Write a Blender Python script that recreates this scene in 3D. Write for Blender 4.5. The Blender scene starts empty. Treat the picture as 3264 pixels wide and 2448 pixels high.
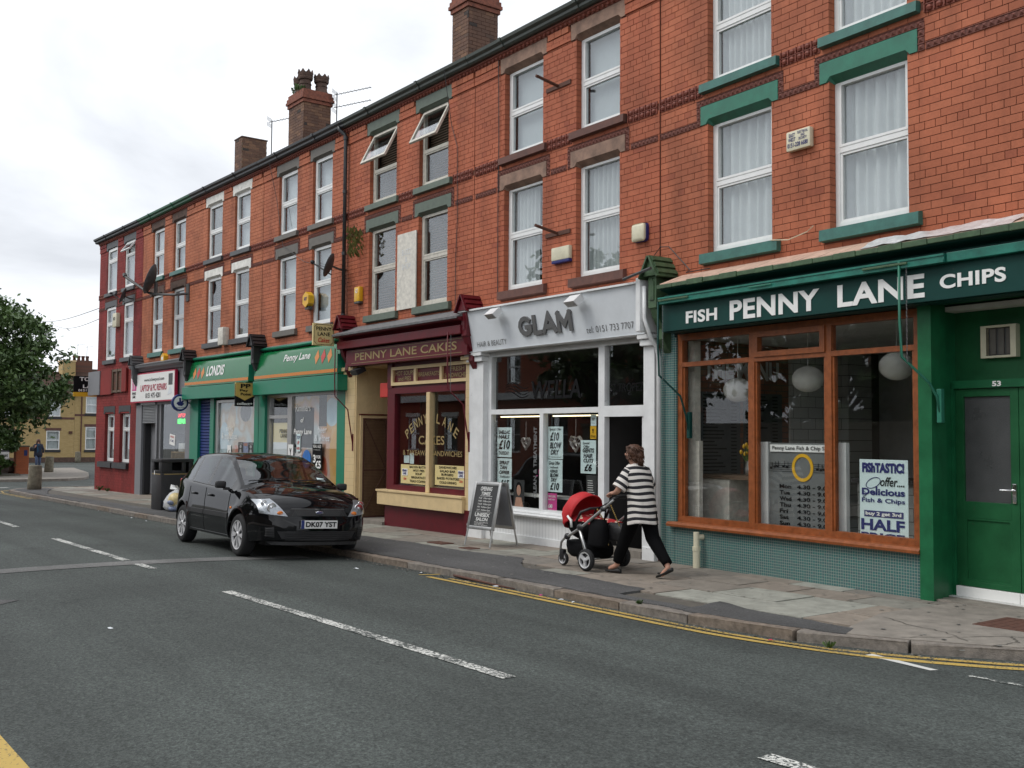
import bpy, bmesh, math, random
import numpy as np
from mathutils import Vector, Matrix
R = math.radians
random.seed(7)
scene = bpy.context.scene
C = scene.collection

# ------------------------------------------------------------------ camera
cam_d = bpy.data.cameras.new('camera'); cam = bpy.data.objects.new('camera', cam_d); C.objects.link(cam)
cam_d.sensor_width = 36; cam_d.lens = 3300.0 / 3264 * 36; cam_d.clip_end = 600; cam_d.clip_start = 0.05
YAW, PIT, ROL = 0.92936, 0.04905, 0.00757
_f = Vector((-math.sin(YAW)*math.cos(PIT), math.cos(YAW)*math.cos(PIT), math.sin(PIT)))
_r = Vector((math.cos(YAW), math.sin(YAW), 0)); _u = _r.cross(_f)
_r, _u = _r*math.cos(ROL)+_u*math.sin(ROL), -_r*math.sin(ROL)+_u*math.cos(ROL)
CAM = Vector((0, -9.339, 1.477))
cam.matrix_world = Matrix(((_r.x, _u.x, -_f.x, CAM.x), (_r.y, _u.y, -_f.y, CAM.y), (_r.z, _u.z, -_f.z, CAM.z), (0, 0, 0, 1)))
scene.camera = cam
# ------------------------------------------------------------------ sky, sun, exposure
SKYX = .35
SUN_EL, SUN_AZ = R(52), R(205)
w = bpy.data.worlds.new('World'); scene.world = w; w.use_nodes = True
nt = w.node_tree; nt.nodes.clear()
def N(nt, t, **kw):
    n = nt.nodes.new(t)
    for k, v in kw.items():
        if k.startswith('i_'): n.inputs[k[2:].replace('_', ' ')].default_value = v
        else: setattr(n, k, v)
    return n
def LK(nt, a, b): nt.links.new(a, b)
out = N(nt, 'ShaderNodeOutputWorld'); bg = N(nt, 'ShaderNodeBackground'); bg.inputs['Strength'].default_value = 0.1
sky = N(nt, 'ShaderNodeTexSky', sky_type='NISHITA', sun_disc=False, sun_elevation=SUN_EL, sun_rotation=SUN_AZ, air_density=1.0, dust_density=3.0)
tc = N(nt, 'ShaderNodeTexCoord')
mp = N(nt, 'ShaderNodeMapping'); mp.inputs['Scale'].default_value = (1.0, 1.0, 2.2); mp.inputs['Location'].default_value = (SKYX, 0.0, 0.0); LK(nt, tc.outputs['Generated'], mp.inputs['Vector'])
nz = N(nt, 'ShaderNodeTexNoise'); nz.inputs['Scale'].default_value = 1.9; nz.inputs['Detail'].default_value = 7; nz.inputs['Roughness'].default_value = .52; nz.inputs['Distortion'].default_value = .5
LK(nt, mp.outputs[0], nz.inputs['Vector'])
rp = N(nt, 'ShaderNodeValToRGB'); LK(nt, nz.outputs['Fac'], rp.inputs['Fac'])
rp.color_ramp.elements[0].position = .36; rp.color_ramp.elements[0].color = (5.9, 6.15, 6.6, 1)
rp.color_ramp.elements[1].position = .63; rp.color_ramp.elements[1].color = (10.8, 11.1, 11.5, 1)
hs = N(nt, 'ShaderNodeHueSaturation'); hs.inputs['Saturation'].default_value = .5; LK(nt, sky.outputs[0], hs.inputs['Color'])
mx = N(nt, 'ShaderNodeMix', data_type='RGBA'); mx.inputs['Factor'].default_value = .9
LK(nt, hs.outputs[0], mx.inputs['A']); LK(nt, rp.outputs[0], mx.inputs['B'])
LK(nt, mx.outputs['Result'], bg.inputs['Color']); LK(nt, bg.outputs[0], out.inputs[0])
sd = bpy.data.lights.new('sun', 'SUN'); sd.energy = 1.0; sd.angle = R(25); sd.color = (1, .97, .92)
so = bpy.data.objects.new('sun', sd); C.objects.link(so)
so.rotation_euler = (R(90)-SUN_EL, 0, R(180)-SUN_AZ); so.location = (0, 0, 40)
scene.view_settings.view_transform = 'Standard'; scene.view_settings.look = 'None'
scene.view_settings.exposure = 0.45; scene.view_settings.gamma = 1; scene.view_settings.use_curve_mapping = False
scene.cycles.max_bounces = 8; scene.cycles.transparent_max_bounces = 12
scene.cycles.caustics_reflective = False; scene.cycles.caustics_refractive = False

# ------------------------------------------------------------------ street frame (facade follows a slight curve)
SL = 0.00951
PTS = [(-33.552, -.316), (-29.508, -.206), (-25.446, -.149), (-21.404, -.051), (-17.429, -.010), (-13.174, 0), (-8.947, -.053), (-4.537, -.285)]
HW = [4.045, 4.063, 4.043, 3.975, 4.255, 4.228, 4.416]
ANG = [.0270, .0142, .0242, .0102, .0024, -.0126, -.0526]
S0 = [-.34, -.38, -.38, -.38, -.38, -.38, -.38]
S1 = [w_-.385 for w_ in HW]; S1[6] = 5.1
def gz(x): return SL*x                                   # pavement level
def camber(y): return -.08*((min(max(y, -8.5), -2.66)+5.6)/2.94)**2
def rz(x, y): return gz(x)+camber(y)                     # road level
ZG = [gz(PTS[k][0]+2) for k in range(7)]
def WP(k, s, out=0, z=0):                                # facade frame -> world
    a = ANG[k]; return Vector((PTS[k][0]+s*math.cos(a)+out*math.sin(a), PTS[k][1]+s*math.sin(a)-out*math.cos(a), z))

# ------------------------------------------------------------------ mesh builder
OFF = {}
class MB:
    def __init__(s): s.v = []; s.f = []; s.r = []; s.cur = .5
    def add(s, vs, fs):
        n = len(s.v); s.v += [tuple(p) for p in vs]
        for f in fs: s.f.append([n+i for i in f]); s.r.append(s.cur)
        return s
    def box(s, x0, x1, y0, y1, z0, z1):
        return s.add([(x0, y0, z0), (x1, y0, z0), (x1, y1, z0), (x0, y1, z0), (x0, y0, z1), (x1, y0, z1), (x1, y1, z1), (x0, y1, z1)],
                     [(3, 2, 1, 0), (4, 5, 6, 7), (0, 1, 5, 4), (1, 2, 6, 5), (2, 3, 7, 6), (3, 0, 4, 7)])
    def bbox(s, x0, x1, y0, y1, z0, z1, b=.006):           # box with bevelled edges
        bm = bmesh.new(); bmesh.ops.create_cube(bm, size=1)
        for v in bm.verts: v.co = ((x0+x1)/2+v.co.x*(x1-x0), (y0+y1)/2+v.co.y*(y1-y0), (z0+z1)/2+v.co.z*(z1-z0))
        bmesh.ops.bevel(bm, geom=bm.edges[:], offset=b, segments=2, affect='EDGES', profile=.6)
        bm.verts.ensure_lookup_table(); vs = [v.co[:] for v in bm.verts]; fs = [[v.index for v in f.verts] for f in bm.faces]; bm.free()
        return s.add(vs, fs)
    def quad(s, a, b, c, d): return s.add([a, b, c, d], [(0, 1, 2, 3)])
    def prism(s, poly, y0, y1):                            # polygon in x,z extruded along y
        n = len(poly); A = sum(poly[i][0]*poly[(i+1) % n][1]-poly[(i+1) % n][0]*poly[i][1] for i in range(n))
        if A < 0: poly = poly[::-1]
        vs = [(x, y0, z) for x, z in poly]+[(x, y1, z) for x, z in poly]
        fs = [list(range(n)), list(range(2*n-1, n-1, -1))]+[((i+1) % n, i, n+i, n+(i+1) % n) for i in range(n)]
        return s.add(vs, fs)
    def prismx(s, poly, x0, x1):                           # polygon in y,z extruded along x
        n = len(poly); A = sum(poly[i][0]*poly[(i+1) % n][1]-poly[(i+1) % n][0]*poly[i][1] for i in range(n))
        if A < 0: poly = poly[::-1]
        vs = [(x0, y, z) for y, z in poly]+[(x1, y, z) for y, z in poly]
        fs = [list(range(n-1, -1, -1)), list(range(n, 2*n))]+[(i, (i+1) % n, n+(i+1) % n, n+i) for i in range(n)]
        return s.add(vs, fs)
    def prismz(s, poly, z0, z1):
        n = len(poly); A = sum(poly[i][0]*poly[(i+1) % n][1]-poly[(i+1) % n][0]*poly[i][1] for i in range(n))
        if A < 0: poly = poly[::-1]
        vs = [(x, y, z0) for x, y in poly]+[(x, y, z1) for x, y in poly]
        fs = [list(range(n-1, -1, -1)), list(range(n, 2*n))]+[(i, (i+1) % n, n+(i+1) % n, n+i) for i in range(n)]
        return s.add(vs, fs)
    def tube(s, pts, r, n=8, caps=True, flat=1.0):
        pts = [Vector(p) for p in pts]; rs = r if isinstance(r, (list, tuple)) else [r]*len(pts)
        rings = []; up = None
        for i, p in enumerate(pts):
            d = (pts[min(i+1, len(pts)-1)]-pts[max(i-1, 0)])
            if d.length < 1e-9: d = Vector((0, 0, 1))
            d.normalize()
            if up is None:
                a = Vector((0, 0, 1)) if abs(d.z) < .9 else Vector((1, 0, 0)); up = a
            x = d.cross(up)
            if x.length < 1e-6: x = d.cross(Vector((1, 0.01, 0)))
            x.normalize(); y = x.cross(d).normalized(); up = y
            rings.append([p+x*(rs[i]*math.cos(2*math.pi*j/n))+y*(rs[i]*flat*math.sin(2*math.pi*j/n)) for j in range(n)])
        return s.rings(rings, caps)
    def rings(s, rings, caps=True, closed=True):
        n = len(rings[0]); vs = [p for r_ in rings for p in r_]; fs = []
        for i in range(len(rings)-1):
            for j in range(n if closed else n-1):
                a, b = i*n+j, i*n+(j+1) % n; fs.append((a, b, b+n, a+n))
        if caps and closed: fs += [list(range(n-1, -1, -1)), [len(vs)-n+j for j in range(n)]]
        return s.add(vs, fs)
    def lathe(s, prof, n=20, o=(0, 0, 0), ax='z', caps=False):         # prof: (r,h)
        rings = []
        for r_, h in prof:
            ring = []
            for j in range(n):
                a = 2*math.pi*j/n; c, t = r_*math.cos(a), r_*math.sin(a)
                ring.append((o[0]+c, o[1]+t, o[2]+h) if ax == 'z' else ((o[0]+c, o[1]+h, o[2]+t) if ax == 'y' else (o[0]+h, o[1]+c, o[2]+t)))
            rings.append(ring)
        return s.rings(rings, caps)
    def ell(s, c, rx, ry, rz_, nu=12, nv=8, half=None):
        rings = []
        for i in range(nv+1):
            t = -math.pi/2+math.pi*i/nv
            rings.append([(c[0]+rx*math.cos(t)*math.cos(2*math.pi*j/nu), c[1]+ry*math.cos(t)*math.sin(2*math.pi*j/nu), c[2]+rz_*math.sin(t)) for j in range(nu)])
        return s.rings(rings, False)
    def xf(s, M):
        s.v = [tuple(M @ Vector(p)) for p in s.v]; return s
    def mesh(s, name, mat, off=(0, 0, 0), smooth=False, rnd=False):
        me = bpy.data.meshes.new(name)
        me.from_pydata([(x+off[0], y+off[1], z+off[2]) for x, y, z in s.v], [], s.f); me.update()
        for m in (mat if isinstance(mat, (list, tuple)) else [mat]):
            me.materials.append(m)
        if smooth: me.polygons.foreach_set('use_smooth', [True]*len(me.polygons))
        if rnd:
            at = me.attributes.new('rnd', 'FLOAT', 'FACE'); at.data.foreach_set('value', s.r)
        return me
    def build(s, name, mat, parent=None, smooth=False, rnd=False, loc=None, rot=None, auto=None):
        off = OFF.get(parent.name, (0, 0, 0)) if parent else (0, 0, 0)
        o = bpy.data.objects.new(name, s.mesh(name, mat, off, smooth or auto is not None, rnd)); C.objects.link(o)
        if auto is not None:
            try: o.data.set_sharp_from_angle(angle=R(auto))
            except Exception: pass
        if parent: o.parent = parent; OFF[o.name] = off
        if loc is not None: o.location = loc
        if rot is not None: o.rotation_euler = rot if isinstance(rot, (tuple, list)) else (0, 0, rot)
        return o
LABELS = {}
def tag(o, label, cat, group=None):
    o['label'] = label; o['category'] = cat
    if group: o['group'] = group
    return o
def struct(o, kind='structure'): o['kind'] = kind; return o
def thing(name, label, cat, loc=(0, 0, 0), rotz=0, group=None):
    o = bpy.data.objects.new(name, None); C.objects.link(o); o.location = loc; o.rotation_euler = (0, 0, rotz)
    o.empty_display_size = .2
    return tag(o, label, cat, group)
def copy_tree(o, parent=None):
    c = o.copy(); C.objects.link(c)
    if parent: c.parent = parent
    OFF[c.name] = OFF.get(o.name, (0, 0, 0))
    for ch in list(o.children): copy_tree(ch, c)
    return c

# text geometry: fitted to a box in x,z at depth y (facing -y)
def text_geom(body, box, y=0, depth=.003, bold=0.0, shear=0.0, keep=False, space=1.0, res=3):
    cu = bpy.data.curves.new('t', 'FONT'); cu.body = body; cu.size = 1; cu.extrude = 0; cu.offset = bold; cu.shear = shear
    cu.space_character = space; cu.resolution_u = res; cu.align_x = 'CENTER'; cu.space_line = .9
    o = bpy.data.objects.new("t", cu)
    me = bpy.data.meshes.new_from_object(o)
    V = [v.co[:] for v in me.vertices]; F = [list(p.vertices) for p in me.polygons]
    bpy.data.objects.remove(o); bpy.data.curves.remove(cu); bpy.data.meshes.remove(me)
    if not V: return [], []
    xs = [v[0] for v in V]; ys = [v[1] for v in V]; x0, x1, y0, y1 = min(xs), max(xs), min(ys), max(ys)
    s0, s1, z0, z1 = box
    fx = (s1-s0)/(x1-x0); fz = (z1-z0)/max(y1-y0, 1e-6)
    front = [(s0+(x-x0)*fx, y-depth, z0+(yy-y0)*fz) for x, yy, _ in V]
    if depth <= .004: return front, F
    n = len(V); back = [(a, y, c) for a, b, c in front]
    ec = {}
    for f in F:
        for i in range(len(f)):
            e = (f[i], f[(i+1) % len(f)]); ec[e] = ec.get(e, 0)+1
    sides = [(b, a, a+n, b+n) for (a, b) in ec if (b, a) not in ec]
    return front+back, F+sides
def text(parent, name, body, box, y, mat, **kw):
    v, f = text_geom(body, box, y, **kw); m = MB(); m.add(v, f); return m.build(name, mat, parent)

GLY = dict(G=[[(.86, .84), (.70, .96), (.5, 1), (.26, .93), (.08, .75), (.0, .5), (.08, .25), (.26, .07), (.5, 0), (.74, .05), (.95, .2), (.95, .43), (.58, .43)]], L=[[(.08, 1), (.08, 0), (.85, 0)]], A=[[(.0, 0), (.5, 1), (1, 0)], [(.2, .3), (.8, .3)]], M=[[(.04, 0), (.04, 1)], [(.04, 1), (.5, .28), (.96, 1)], [(.96, 1), (.96, 0)]])
def stroke_letters(word, box, depth, wd, gap=.16, widths=None):
    """bold block letters as thick polylines in the x,z plane, front at -depth"""
    widths = widths or [1]*len(word); s0, s1, z0, z1 = box; hw = wd/2
    tot = sum(widths)+gap*(len(word)-1); u = (s1-s0)/tot; x = s0; m = MB(); kk = 0
    for ch, w_ in zip(word, widths):
        for st_ in GLY[ch]:
            P_ = [Vector((x+hw+(w_*u-wd)*a, z0+hw+(z1-z0-wd)*b)) for a, b in st_]; L_, R_ = [], []; kk += 1
            for i, p in enumerate(P_):
                d0 = (p-P_[i-1]).normalized() if i else (P_[1]-p).normalized(); d1 = (P_[i+1]-p).normalized() if i < len(P_)-1 else d0
                t = (d0+d1).normalized(); n = Vector((-t.y, t.x)); c = max(n.dot(Vector((-d0.y, d0.x))), .45); e = Vector((0, 0))
                if i == 0: e = -d0*hw
                if i == len(P_)-1: e = d0*hw
                L_.append(p+n*hw/c+e); R_.append(p-n*hw/c+e)
            for i in range(len(P_)-1): m.prism([tuple(L_[i]), tuple(L_[i+1]), tuple(R_[i+1]), tuple(R_[i])], -depth-.0007*kk, 0)
        x += (w_+gap)*u
    return m
# ------------------------------------------------------------------ materials
def mat(name, col, rough=.6, var=.12, scale=6, bump=0, bscale=80, metal=0, spec=.5, coat=0, wear=0):
    m = bpy.data.materials.new(name); m.use_nodes = True; nt = m.node_tree; b = nt.nodes['Principled BSDF']
    b.inputs['Roughness'].default_value = rough; b.inputs['Metallic'].default_value = metal; b.inputs['Specular IOR Level'].default_value = spec
    if coat: b.inputs['Coat Weight'].default_value = coat; b.inputs['Coat Roughness'].default_value = .04
    if var:
        g = N(nt, 'ShaderNodeNewGeometry'); n = N(nt, 'ShaderNodeTexNoise'); n.inputs['Scale'].default_value = scale; n.inputs['Detail'].default_value = 5; n.inputs['Roughness'].default_value = .65
        LK(nt, g.outputs['Position'], n.inputs['Vector'])
        r = N(nt, 'ShaderNodeMapRange'); r.inputs['From Min'].default_value = .3; r.inputs['From Max'].default_value = .7; r.inputs['To Min'].default_value = 1-var; r.inputs['To Max'].default_value = 1+var*.7
        LK(nt, n.outputs['Fac'], r.inputs['Value'])
        mx = N(nt, 'ShaderNodeMix', data_type='RGBA', blend_type='MULTIPLY'); mx.inputs['Factor'].default_value = 1; mx.inputs['A'].default_value = (*col, 1)
        LK(nt, r.outputs[0], mx.inputs['B']); LK(nt, mx.outputs['Result'], b.inputs['Base Color'])
        r2 = N(nt, 'ShaderNodeMapRange'); r2.inputs['To Min'].default_value = max(rough-.12, .02); r2.inputs['To Max'].default_value = min(rough+.12, 1); LK(nt, n.outputs['Fac'], r2.inputs['Value']); LK(nt, r2.outputs[0], b.inputs['Roughness'])
    else: b.inputs['Base Color'].default_value = (*col, 1)
    if wear:
        gw = N(nt, 'ShaderNodeNewGeometry'); nw = N(nt, 'ShaderNodeTexNoise'); nw.inputs['Scale'].default_value = 13; nw.inputs['Detail'].default_value = 8; nw.inputs['Roughness'].default_value = .72; LK(nt, gw.outputs['Position'], nw.inputs['Vector'])
        rw = N(nt, 'ShaderNodeMapRange'); rw.inputs['From Min'].default_value = .66; rw.inputs['From Max'].default_value = .69; rw.inputs['To Max'].default_value = wear; LK(nt, nw.outputs['Fac'], rw.inputs['Value'])
        gray = sum(col)/3; mw = N(nt, 'ShaderNodeMix', data_type='RGBA'); mw.inputs['B'].default_value = (.25*gray+.05, .25*gray+.045, .25*gray+.035, 1); LK(nt, rw.outputs[0], mw.inputs['Factor']); LK(nt, mx.outputs['Result'], mw.inputs['A']); LK(nt, mw.outputs['Result'], b.inputs['Base Color'])
    if bump:
        g2 = N(nt, 'ShaderNodeNewGeometry'); n2 = N(nt, 'ShaderNodeTexNoise'); n2.inputs['Scale'].default_value = bscale; n2.inputs['Detail'].default_value = 4
        LK(nt, g2.outputs['Position'], n2.inputs['Vector']); bp = N(nt, 'ShaderNodeBump'); bp.inputs['Strength'].default_value = bump; bp.inputs['Distance'].default_value = .01
        LK(nt, n2.outputs['Fac'], bp.inputs['Height']); LK(nt, bp.outputs[0], b.inputs['Normal'])
    return m
def emis(name, col, strength):
    m = bpy.data.materials.new(name); m.use_nodes = True; b = m.node_tree.nodes['Principled BSDF']
    b.inputs['Base Color'].default_value = (*col, 1); b.inputs['Emission Color'].default_value = (*col, 1); b.inputs['Emission Strength'].default_value = strength
    return m
def glass(name, tint=(.8, .83, .83), ior=1.5, rough=0.0, boost=1.0, wav=.0):
    m = bpy.data.materials.new(name); m.use_nodes = True; nt = m.node_tree; nt.nodes.clear()
    o = N(nt, 'ShaderNodeOutputMaterial'); t = N(nt, 'ShaderNodeBsdfTransparent'); t.inputs[0].default_value = (*tint, 1)
    g = N(nt, 'ShaderNodeBsdfGlossy'); g.inputs['Roughness'].default_value = rough; g.inputs['Color'].default_value = (.95, .97, 1, 1)
    ge = N(nt, 'ShaderNodeNewGeometry'); dt = N(nt, 'ShaderNodeVectorMath', operation='DOT_PRODUCT'); LK(nt, ge.outputs['Incoming'], dt.inputs[0]); LK(nt, ge.outputs['Normal'], dt.inputs[1])
    ab = N(nt, 'ShaderNodeMath', operation='ABSOLUTE'); LK(nt, dt.outputs['Value'], ab.inputs[0]); om = N(nt, 'ShaderNodeMath', operation='SUBTRACT', use_clamp=True); om.inputs[0].default_value = 1; LK(nt, ab.outputs[0], om.inputs[1])
    pw = N(nt, 'ShaderNodeMath', operation='POWER'); LK(nt, om.outputs[0], pw.inputs[0]); pw.inputs[1].default_value = 5
    f0 = ((ior-1)/(ior+1))**2*boost; mu = N(nt, 'ShaderNodeMath', operation='MULTIPLY_ADD', use_clamp=True); LK(nt, pw.outputs[0], mu.inputs[0]); mu.inputs[1].default_value = 1-f0; mu.inputs[2].default_value = f0
    mx = N(nt, 'ShaderNodeMixShader'); LK(nt, mu.outputs[0], mx.inputs[0]); LK(nt, t.outputs[0], mx.inputs[1]); LK(nt, g.outputs[0], mx.inputs[2]); LK(nt, mx.outputs[0], o.inputs[0])
    if wav:
        n2 = N(nt, 'ShaderNodeTexNoise'); n2.inputs['Scale'].default_value = 1.3; n2.inputs['Detail'].default_value = 1
        LK(nt, ge.outputs['Position'], n2.inputs['Vector']); bp = N(nt, 'ShaderNodeBump'); bp.inputs['Strength'].default_value = wav; bp.inputs['Distance'].default_value = .02
        LK(nt, n2.outputs['Fac'], bp.inputs['Height']); LK(nt, bp.outputs[0], g.inputs['Normal'])
    return m
def brickmat(name, c1, c2, c3, dark, single, dirt=.28):
    """c1..c3 tints picked per brick by a random number (object random for single bricks, face attribute for joined ones)"""
    m = bpy.data.materials.new(name); m.use_nodes = True; nt = m.node_tree; b = nt.nodes['Principled BSDF']
    if single: rn = N(nt, 'ShaderNodeObjectInfo').outputs['Random']
    else: rn = N(nt, 'ShaderNodeAttribute', attribute_name='rnd').outputs['Fac']
    rp = N(nt, 'ShaderNodeValToRGB'); LK(nt, rn, rp.inputs[0]); e = rp.color_ramp.elements
    e[0].position = 0; e[0].color = (*dark, 1); e[1].position = 1; e[1].color = (*c3, 1)
    x = e.new(.018); x.color = (*dark, 1); x = e.new(.06); x.color = (*c1, 1); x = e.new(.55); x.color = (*c2, 1)
    g = N(nt, 'ShaderNodeNewGeometry'); n = N(nt, 'ShaderNodeTexNoise'); n.inputs['Scale'].default_value = 1.1; n.inputs['Detail'].default_value = 6; n.inputs['Roughness'].default_value = .6
    LK(nt, g.outputs['Position'], n.inputs['Vector'])
    n3 = N(nt, 'ShaderNodeTexNoise'); n3.inputs['Scale'].default_value = 45; n3.inputs['Detail'].default_value = 3; LK(nt, g.outputs['Position'], n3.inputs['Vector'])
    r = N(nt, 'ShaderNodeMapRange'); r.inputs['From Min'].default_value = .32; r.inputs['From Max'].default_value = .62; r.inputs['To Min'].default_value = 1-dirt; r.inputs['To Max'].default_value = 1.05; LK(nt, n.outputs['Fac'], r.inputs['Value'])
    r3 = N(nt, 'ShaderNodeMapRange'); r3.inputs['To Min'].default_value = .82; r3.inputs['To Max'].default_value = 1.18; LK(nt, n3.outputs['Fac'], r3.inputs['Value'])
    mps = N(nt, 'ShaderNodeMapping'); mps.inputs['Scale'].default_value = (3.2, 3.2, .35); LK(nt, g.outputs['Position'], mps.inputs['Vector'])
    n4 = N(nt, 'ShaderNodeTexNoise'); n4.inputs['Scale'].default_value = 1; n4.inputs['Detail'].default_value = 5; LK(nt, mps.outputs[0], n4.inputs['Vector'])
    r4 = N(nt, 'ShaderNodeMapRange'); r4.inputs['From Min'].default_value = .36; r4.inputs['From Max'].default_value = .52; r4.inputs['To Min'].default_value = 1-dirt*.75; r4.inputs['To Max'].default_value = 1.0; LK(nt, n4.outputs['Fac'], r4.inputs['Value'])
    m0 = N(nt, 'ShaderNodeMath', operation='MULTIPLY'); LK(nt, r.outputs[0], m0.inputs[0]); LK(nt, r4.outputs[0], m0.inputs[1])
    mm = N(nt, 'ShaderNodeMath', operation='MULTIPLY'); LK(nt, m0.outputs[0], mm.inputs[0]); LK(nt, r3.outputs[0], mm.inputs[1])
    mx = N(nt, 'ShaderNodeMix', data_type='RGBA', blend_type='MULTIPLY'); mx.inputs['Factor'].default_value = 1
    LK(nt, rp.outputs[0], mx.inputs['A']); LK(nt, mm.outputs[0], mx.inputs['B']); LK(nt, mx.outputs['Result'], b.inputs['Base Color'])
    b.inputs['Roughness'].default_value = .72; b.inputs['Specular IOR Level'].default_value = .35
    bp = N(nt, 'ShaderNodeBump'); bp.inputs['Strength'].default_value = .25; bp.inputs['Distance'].default_value = .004; LK(nt, n3.outputs['Fac'], bp.inputs['Height']); LK(nt, bp.outputs[0], b.inputs['Normal'])
    return m
def gridmat(name, c1, c2, grout, sx, sz, joint=.12, rough=.3, offset=0.0, axis='xz', bump=.3):
    m = bpy.data.materials.new(name); m.use_nodes = True; nt = m.node_tree; b = nt.nodes['Principled BSDF']
    tc = N(nt, 'ShaderNodeTexCoord'); sp = N(nt, 'ShaderNodeSeparateXYZ'); LK(nt, tc.outputs['Object'], sp.inputs[0]); cb = N(nt, 'ShaderNodeCombineXYZ')
    LK(nt, sp.outputs[0 if axis[0] == 'x' else 1], cb.inputs[0]); LK(nt, sp.outputs[2], cb.inputs[1])
    br = N(nt, 'ShaderNodeTexBrick'); br.offset = offset; br.squash = 1; LK(nt, cb.outputs[0], br.inputs['Vector'])
    br.inputs['Color1'].default_value = (*c1, 1); br.inputs['Color2'].default_value = (*c2, 1); br.inputs['Mortar'].default_value = (*grout, 1)
    br.inputs['Scale'].default_value = 1; br.inputs['Brick Width'].default_value = sx; br.inputs['Row Height'].default_value = sz; br.inputs['Mortar Size'].default_value = joint*sz/2; br.inputs['Mortar Smooth'].default_value = .1; br.inputs['Bias'].default_value = 0
    LK(nt, br.outputs['Color'], b.inputs['Base Color']); b.inputs['Roughness'].default_value = rough
    bp = N(nt, 'ShaderNodeBump', invert=True); bp.inputs['Strength'].default_value = bump; bp.inputs['Distance'].default_value = .004; LK(nt, br.outputs['Fac'], bp.inputs['Height']); LK(nt, bp.outputs[0], b.inputs['Normal'])
    return m
def asphalt(name, c, speck=.5, scale=140, patch=.18):
    m = bpy.data.materials.new(name); m.use_nodes = True; nt = m.node_tree; b = nt.nodes['Principled BSDF']
    g = N(nt, 'ShaderNodeNewGeometry')
    v = N(nt, 'ShaderNodeTexVoronoi'); v.inputs['Scale'].default_value = scale; LK(nt, g.outputs['Position'], v.inputs['Vector'])
    n = N(nt, 'ShaderNodeTexNoise'); n.inputs['Scale'].default_value = .45; n.inputs['Detail'].default_value = 6; n.inputs['Roughness'].default_value = .6; LK(nt, g.outputs['Position'], n.inputs['Vector'])
    n2 = N(nt, 'ShaderNodeTexNoise'); n2.inputs['Scale'].default_value = 38; n2.inputs['Detail'].default_value = 4; n2.inputs['Roughness'].default_value = .8; LK(nt, g.outputs['Position'], n2.inputs['Vector'])
    r1 = N(nt, 'ShaderNodeMapRange'); r1.inputs['From Min'].default_value = .3; r1.inputs['From Max'].default_value = .7; r1.inputs['To Min'].default_value = 1-patch; r1.inputs['To Max'].default_value = 1+patch; LK(nt, n.outputs['Fac'], r1.inputs['Value'])
    r2 = N(nt, 'ShaderNodeMapRange'); r2.inputs['From Min'].default_value = .3; r2.inputs['From Max'].default_value = .7; r2.inputs['To Min'].default_value = 1-speck; r2.inputs['To Max'].default_value = 1+speck; LK(nt, n2.outputs['Fac'], r2.inputs['Value'])
    sc = N(nt, 'ShaderNodeSeparateColor'); LK(nt, v.outputs['Color'], sc.inputs[0])
    r3 = N(nt, 'ShaderNodeMapRange'); r3.inputs['To Min'].default_value = 1-speck*.7; r3.inputs['To Max'].default_value = 1+speck*.7; LK(nt, sc.outputs[0], r3.inputs['Value'])
    m1 = N(nt, 'ShaderNodeMath', operation='MULTIPLY'); LK(nt, r1.outputs[0], m1.inputs[0]); LK(nt, r2.outputs[0], m1.inputs[1])
    mps = N(nt, 'ShaderNodeMapping'); mps.inputs['Scale'].default_value = (.10, 1.6, 1); LK(nt, g.outputs['Position'], mps.inputs['Vector'])
    n5 = N(nt, 'ShaderNodeTexNoise'); n5.inputs['Scale'].default_value = 1; n5.inputs['Detail'].default_value = 4; LK(nt, mps.outputs[0], n5.inputs['Vector'])
    r5 = N(nt, 'ShaderNodeMapRange'); r5.inputs['From Min'].default_value = .35; r5.inputs['From Max'].default_value = .65; r5.inputs['To Min'].default_value = 1-patch; r5.inputs['To Max'].default_value = 1+patch; LK(nt, n5.outputs['Fac'], r5.inputs['Value'])
    n6 = N(nt, 'ShaderNodeTexNoise'); n6.inputs['Scale'].default_value = 1.7; n6.inputs['Detail'].default_value = 8; n6.inputs['Roughness'].default_value = .7; LK(nt, g.outputs['Position'], n6.inputs['Vector'])
    r6 = N(nt, 'ShaderNodeMapRange'); r6.inputs['From Min'].default_value = .60; r6.inputs['From Max'].default_value = .70; r6.inputs['To Min'].default_value = 1; r6.inputs['To Max'].default_value = .68; LK(nt, n6.outputs['Fac'], r6.inputs['Value'])
    m3 = N(nt, 'ShaderNodeMath', operation='MULTIPLY'); LK(nt, r5.outputs[0], m3.inputs[0]); LK(nt, r6.outputs[0], m3.inputs[1])
    m4 = N(nt, 'ShaderNodeMath', operation='MULTIPLY'); LK(nt, m1.outputs[0], m4.inputs[0]); LK(nt, m3.outputs[0], m4.inputs[1])
    m2 = N(nt, 'ShaderNodeMath', operation='MULTIPLY'); LK(nt, m4.outputs[0], m2.inputs[0]); LK(nt, r3.outputs[0], m2.inputs[1])
    mx = N(nt, 'ShaderNodeMix', data_type='RGBA', blend_type='MULTIPLY'); mx.inputs['Factor'].default_value = 1; mx.inputs['A'].default_value = (*c, 1); LK(nt, m2.outputs[0], mx.inputs['B'])
    LK(nt, mx.outputs['Result'], b.inputs['Base Color']); b.inputs['Roughness'].default_value = .82; b.inputs['Specular IOR Level'].default_value = .4
    bp = N(nt, 'ShaderNodeBump'); bp.inputs['Strength'].default_value = .7; bp.inputs['Distance'].default_value = .008
    ad = N(nt, 'ShaderNodeMath', operation='ADD'); LK(nt, n2.outputs['Fac'], ad.inputs[0]); LK(nt, v.outputs['Distance'], ad.inputs[1]); LK(nt, ad.outputs[0], bp.inputs['Height']); LK(nt, bp.outputs[0], b.inputs['Normal'])
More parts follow.
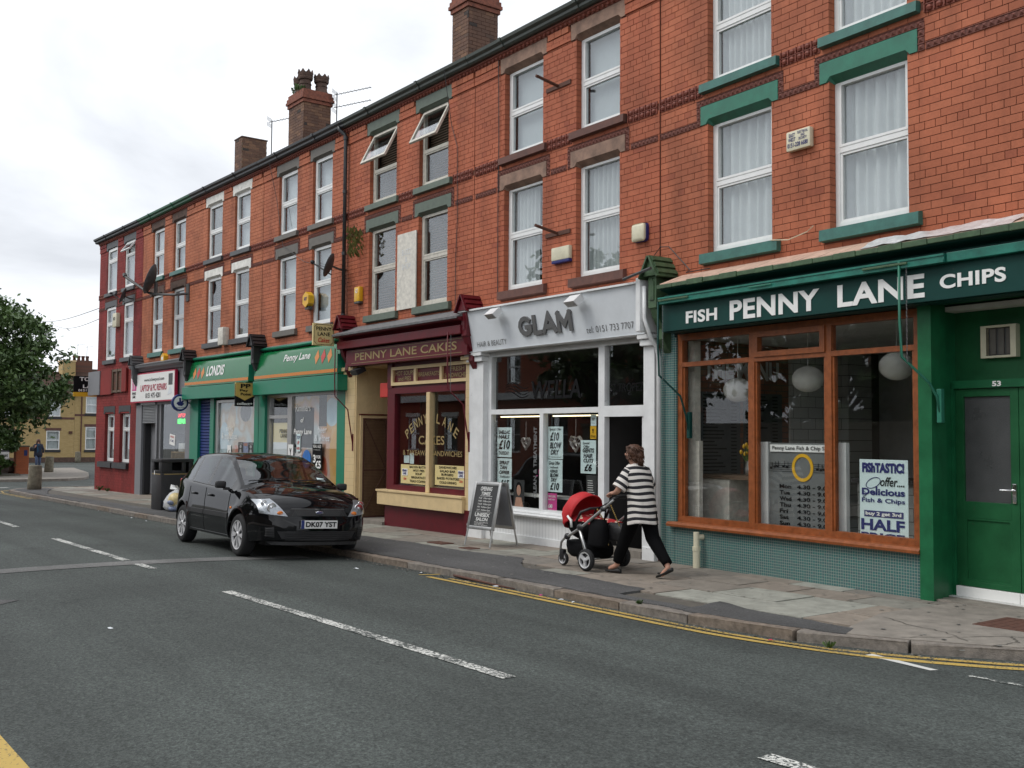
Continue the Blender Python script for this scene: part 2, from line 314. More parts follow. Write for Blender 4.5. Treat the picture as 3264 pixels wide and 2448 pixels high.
    return m
def worn(name, paint, under, thr=.46, scale=55):
    m = bpy.data.materials.new(name); m.use_nodes = True; nt = m.node_tree; b = nt.nodes['Principled BSDF']
    g = N(nt, 'ShaderNodeNewGeometry'); n = N(nt, 'ShaderNodeTexNoise'); n.inputs['Scale'].default_value = scale; n.inputs['Detail'].default_value = 4; n.inputs['Roughness'].default_value = .7; LK(nt, g.outputs['Position'], n.inputs['Vector'])
    nb = N(nt, 'ShaderNodeTexNoise'); nb.inputs['Scale'].default_value = 3; LK(nt, g.outputs['Position'], nb.inputs['Vector'])
    ad = N(nt, 'ShaderNodeMath', operation='MULTIPLY_ADD'); LK(nt, nb.outputs['Fac'], ad.inputs[0]); ad.inputs[1].default_value = .35; LK(nt, n.outputs['Fac'], ad.inputs[2])
    r = N(nt, 'ShaderNodeMapRange'); r.inputs['From Min'].default_value = thr+.175-.03; r.inputs['From Max'].default_value = thr+.175+.03; LK(nt, ad.outputs[0], r.inputs['Value'])
    mx = N(nt, 'ShaderNodeMix', data_type='RGBA'); mx.inputs['A'].default_value = (*under, 1); mx.inputs['B'].default_value = (*paint, 1); LK(nt, r.outputs[0], mx.inputs['Factor'])
    LK(nt, mx.outputs['Result'], b.inputs['Base Color']); b.inputs['Roughness'].default_value = .7
    return m
def printmat(name, cols, scale=1.5):
    """blurred photographic print: soft blobs of a few colours"""
    m = bpy.data.materials.new(name); m.use_nodes = True; nt = m.node_tree; b = nt.nodes['Principled BSDF']
    tc = N(nt, 'ShaderNodeTexCoord'); n = N(nt, 'ShaderNodeTexNoise'); n.inputs['Scale'].default_value = scale; n.inputs['Detail'].default_value = 1.5; n.inputs['Distortion'].default_value = .6; LK(nt, tc.outputs['Object'], n.inputs['Vector'])
    rp = N(nt, 'ShaderNodeValToRGB'); LK(nt, n.outputs['Fac'], rp.inputs[0]); e = rp.color_ramp.elements
    e[0].position = .3; e[0].color = (*cols[0], 1); e[1].position = .7; e[1].color = (*cols[-1], 1)
    for i, c in enumerate(cols[1:-1]): x = e.new(.3+.4*(i+1)/(len(cols)-1)); x.color = (*c, 1)
    LK(nt, rp.outputs[0], b.inputs['Base Color']); b.inputs['Roughness'].default_value = .35
    return m
M = {}
RED = ((.425, .128, .064), (.45, .138, .068), (.47, .150, .076), (.365, .104, .054))
RED2 = ((.43, .140, .070), (.455, .150, .074), (.48, .165, .083), (.37, .116, .058))
RED3 = ((.41, .115, .058), (.435, .125, .062), (.455, .137, .07), (.35, .094, .05))
PAINT = ((.235, .025, .022), (.25, .028, .024), (.265, .03, .026), (.20, .022, .02))
YEL = ((.42, .27, .09), (.48, .31, .11), (.52, .35, .13), (.33, .2, .07))
SOOT = ((.16, .085, .055), (.12, .065, .045), (.22, .12, .07), (.045, .035, .03))
for nm, c in (('red', RED), ('red2', RED2), ('red3', RED3), ('paint', PAINT), ('soot', SOOT), ('yellow', YEL)):
    M['brick_'+nm] = brickmat('brick_'+nm, c[0], c[1], c[2], c[3], True); M['bricks_'+nm] = brickmat('bricks_'+nm, c[0], c[1], c[2], c[3], False)
M['mortar'] = mat('mortar', (.165, .062, .04), .9, .3, 12)
M['mortar_paint'] = mat('mortar_paint', (.16, .018, .016), .85, .2, 12)
M['mortar_pale'] = mat('mortar_pale', (.3, .24, .17), .9, .3, 12)
M['terra'] = mat('terracotta_dark', (.20, .05, .03), .65, .35, 30, .2)
M['terra2'] = mat('terracotta_brown', (.15, .045, .03), .7, .4, 40, .2)
M['corbelbrick'] = mat('corbel_brick', (.21, .07, .042), .8, .45, 9, .3)
M['upvc'] = mat('upvc_white', (.80, .81, .80), .32, .06, 10)
M['oldwhite'] = mat('old_white_paint', (.66, .63, .56), .5, .22, 14, .1, wear=.7)
M['sash'] = mat('sash_cream_paint', (.60, .57, .50), .5, .2, 14, wear=.7)
M['whitepaint'] = mat('white_gloss', (.74, .75, .75), .35, .1, 5, wear=.7)
M['greysign'] = mat('sign_pale_grey', (.70, .735, .765), .4, .06, 4)
M['char'] = mat('charcoal_letters', (.13, .13, .13), .45, .08, 5)
M['black'] = mat('black_paint', (.018, .018, .02), .45, .2, 9, wear=.7)
M['slate'] = mat('slate_grey_paint', (.075, .08, .085), .55, .25, 10, wear=.7)
M['greybrown'] = mat('grey_brown_paint', (.135, .125, .11), .6, .18, 8, wear=.7)
M['sage'] = mat('sage_green_paint', (.105, .135, .105), .55, .22, 9, wear=.7)
M['teal'] = mat('teal_green_paint', (.022, .165, .105), .42, .2, 7, wear=.7)
M['tealsill'] = mat('teal_sill_paint', (.04, .15, .125), .45, .25, 9, wear=.7)
M['fascia_teal'] = mat('fascia_dark_teal', (.004, .045, .038), .5, .12, 3, spec=.25, wear=.7)
M['cornice_teal'] = mat('cornice_teal', (.015, .17, .125), .4, .35, 6, wear=.7)
M['olive'] = mat('weathered_green', (.055, .105, .05), .55, .4, 10, wear=.7)
M['shopgreen'] = mat('shop_gloss_green', (.010, .120, .046), .45, .28, 4, .06, 30, spec=.35, wear=.7)
M['doorgreen'] = mat('door_gloss_green', (.012, .095, .034), .42, .28, 3, .06, 30, spec=.35, wear=.7)
M['stone'] = mat('brown_sandstone', (.27, .17, .125), .8, .45, 5, .25)
M['sootstone'] = mat('sooty_stone', (.10, .06, .045), .85, .5, 7, .25)
M['brownpaint'] = mat('brown_sill', (.115, .05, .038), .7, .3, 8, .15)
M['white_lintel'] = mat('lintel_white', (.76, .75, .70), .6, .25, 7, wear=.7)
M['maroon'] = mat('maroon_gloss', (.105, .006, .012), .42, .25, 5, spec=.35, wear=.7)
M['cream'] = mat('cream_paint', (.66, .50, .27), .5, .1, 6, wear=.7)
M['gold'] = mat('gold_lettering', (.30, .22, .09), .45, .1, 8)
M['signcream'] = mat('sign_cream', (.68, .56, .26), .45, .05, 8)
M['wood'] = mat('orange_wood_frame', (.26, .074, .020), .42, .35, 14, .1, 60, wear=.7)
M['londis'] = mat('signboard_green', (.006, .150, .045), .2, .05, 3)
M['londisbox'] = mat('shutter_box_green', (.006, .195, .11), .35, .08, 6, wear=.7)
M['orange'] = mat('orange_band', (.62, .20, .02), .35, .06, 6)
M['redsign'] = mat('red_sign', (.50, .03, .02), .4, .08, 6)
M['blue'] = mat('roller_blue', (.012, .03, .16), .45, .12, 8)
M['navy'] = mat('navy_ink', (.015, .02, .14), .5, 0)
M['shutter'] = mat('shutter_grey', (.27, .28, .29), .45, .15, 9, metal=.3)
M['greypaint'] = mat('grey_paint', (.20, .205, .22), .5, .14, 6, wear=.7)
M['alu'] = mat('aluminium', (.48, .48, .47), .35, .1, 20, metal=.8)
M['chrome'] = mat('chrome', (.75, .75, .76), .12, .04, 20, metal=1)
M['steel'] = mat('dark_steel', (.10, .10, .10), .5, .2, 20, metal=.6)
M['lead'] = mat('lead_flashing', (.17, .17, .175), .55, .4, 14, .3)
M['flash'] = mat('pink_flashing', (.56, .38, .29), .65, .25, 9, .15)
M['silverfoil'] = mat('silver_flashing', (.8, .8, .8), .35, .2, 16, .5, 30, metal=.5)
M['rust'] = mat('rusty_iron', (.10, .042, .028), .8, .35, 25)
M['white'] = mat('white_print', (.82, .82, .80), .5, 0)
M['paper'] = mat('pale_paper', (.66, .80, .80), .7, .06, 6)
M['ink'] = mat('black_ink', (.010, .010, .011), .8, 0, spec=.1)
M['board'] = mat('chalk_board', (.035, .036, .036), .55, .15, 6)
M['chalk'] = mat('chalk_white', (.62, .62, .60), .8, .1, 30)
M['pink'] = mat('pink_print', (.60, .05, .26), .5, .1, 8)
M['crimson'] = mat('crimson_print', (.42, .008, .05), .5, 0)
M['yellowp'] = mat('yellow_plastic', (.75, .42, .02), .35, .08, 10)
M['ivory'] = mat('ivory_plastic', (.66, .62, .46), .4, .1, 12)
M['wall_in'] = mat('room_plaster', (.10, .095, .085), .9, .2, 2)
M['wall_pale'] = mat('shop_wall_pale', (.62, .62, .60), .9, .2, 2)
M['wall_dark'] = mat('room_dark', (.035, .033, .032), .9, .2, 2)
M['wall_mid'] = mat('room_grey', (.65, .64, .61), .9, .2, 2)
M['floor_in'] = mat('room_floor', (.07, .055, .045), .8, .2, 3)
M['net'] = mat('net_curtain', (.62, .64, .64), .9, .05, 8)
M['blind'] = mat('window_blind', (.50, .54, .56), .7, .05, 6)
M['drape'] = mat('dark_curtain', (.20, .20, .19), .9, .25, 9)
M['woodblind'] = mat('wood_blind', (.13, .085, .055), .6, .2, 20)
M['slates'] = gridmat('roof_slates', (.09, .09, .10), (.13, .13, .14), (.03, .03, .03), .3, .22, .1, .6, .5)
M['brownroof'] = mat('brown_roof_tiles', (.075, .048, .038), .9, .3, 8, .5, 30, spec=.1)
M['gutter'] = mat('gutter_black', (.03, .033, .036), .4, .3, 8)
M['gutter_green'] = mat('gutter_green', (.05, .062, .052), .45, .3, 8)
M['gutter_brightgreen'] = mat('gutter_bright_green', (.012, .11, .05), .45, .3, 8)
M['mosaic'] = gridmat('green_mosaic', (.045, .155, .145), (.065, .125, .13), (.27, .31, .27), .030, .030, .16, .25)
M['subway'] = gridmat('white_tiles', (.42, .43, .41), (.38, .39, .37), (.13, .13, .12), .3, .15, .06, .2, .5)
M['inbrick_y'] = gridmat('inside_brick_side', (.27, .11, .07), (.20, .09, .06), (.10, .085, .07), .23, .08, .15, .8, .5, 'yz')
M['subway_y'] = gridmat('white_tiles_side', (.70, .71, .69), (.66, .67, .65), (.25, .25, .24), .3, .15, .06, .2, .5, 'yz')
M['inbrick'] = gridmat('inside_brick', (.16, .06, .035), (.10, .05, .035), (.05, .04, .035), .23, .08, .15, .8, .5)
M['creamtile'] = gridmat('cream_wall_tiles', (.66, .50, .27), (.62, .47, .25), (.48, .36, .19), .23, .13, .05, .45, .5)
M['tg'] = gridmat('white_boarding', (.74, .75, .75), (.72, .73, .73), (.42, .43, .43), .075, 6, .0011, .35)
M['pane'] = glass('window_glass', (.94, .96, .96), 1.55, 0, 1.9, .05)
M['shoppane'] = glass('shop_glass', (.97, .98, .975), 1.52, 0, 1.0, .015)
M['frost'] = mat('obscured_glass', (.062, .064, .066), .3, .25, 3, .4, 200, spec=.6)
M['globe'] = mat('paper_globe', (.80, .79, .75), .8, .04, 9)
M['asphalt'] = asphalt('road_asphalt', (.053, .0615, .057), .6, 95, .2)
M['asphalt_dark'] = asphalt('footway_asphalt', (.082, .081, .081), .35, 160, .25)
M['asphalt_patch'] = asphalt('trench_patch', (.145, .145, .14), .35, 160, .2)
M['slabbase'] = mat('slab_bedding', (.10, .09, .075), .9, .3, 8)
SLABS = [mat('slab_%d' % i, c, .85, .25, 7, .3, 220) for i, c in enumerate([(.235, .20, .165), (.255, .215, .175), (.215, .19, .16), (.225, .215, .185), (.27, .265, .225), (.20, .18, .155), (.30, .30, .26)])]
M['kerb'] = mat('kerb_granite', (.205, .18, .155), .8, .45, 16, .5, 120)
M['kerb2'] = mat('kerb_brown', (.20, .16, .125), .8, .5, 14, .5, 120)
M['conc'] = mat('footway_concrete', (.235, .21, .18), .88, .3, 5, .4, 160)
M['whiteline'] = worn('worn_white_line', (.62, .62, .58), (.053, .0615, .057), .52, 42)
M['whiteline2'] = worn('fresh_white_line', (.60, .60, .57), (.053, .0615, .057), .33)
M['yellowline'] = worn('worn_yellow_line', (.46, .31, .075), (.053, .0615, .057), .455)
M['yellowline2'] = worn('yellow_line_clear', (.47, .32, .075), (.053, .0615, .057), .40, 45)
M['leaf'] = None
def leafmat(name, c1, c2):
    m = bpy.data.materials.new(name); m.use_nodes = True; nt = m.node_tree; b = nt.nodes['Principled BSDF']
    a = N(nt, 'ShaderNodeAttribute', attribute_name='rnd'); mx = N(nt, 'ShaderNodeMix', data_type='RGBA'); mx.inputs['A'].default_value = (*c1, 1); mx.inputs['B'].default_value = (*c2, 1)
    LK(nt, a.outputs['Fac'], mx.inputs['Factor']); LK(nt, mx.outputs['Result'], b.inputs['Base Color']); b.inputs['Roughness'].default_value = .55
    b.inputs['Transmission Weight'].default_value = 0
    return m
M['leaf'] = leafmat('leaves', (.032, .07, .017), (.095, .16, .042))
M['bark'] = mat('bark', (.07, .055, .04), .9, .4, 20, .5, 40)
M['tyre'] = mat('tyre_rubber', (.014, .014, .015), .85, .2, 30)
M['carpaint'] = mat('car_black', (.004, .004, .005), .6, .5, 6, spec=0, coat=.8)
M['carplastic'] = mat('car_dark_plastic', (.014, .014, .015), .55, .15, 40)
M['carglass'] = glass('car_glass', (.62, .67, .65), 1.5, 0, 2.4)
M['sideglass'] = glass('car_side_glass', (.25, .28, .27), 1.5, 0, .9)
M['lamp'] = glass('lamp_glass', (.93, .95, .96), 1.5, 0, 1.3)
M['lampin'] = mat('lamp_reflector', (.42, .43, .45), .32, .3, 60, metal=.7)
M['amber'] = mat('amber_lens', (.75, .20, .02), .2, 0)
M['rim'] = mat('wheel_silver', (.62, .62, .63), .35, .08, 20, metal=.3)
M['cabin'] = mat('car_interior', (.03, .03, .032), .8, .2, 10)
M['plate'] = mat('number_plate', (.78, .78, .76), .4, 0)
M['skin'] = mat('skin', (.50, .27, .19), .55, .1, 20)
M['hair'] = mat('hair_brown', (.085, .035, .018), .55, .5, 60, .6, 90)
M['trouser'] = mat('black_trousers', (.004, .004, .0045), .95, .2, 12, .3, 60, spec=.1)
M['shoe'] = mat('black_shoes', (.008, .008, .008), .55, .1, 12)
M['hood'] = mat('red_fabric', (.52, .016, .022), .65, .14, 14, .3, 200)
M['fabricblack'] = mat('black_fabric', (.005, .005, .006), .9, .25, 16, .3, 60, spec=.15)
M['leather'] = mat('black_leather', (.008, .008, .009), .45, .2, 16, .3, 60)
M['goldmetal'] = mat('gold_chain', (.6, .42, .14), .3, 0, metal=1)
M['concrete'] = mat('concrete_bollard', (.19, .17, .125), .9, .45, 9, .5, 70)
M['plasticbag'] = mat('clear_sack', (.55, .56, .56), .25, .3, 18, .8, 25)
M['bagyellow'] = mat('sack_yellow', (.62, .50, .24), .4, .3, 12)
M['sackprint'] = mat('sack_print', (.2, .24, .36), .4, .6, 30)
M['grass'] = mat('weed_green', (.09, .16, .03), .8, .4, 30)
M['denim'] = mat('denim', (.06, .09, .17), .8, .25, 25)
M['navycoat'] = mat('navy_coat', (.012, .016, .035), .8, .2, 12)
M['bluetop'] = mat('blue_top', (.01, .06, .12), .8, .2, 12)
M['pillar'] = gridmat('orange_brick_pillar', (.42, .12, .045), (.36, .10, .04), (.25, .09, .05), .23, .08, .1, .8, .5, 'yz')
M['ground'] = mat('far_ground', (.10, .10, .085), .9, .3, .3)
def stripemat():
    m = bpy.data.materials.new('striped_jersey'); m.use_nodes = True; nt = m.node_tree; b = nt.nodes['Principled BSDF']
    a = N(nt, 'ShaderNodeAttribute', attribute_name='stripe'); n = N(nt, 'ShaderNodeMath', operation='FRACT'); LK(nt, a.outputs['Fac'], n.inputs[0])
    g = N(nt, 'ShaderNodeMath', operation='GREATER_THAN'); g.inputs[1].default_value = .52; LK(nt, n.outputs[0], g.inputs[0])
    mx = N(nt, 'ShaderNodeMix', data_type='RGBA'); mx.inputs['A'].default_value = (.66, .62, .58, 1); mx.inputs['B'].default_value = (.012, .012, .016, 1); LK(nt, g.outputs[0], mx.inputs['Factor'])
    LK(nt, mx.outputs['Result'], b.inputs['Base Color']); b.inputs['Roughness'].default_value = .85
    return m
M['stripe'] = stripemat()
def dotmat():
    m = bpy.data.materials.new('red_spotted'); m.use_nodes = True; nt = m.node_tree; b = nt.nodes['Principled BSDF']
    tc = N(nt, 'ShaderNodeTexCoord'); v = N(nt, 'ShaderNodeTexVoronoi'); v.inputs['Scale'].default_value = 15; LK(nt, tc.outputs['Object'], v.inputs['Vector'])
    g = N(nt, 'ShaderNodeMath', operation='LESS_THAN'); g.inputs[1].default_value = .33; LK(nt, v.outputs['Distance'], g.inputs[0])
    mx = N(nt, 'ShaderNodeMix', data_type='RGBA'); mx.inputs['A'].default_value = (.45, .012, .02, 1); mx.inputs['B'].default_value = (.75, .66, .5, 1); LK(nt, g.outputs[0], mx.inputs['Factor']); LK(nt, mx.outputs['Result'], b.inputs['Base Color'])
    b.inputs['Roughness'].default_value = .8
    return m
M['dots'] = dotmat()
# ------------------------------------------------------------------ ground, road, pavement
m = MB(); m.quad((-300, -220, gz(-300)-.6), (260, -220, gz(260)-.6), (260, 260, gz(260)-.6), (-300, 260, gz(-300)-.6)); struct(m.build('ground', M['ground']))
m = MB(); xs = [-150, -120, -95]+[-90+2*i for i in range(56)]; ys = [-8.62+.42*i for i in range(16)]+[-2.0, 0, 10, 40]
vs = [(x, y, rz(x, y)) for x in xs for y in ys]; ny = len(ys)
m.add(vs, [(i*ny+j, (i+1)*ny+j, (i+1)*ny+j+1, i*ny+j+1) for i in range(len(xs)-1) for j in range(ny-1)])
struct(m.build('road', M['asphalt'], smooth=True))
KERB = [(-36.4, 14), (-36.4, -1.0), (-36.1, -1.9), (-35.5, -2.45), (-34.6, -2.66), (-31, -2.7), (-28, -2.66), (-20, -2.66), (-12.5, -2.64), (-9.8, -2.65), (-8.9, -2.66), (-7.8, -2.69), (-6.9, -2.71), (-6.3, -2.73), (-5.8, -2.72), (-5.4, -2.66), (-4.93, -2.54), (-4.63, -2.41), (-4.27, -2.23), (-3.94, -2.04), (-3.7, -1.86), (-3.3, -1.4), (-3.0, -.6), (-2.9, 1), (-2.9, 12)]
def skirt_prism(name, poly, top, depth, material, kind='structure'):
    n = len(poly); A = sum(poly[i][0]*poly[(i+1) % n][1]-poly[(i+1) % n][0]*poly[i][1] for i in range(n))
    if A < 0: poly = poly[::-1]
    m = MB(); m.add([(x, y, gz(x)+top) for x, y in poly]+[(x, y, gz(x)+top-depth) for x, y in poly], [list(range(n))]+[(i, n+i, n+(i+1) % n, (i+1) % n) for i in range(n)])
    o = m.build(name, material); o['kind'] = kind; return o
pave = skirt_prism('pavement', [(x+(.1 if x < -30 else (-.1 if x > -3.4 else 0)), y+.1 if y < .5 else y) for x, y in KERB], -.014, .3, M['slabbase'])
def ragged(poly, step=.13, j=.022):
    rr = random.Random(len(poly)); res = []
    for a, b in zip(poly, poly[1:]+poly[:1]):
        a, b = Vector(a), Vector(b); n = max(1, int((b-a).length/step))
        for i in range(n): q = a.lerp(b, i/n); res.append((q.x+(rr.uniform(-j, j) if i else 0), q.y+(rr.uniform(-j, j) if i else 0)))
    return res
def offset_line(pts, d):
    res = []
    for i, p in enumerate(pts):
        a = Vector(pts[max(i-1, 0)]); b = Vector(pts[min(i+1, len(pts)-1)]); t = (b-a).normalized(); n = Vector((-t.y, t.x)); res.append(tuple(Vector(p)+n*d))
    return res
def resample(pts, step):
    res = []; L = 0; nxt = 0
    for a, b in zip(pts, pts[1:]):
        a, b = Vector(a), Vector(b); l = (b-a).length
        while nxt <= L+l: res.append(tuple(a+(b-a)*((nxt-L)/l))); nxt += step if not callable(step) else step()
        L += l
    return res
# kerb stones
kerb_e = bpy.data.objects.new('kerb', None); C.objects.link(kerb_e); struct(kerb_e)
kmesh = []
for i in range(4):
    b = MB().bbox(-.5, .5, -.075, .075, -.28, 0, .012)
    me = b.mesh('kerb_stone', M['kerb' if i != 2 else 'kerb2']); kmesh.append(me)
    for v in me.vertices:
        rr = random.Random(i*100+v.index); v.co.z += rr.uniform(-.006, .004) if v.co.z > -.1 else 0; v.co.y += rr.uniform(-.006, .006)
kp = resample(offset_line(KERB, .075), lambda: random.uniform(.82, 1.05))
for a, b in zip(kp, kp[1:]):
    if a[1] > 4: continue
    a, b = Vector(a), Vector(b); d = b-a; L = d.length; c = (a+b)/2
    near = c.x > -7.5
    o = bpy.data.objects.new('kerb_stone', random.choice(kmesh if not near else kmesh[2:3]+kmesh[:1])); C.objects.link(o); o.parent = kerb_e
    o.location = (c.x, c.y, gz(c.x)+.004+random.uniform(-.006, .004)); o.scale = (L-.012, 1, 1)
    o.rotation_euler = (random.uniform(-.01, .01), -math.atan2(gz(b.x)-gz(a.x), L), math.atan2(d.y, d.x)+random.uniform(-.008, .008))
# paving slabs
smesh = [MB().bbox(-.5, .5, -.5, .5, -.05, 0, .004).mesh('paving_slab', mm) for mm in SLABS]
rows = [(.06, -.44), (-.44, -.93), (-.93, -1.53), (-1.53, -2.06), (-2.06, -2.57)]
for r_, (y1, y0) in enumerate(rows):
    x = -36.2+random.uniform(0, .6)
    while x < -4.6:
        L = random.uniform(.6, 1.05)*(1 if x < -9 else .95)
        hide = (r_ == 4) or (r_ >= 3 and x < -9.9) or (x > -5.25 and r_ > 0)
        yy0 = y0
        if not hide:
            xc_, yc_ = x+L/2, (y1+yy0)/2; pale = (-6.9 < xc_ < -5.9 and r_ == 2) or (-6.2 < xc_ < -5.3 and r_ == 3) or (-7.3 < xc_ < -6.4 and r_ == 0)
            o = bpy.data.objects.new('paving_slab', smesh[6] if pale else random.choice(smesh[:6] if random.random() < .8 else smesh)); C.objects.link(o); o.parent = pave
            o.scale = (L-.02, y1-yy0-.02, 1); o.location = (x+L/2, (y1+yy0)/2, gz(x+L/2)+random.uniform(-.003, .003))
            o.rotation_euler = (random.uniform(-.004, .004), -math.atan(SL)+random.uniform(-.003, .003), random.uniform(-.006, .006))
        x += L
# asphalt reinstatement along the kerb, concrete at the corner
skirt_prism('footway_asphalt', ragged([(-36.0, -1.6), (-35.2, -2.3), (-34.5, -2.52), (-12.5, -2.51), (-8.9, -2.52), (-7.8, -2.55), (-6.5, -2.58), (-6.55, -2.43), (-7.54, -2.38), (-7.63, -1.94), (-8.7, -1.84), (-9.81, -1.83), (-10.25, -1.5), (-10.6, -1.22), (-11.8, -1.38), (-13, -1.30), (-15, -1.38), (-19, -1.7), (-23, -1.94), (-27.3, -1.99), (-31.6, -2.2), (-33.6, -1.75), (-35, -1.25)]), .008, .04, M['asphalt_dark'])
skirt_prism('footway_asphalt', ragged([(-6.62, -1.96), (-6.16, -2.1), (-5.04, -2.16), (-4.93, -2.42), (-5.4, -2.52), (-5.8, -2.58), (-6.48, -2.6), (-6.54, -2.44)]), .0085, .04, M['asphalt_dark'])
skirt_prism('footway_concrete', [(-5.3, -.5), (-5.35, -1.3), (-5.1, -2.14), (-4.95, -2.40), (-4.56, -2.25), (-4.2, -2.06), (-3.85, -1.85), (-3.55, -1.6), (-3.2, -1.2), (-2.95, -.5), (-2.95, .4), (-4.4, -.22), (-5.3, -.28)], .007, .04, M['conc'])
skirt_prism('side_pavement', [(-36.3, 14), (-36.3, .1), (-33.9, .1), (-33.9, 14)], .004, .2, M['conc'])
# cracks in the concrete
def crack(pts, wd, name='pavement_crack'):
    m = MB(); pts = [Vector(p) for p in pts]
    P2 = []
    for a, b in zip(pts, pts[1:]):
        for t in range(6): q = a.lerp(b, t/6); P2.append(q+Vector((random.uniform(-.02, .02), random.uniform(-.02, .02))))
    P2.append(pts[-1])
    for a, b in zip(P2, P2[1:]):
        n = Vector((-(b-a).y, (b-a).x)).normalized()*wd*random.uniform(.6, 1.2)
        m.quad((a.x-n.x, a.y-n.y, gz(a.x)+.0108), (b.x-n.x, b.y-n.y, gz(b.x)+.0108), (b.x+n.x, b.y+n.y, gz(b.x)+.0108), (a.x+n.x, a.y+n.y, gz(a.x)+.0108))
    return m
mk = crack([(-4.6, -2.2), (-4.35, -1.9), (-4.15, -1.55), (-3.7, -1.35), (-3.3, -.9)], .005); mk2 = crack([(-5.2, -1.5), (-4.9, -1.65), (-4.5, -1.75), (-4.2, -1.95)], .005); mk.add(mk2.v, mk2.f); mk2 = crack([(-4.0, -2.0), (-3.95, -1.7), (-4.1, -1.5)], .006); mk.add(mk2.v, mk2.f)
struct(mk.build('pavement_cracks', M['slabbase']), 'stuff')
# opposite footway
m = MB(); m.add([(x, y, gz(x)+zz) for zz in (-.005, -.4) for x, y in ((-140, -8.6), (26, -8.6), (26, -12.2), (-140, -12.2))], [(3, 2, 1, 0), (0, 1, 5, 4)]); struct(m.build('opposite_pavement', M['conc']))
# far corner across the side street
struct(skirt_prism('far_pavement', [(-44.1, -1.5), (-43.7, .3), (-43.8, 1.3), (-44.6, 2.1), (-46.5, 2.8), (-52, 4.2), (-62, 6.0), (-62, 3.0), (-70, 0), (-80, -2.2), (-80, -2.7), (-47, -2.66), (-45, -2.3)], .02, .25, M['conc']))
struct(skirt_prism('verge', [(-48, -2.2), (-47.5, -.8), (-49, .6), (-53, 1.2), (-60, 1.2), (-78, -1.0), (-78, -2.2)], .05, .25, mat('verge_soil', (.07, .06, .035), .9, .5, 6)))
# painted lines: each a worn sheet on the road
def strip(name, pts, wd, material):
    m = MB(); P2 = resample(pts, .25)+[pts[-1]] if len(pts) < 40 else pts
    a = offset_line(P2, wd/2); b = offset_line(P2, -wd/2)
    m.add([(x, y, rz(x, y)+.005) for x, y in b]+[(x, y, rz(x, y)+.005) for x, y in a], [(i, i+1, len(P2)+i+1, len(P2)+i) for i in range(len(P2)-1)])
    return struct(m.build(name, material))
for x0, x1 in ((-30.6, -26.4), (-23.9, -19.62), (-16.97, -13.27), (-12.84, -12.23), (-9.97, -5.28), (-3.26, 1.2)):
    strip('centre_line', [(x0, -5.40), ((x0+x1)/2, -5.395), (x1, -5.40)], .105, M['whiteline'])
YK = [p for p in KERB if -10.2 < p[0] < -2.95 and p[1] < 1.1]; YK = [(-10.3, -2.645)]+YK
def yline(d, x_from): return [(x, y) for x, y in resample(offset_line(YK, -d), .12) if x > x_from]
strip('yellow_line', yline(.13, -9.95), .075, M['yellowline']); strip('yellow_line', yline(.27, -10.3), .085, M['yellowline2'])
strip('yellow_line', [(-10.36, -2.60), (-10.39, -2.91)], .055, M['yellowline2'])
YK2 = [(-30.2, -2.7), (-34.3, -2.74), (-35.6, -2.56), (-36.3, -2.0), (-36.6, -1.1), (-36.6, 1)]
strip('yellow_line', [(x, y-.1) if x > -35 else (x-.08, y-.08) for x, y in YK2], .06, M['yellowline']); strip('yellow_line', [(x, y-.24) if x > -35 else (x-.2, y-.2) for x, y in YK2], .06, M['yellowline'])
strip('edge_line', [(-4.60, -2.60), (-4.01, -2.72)], .075, M['whiteline2']); strip('edge_line', [(-3.78, -2.67), (-3.0, -2.68)], .06, M['whiteline'])
strip('give_way_line', [(-38.2, -2.6), (-38.6, -1.9)], .2, M['whiteline2']); strip('give_way_line', [(-39.9, -2.8), (-40.2, -2.2)], .2, M['whiteline2'])
strip('bay_line', [(-37.6, .3), (-37.3, 3)], .08, M['whiteline'])
strip('yellow_line', [(-7.2, -8.235), (-2, -8.235)], .11, M['yellowline2'])
strip('trench_patch', [(-13.15, -7.6), (-13.12, -6.86), (-12.98, -5.45), (-12.85, -4.1), (-12.8, -3.2)], .42, M['asphalt_patch'])
strip('trench_patch', [(-9.6, -8.3), (-10.35, -8.0), (-10.9, -7.3)], .5, M['asphalt_dark'])
# covers in the footway
def cover(x, y, lx, ly, label, material):
    m = MB(); m.bbox(-lx/2, lx/2, -ly/2, ly/2, -.02, .001, .004)
    for i in range(int(lx/.08)): m.box(-lx/2+.03+i*.08, -lx/2+.06+i*.08, -ly/2+.02, ly/2-.02, 0, .003)
    o = m.build('inspection_cover', material, loc=(x, y, gz(x)+.012)); o.rotation_euler = (0, -math.atan(SL), 0); tag(o, label, 'cover')
cover(-4.15, -.95, .85, .55, 'wide brown service cover set in the cracked concrete by the green door', M['rust'])
cover(-12.9, -1.0, .4, .22, 'small iron cover in a pale slab before the maroon shop front', M['rust'])
cover(-12.0, -1.1, .28, .18, 'tiny iron stopcock cover beside the chalk board sign', M['rust'])
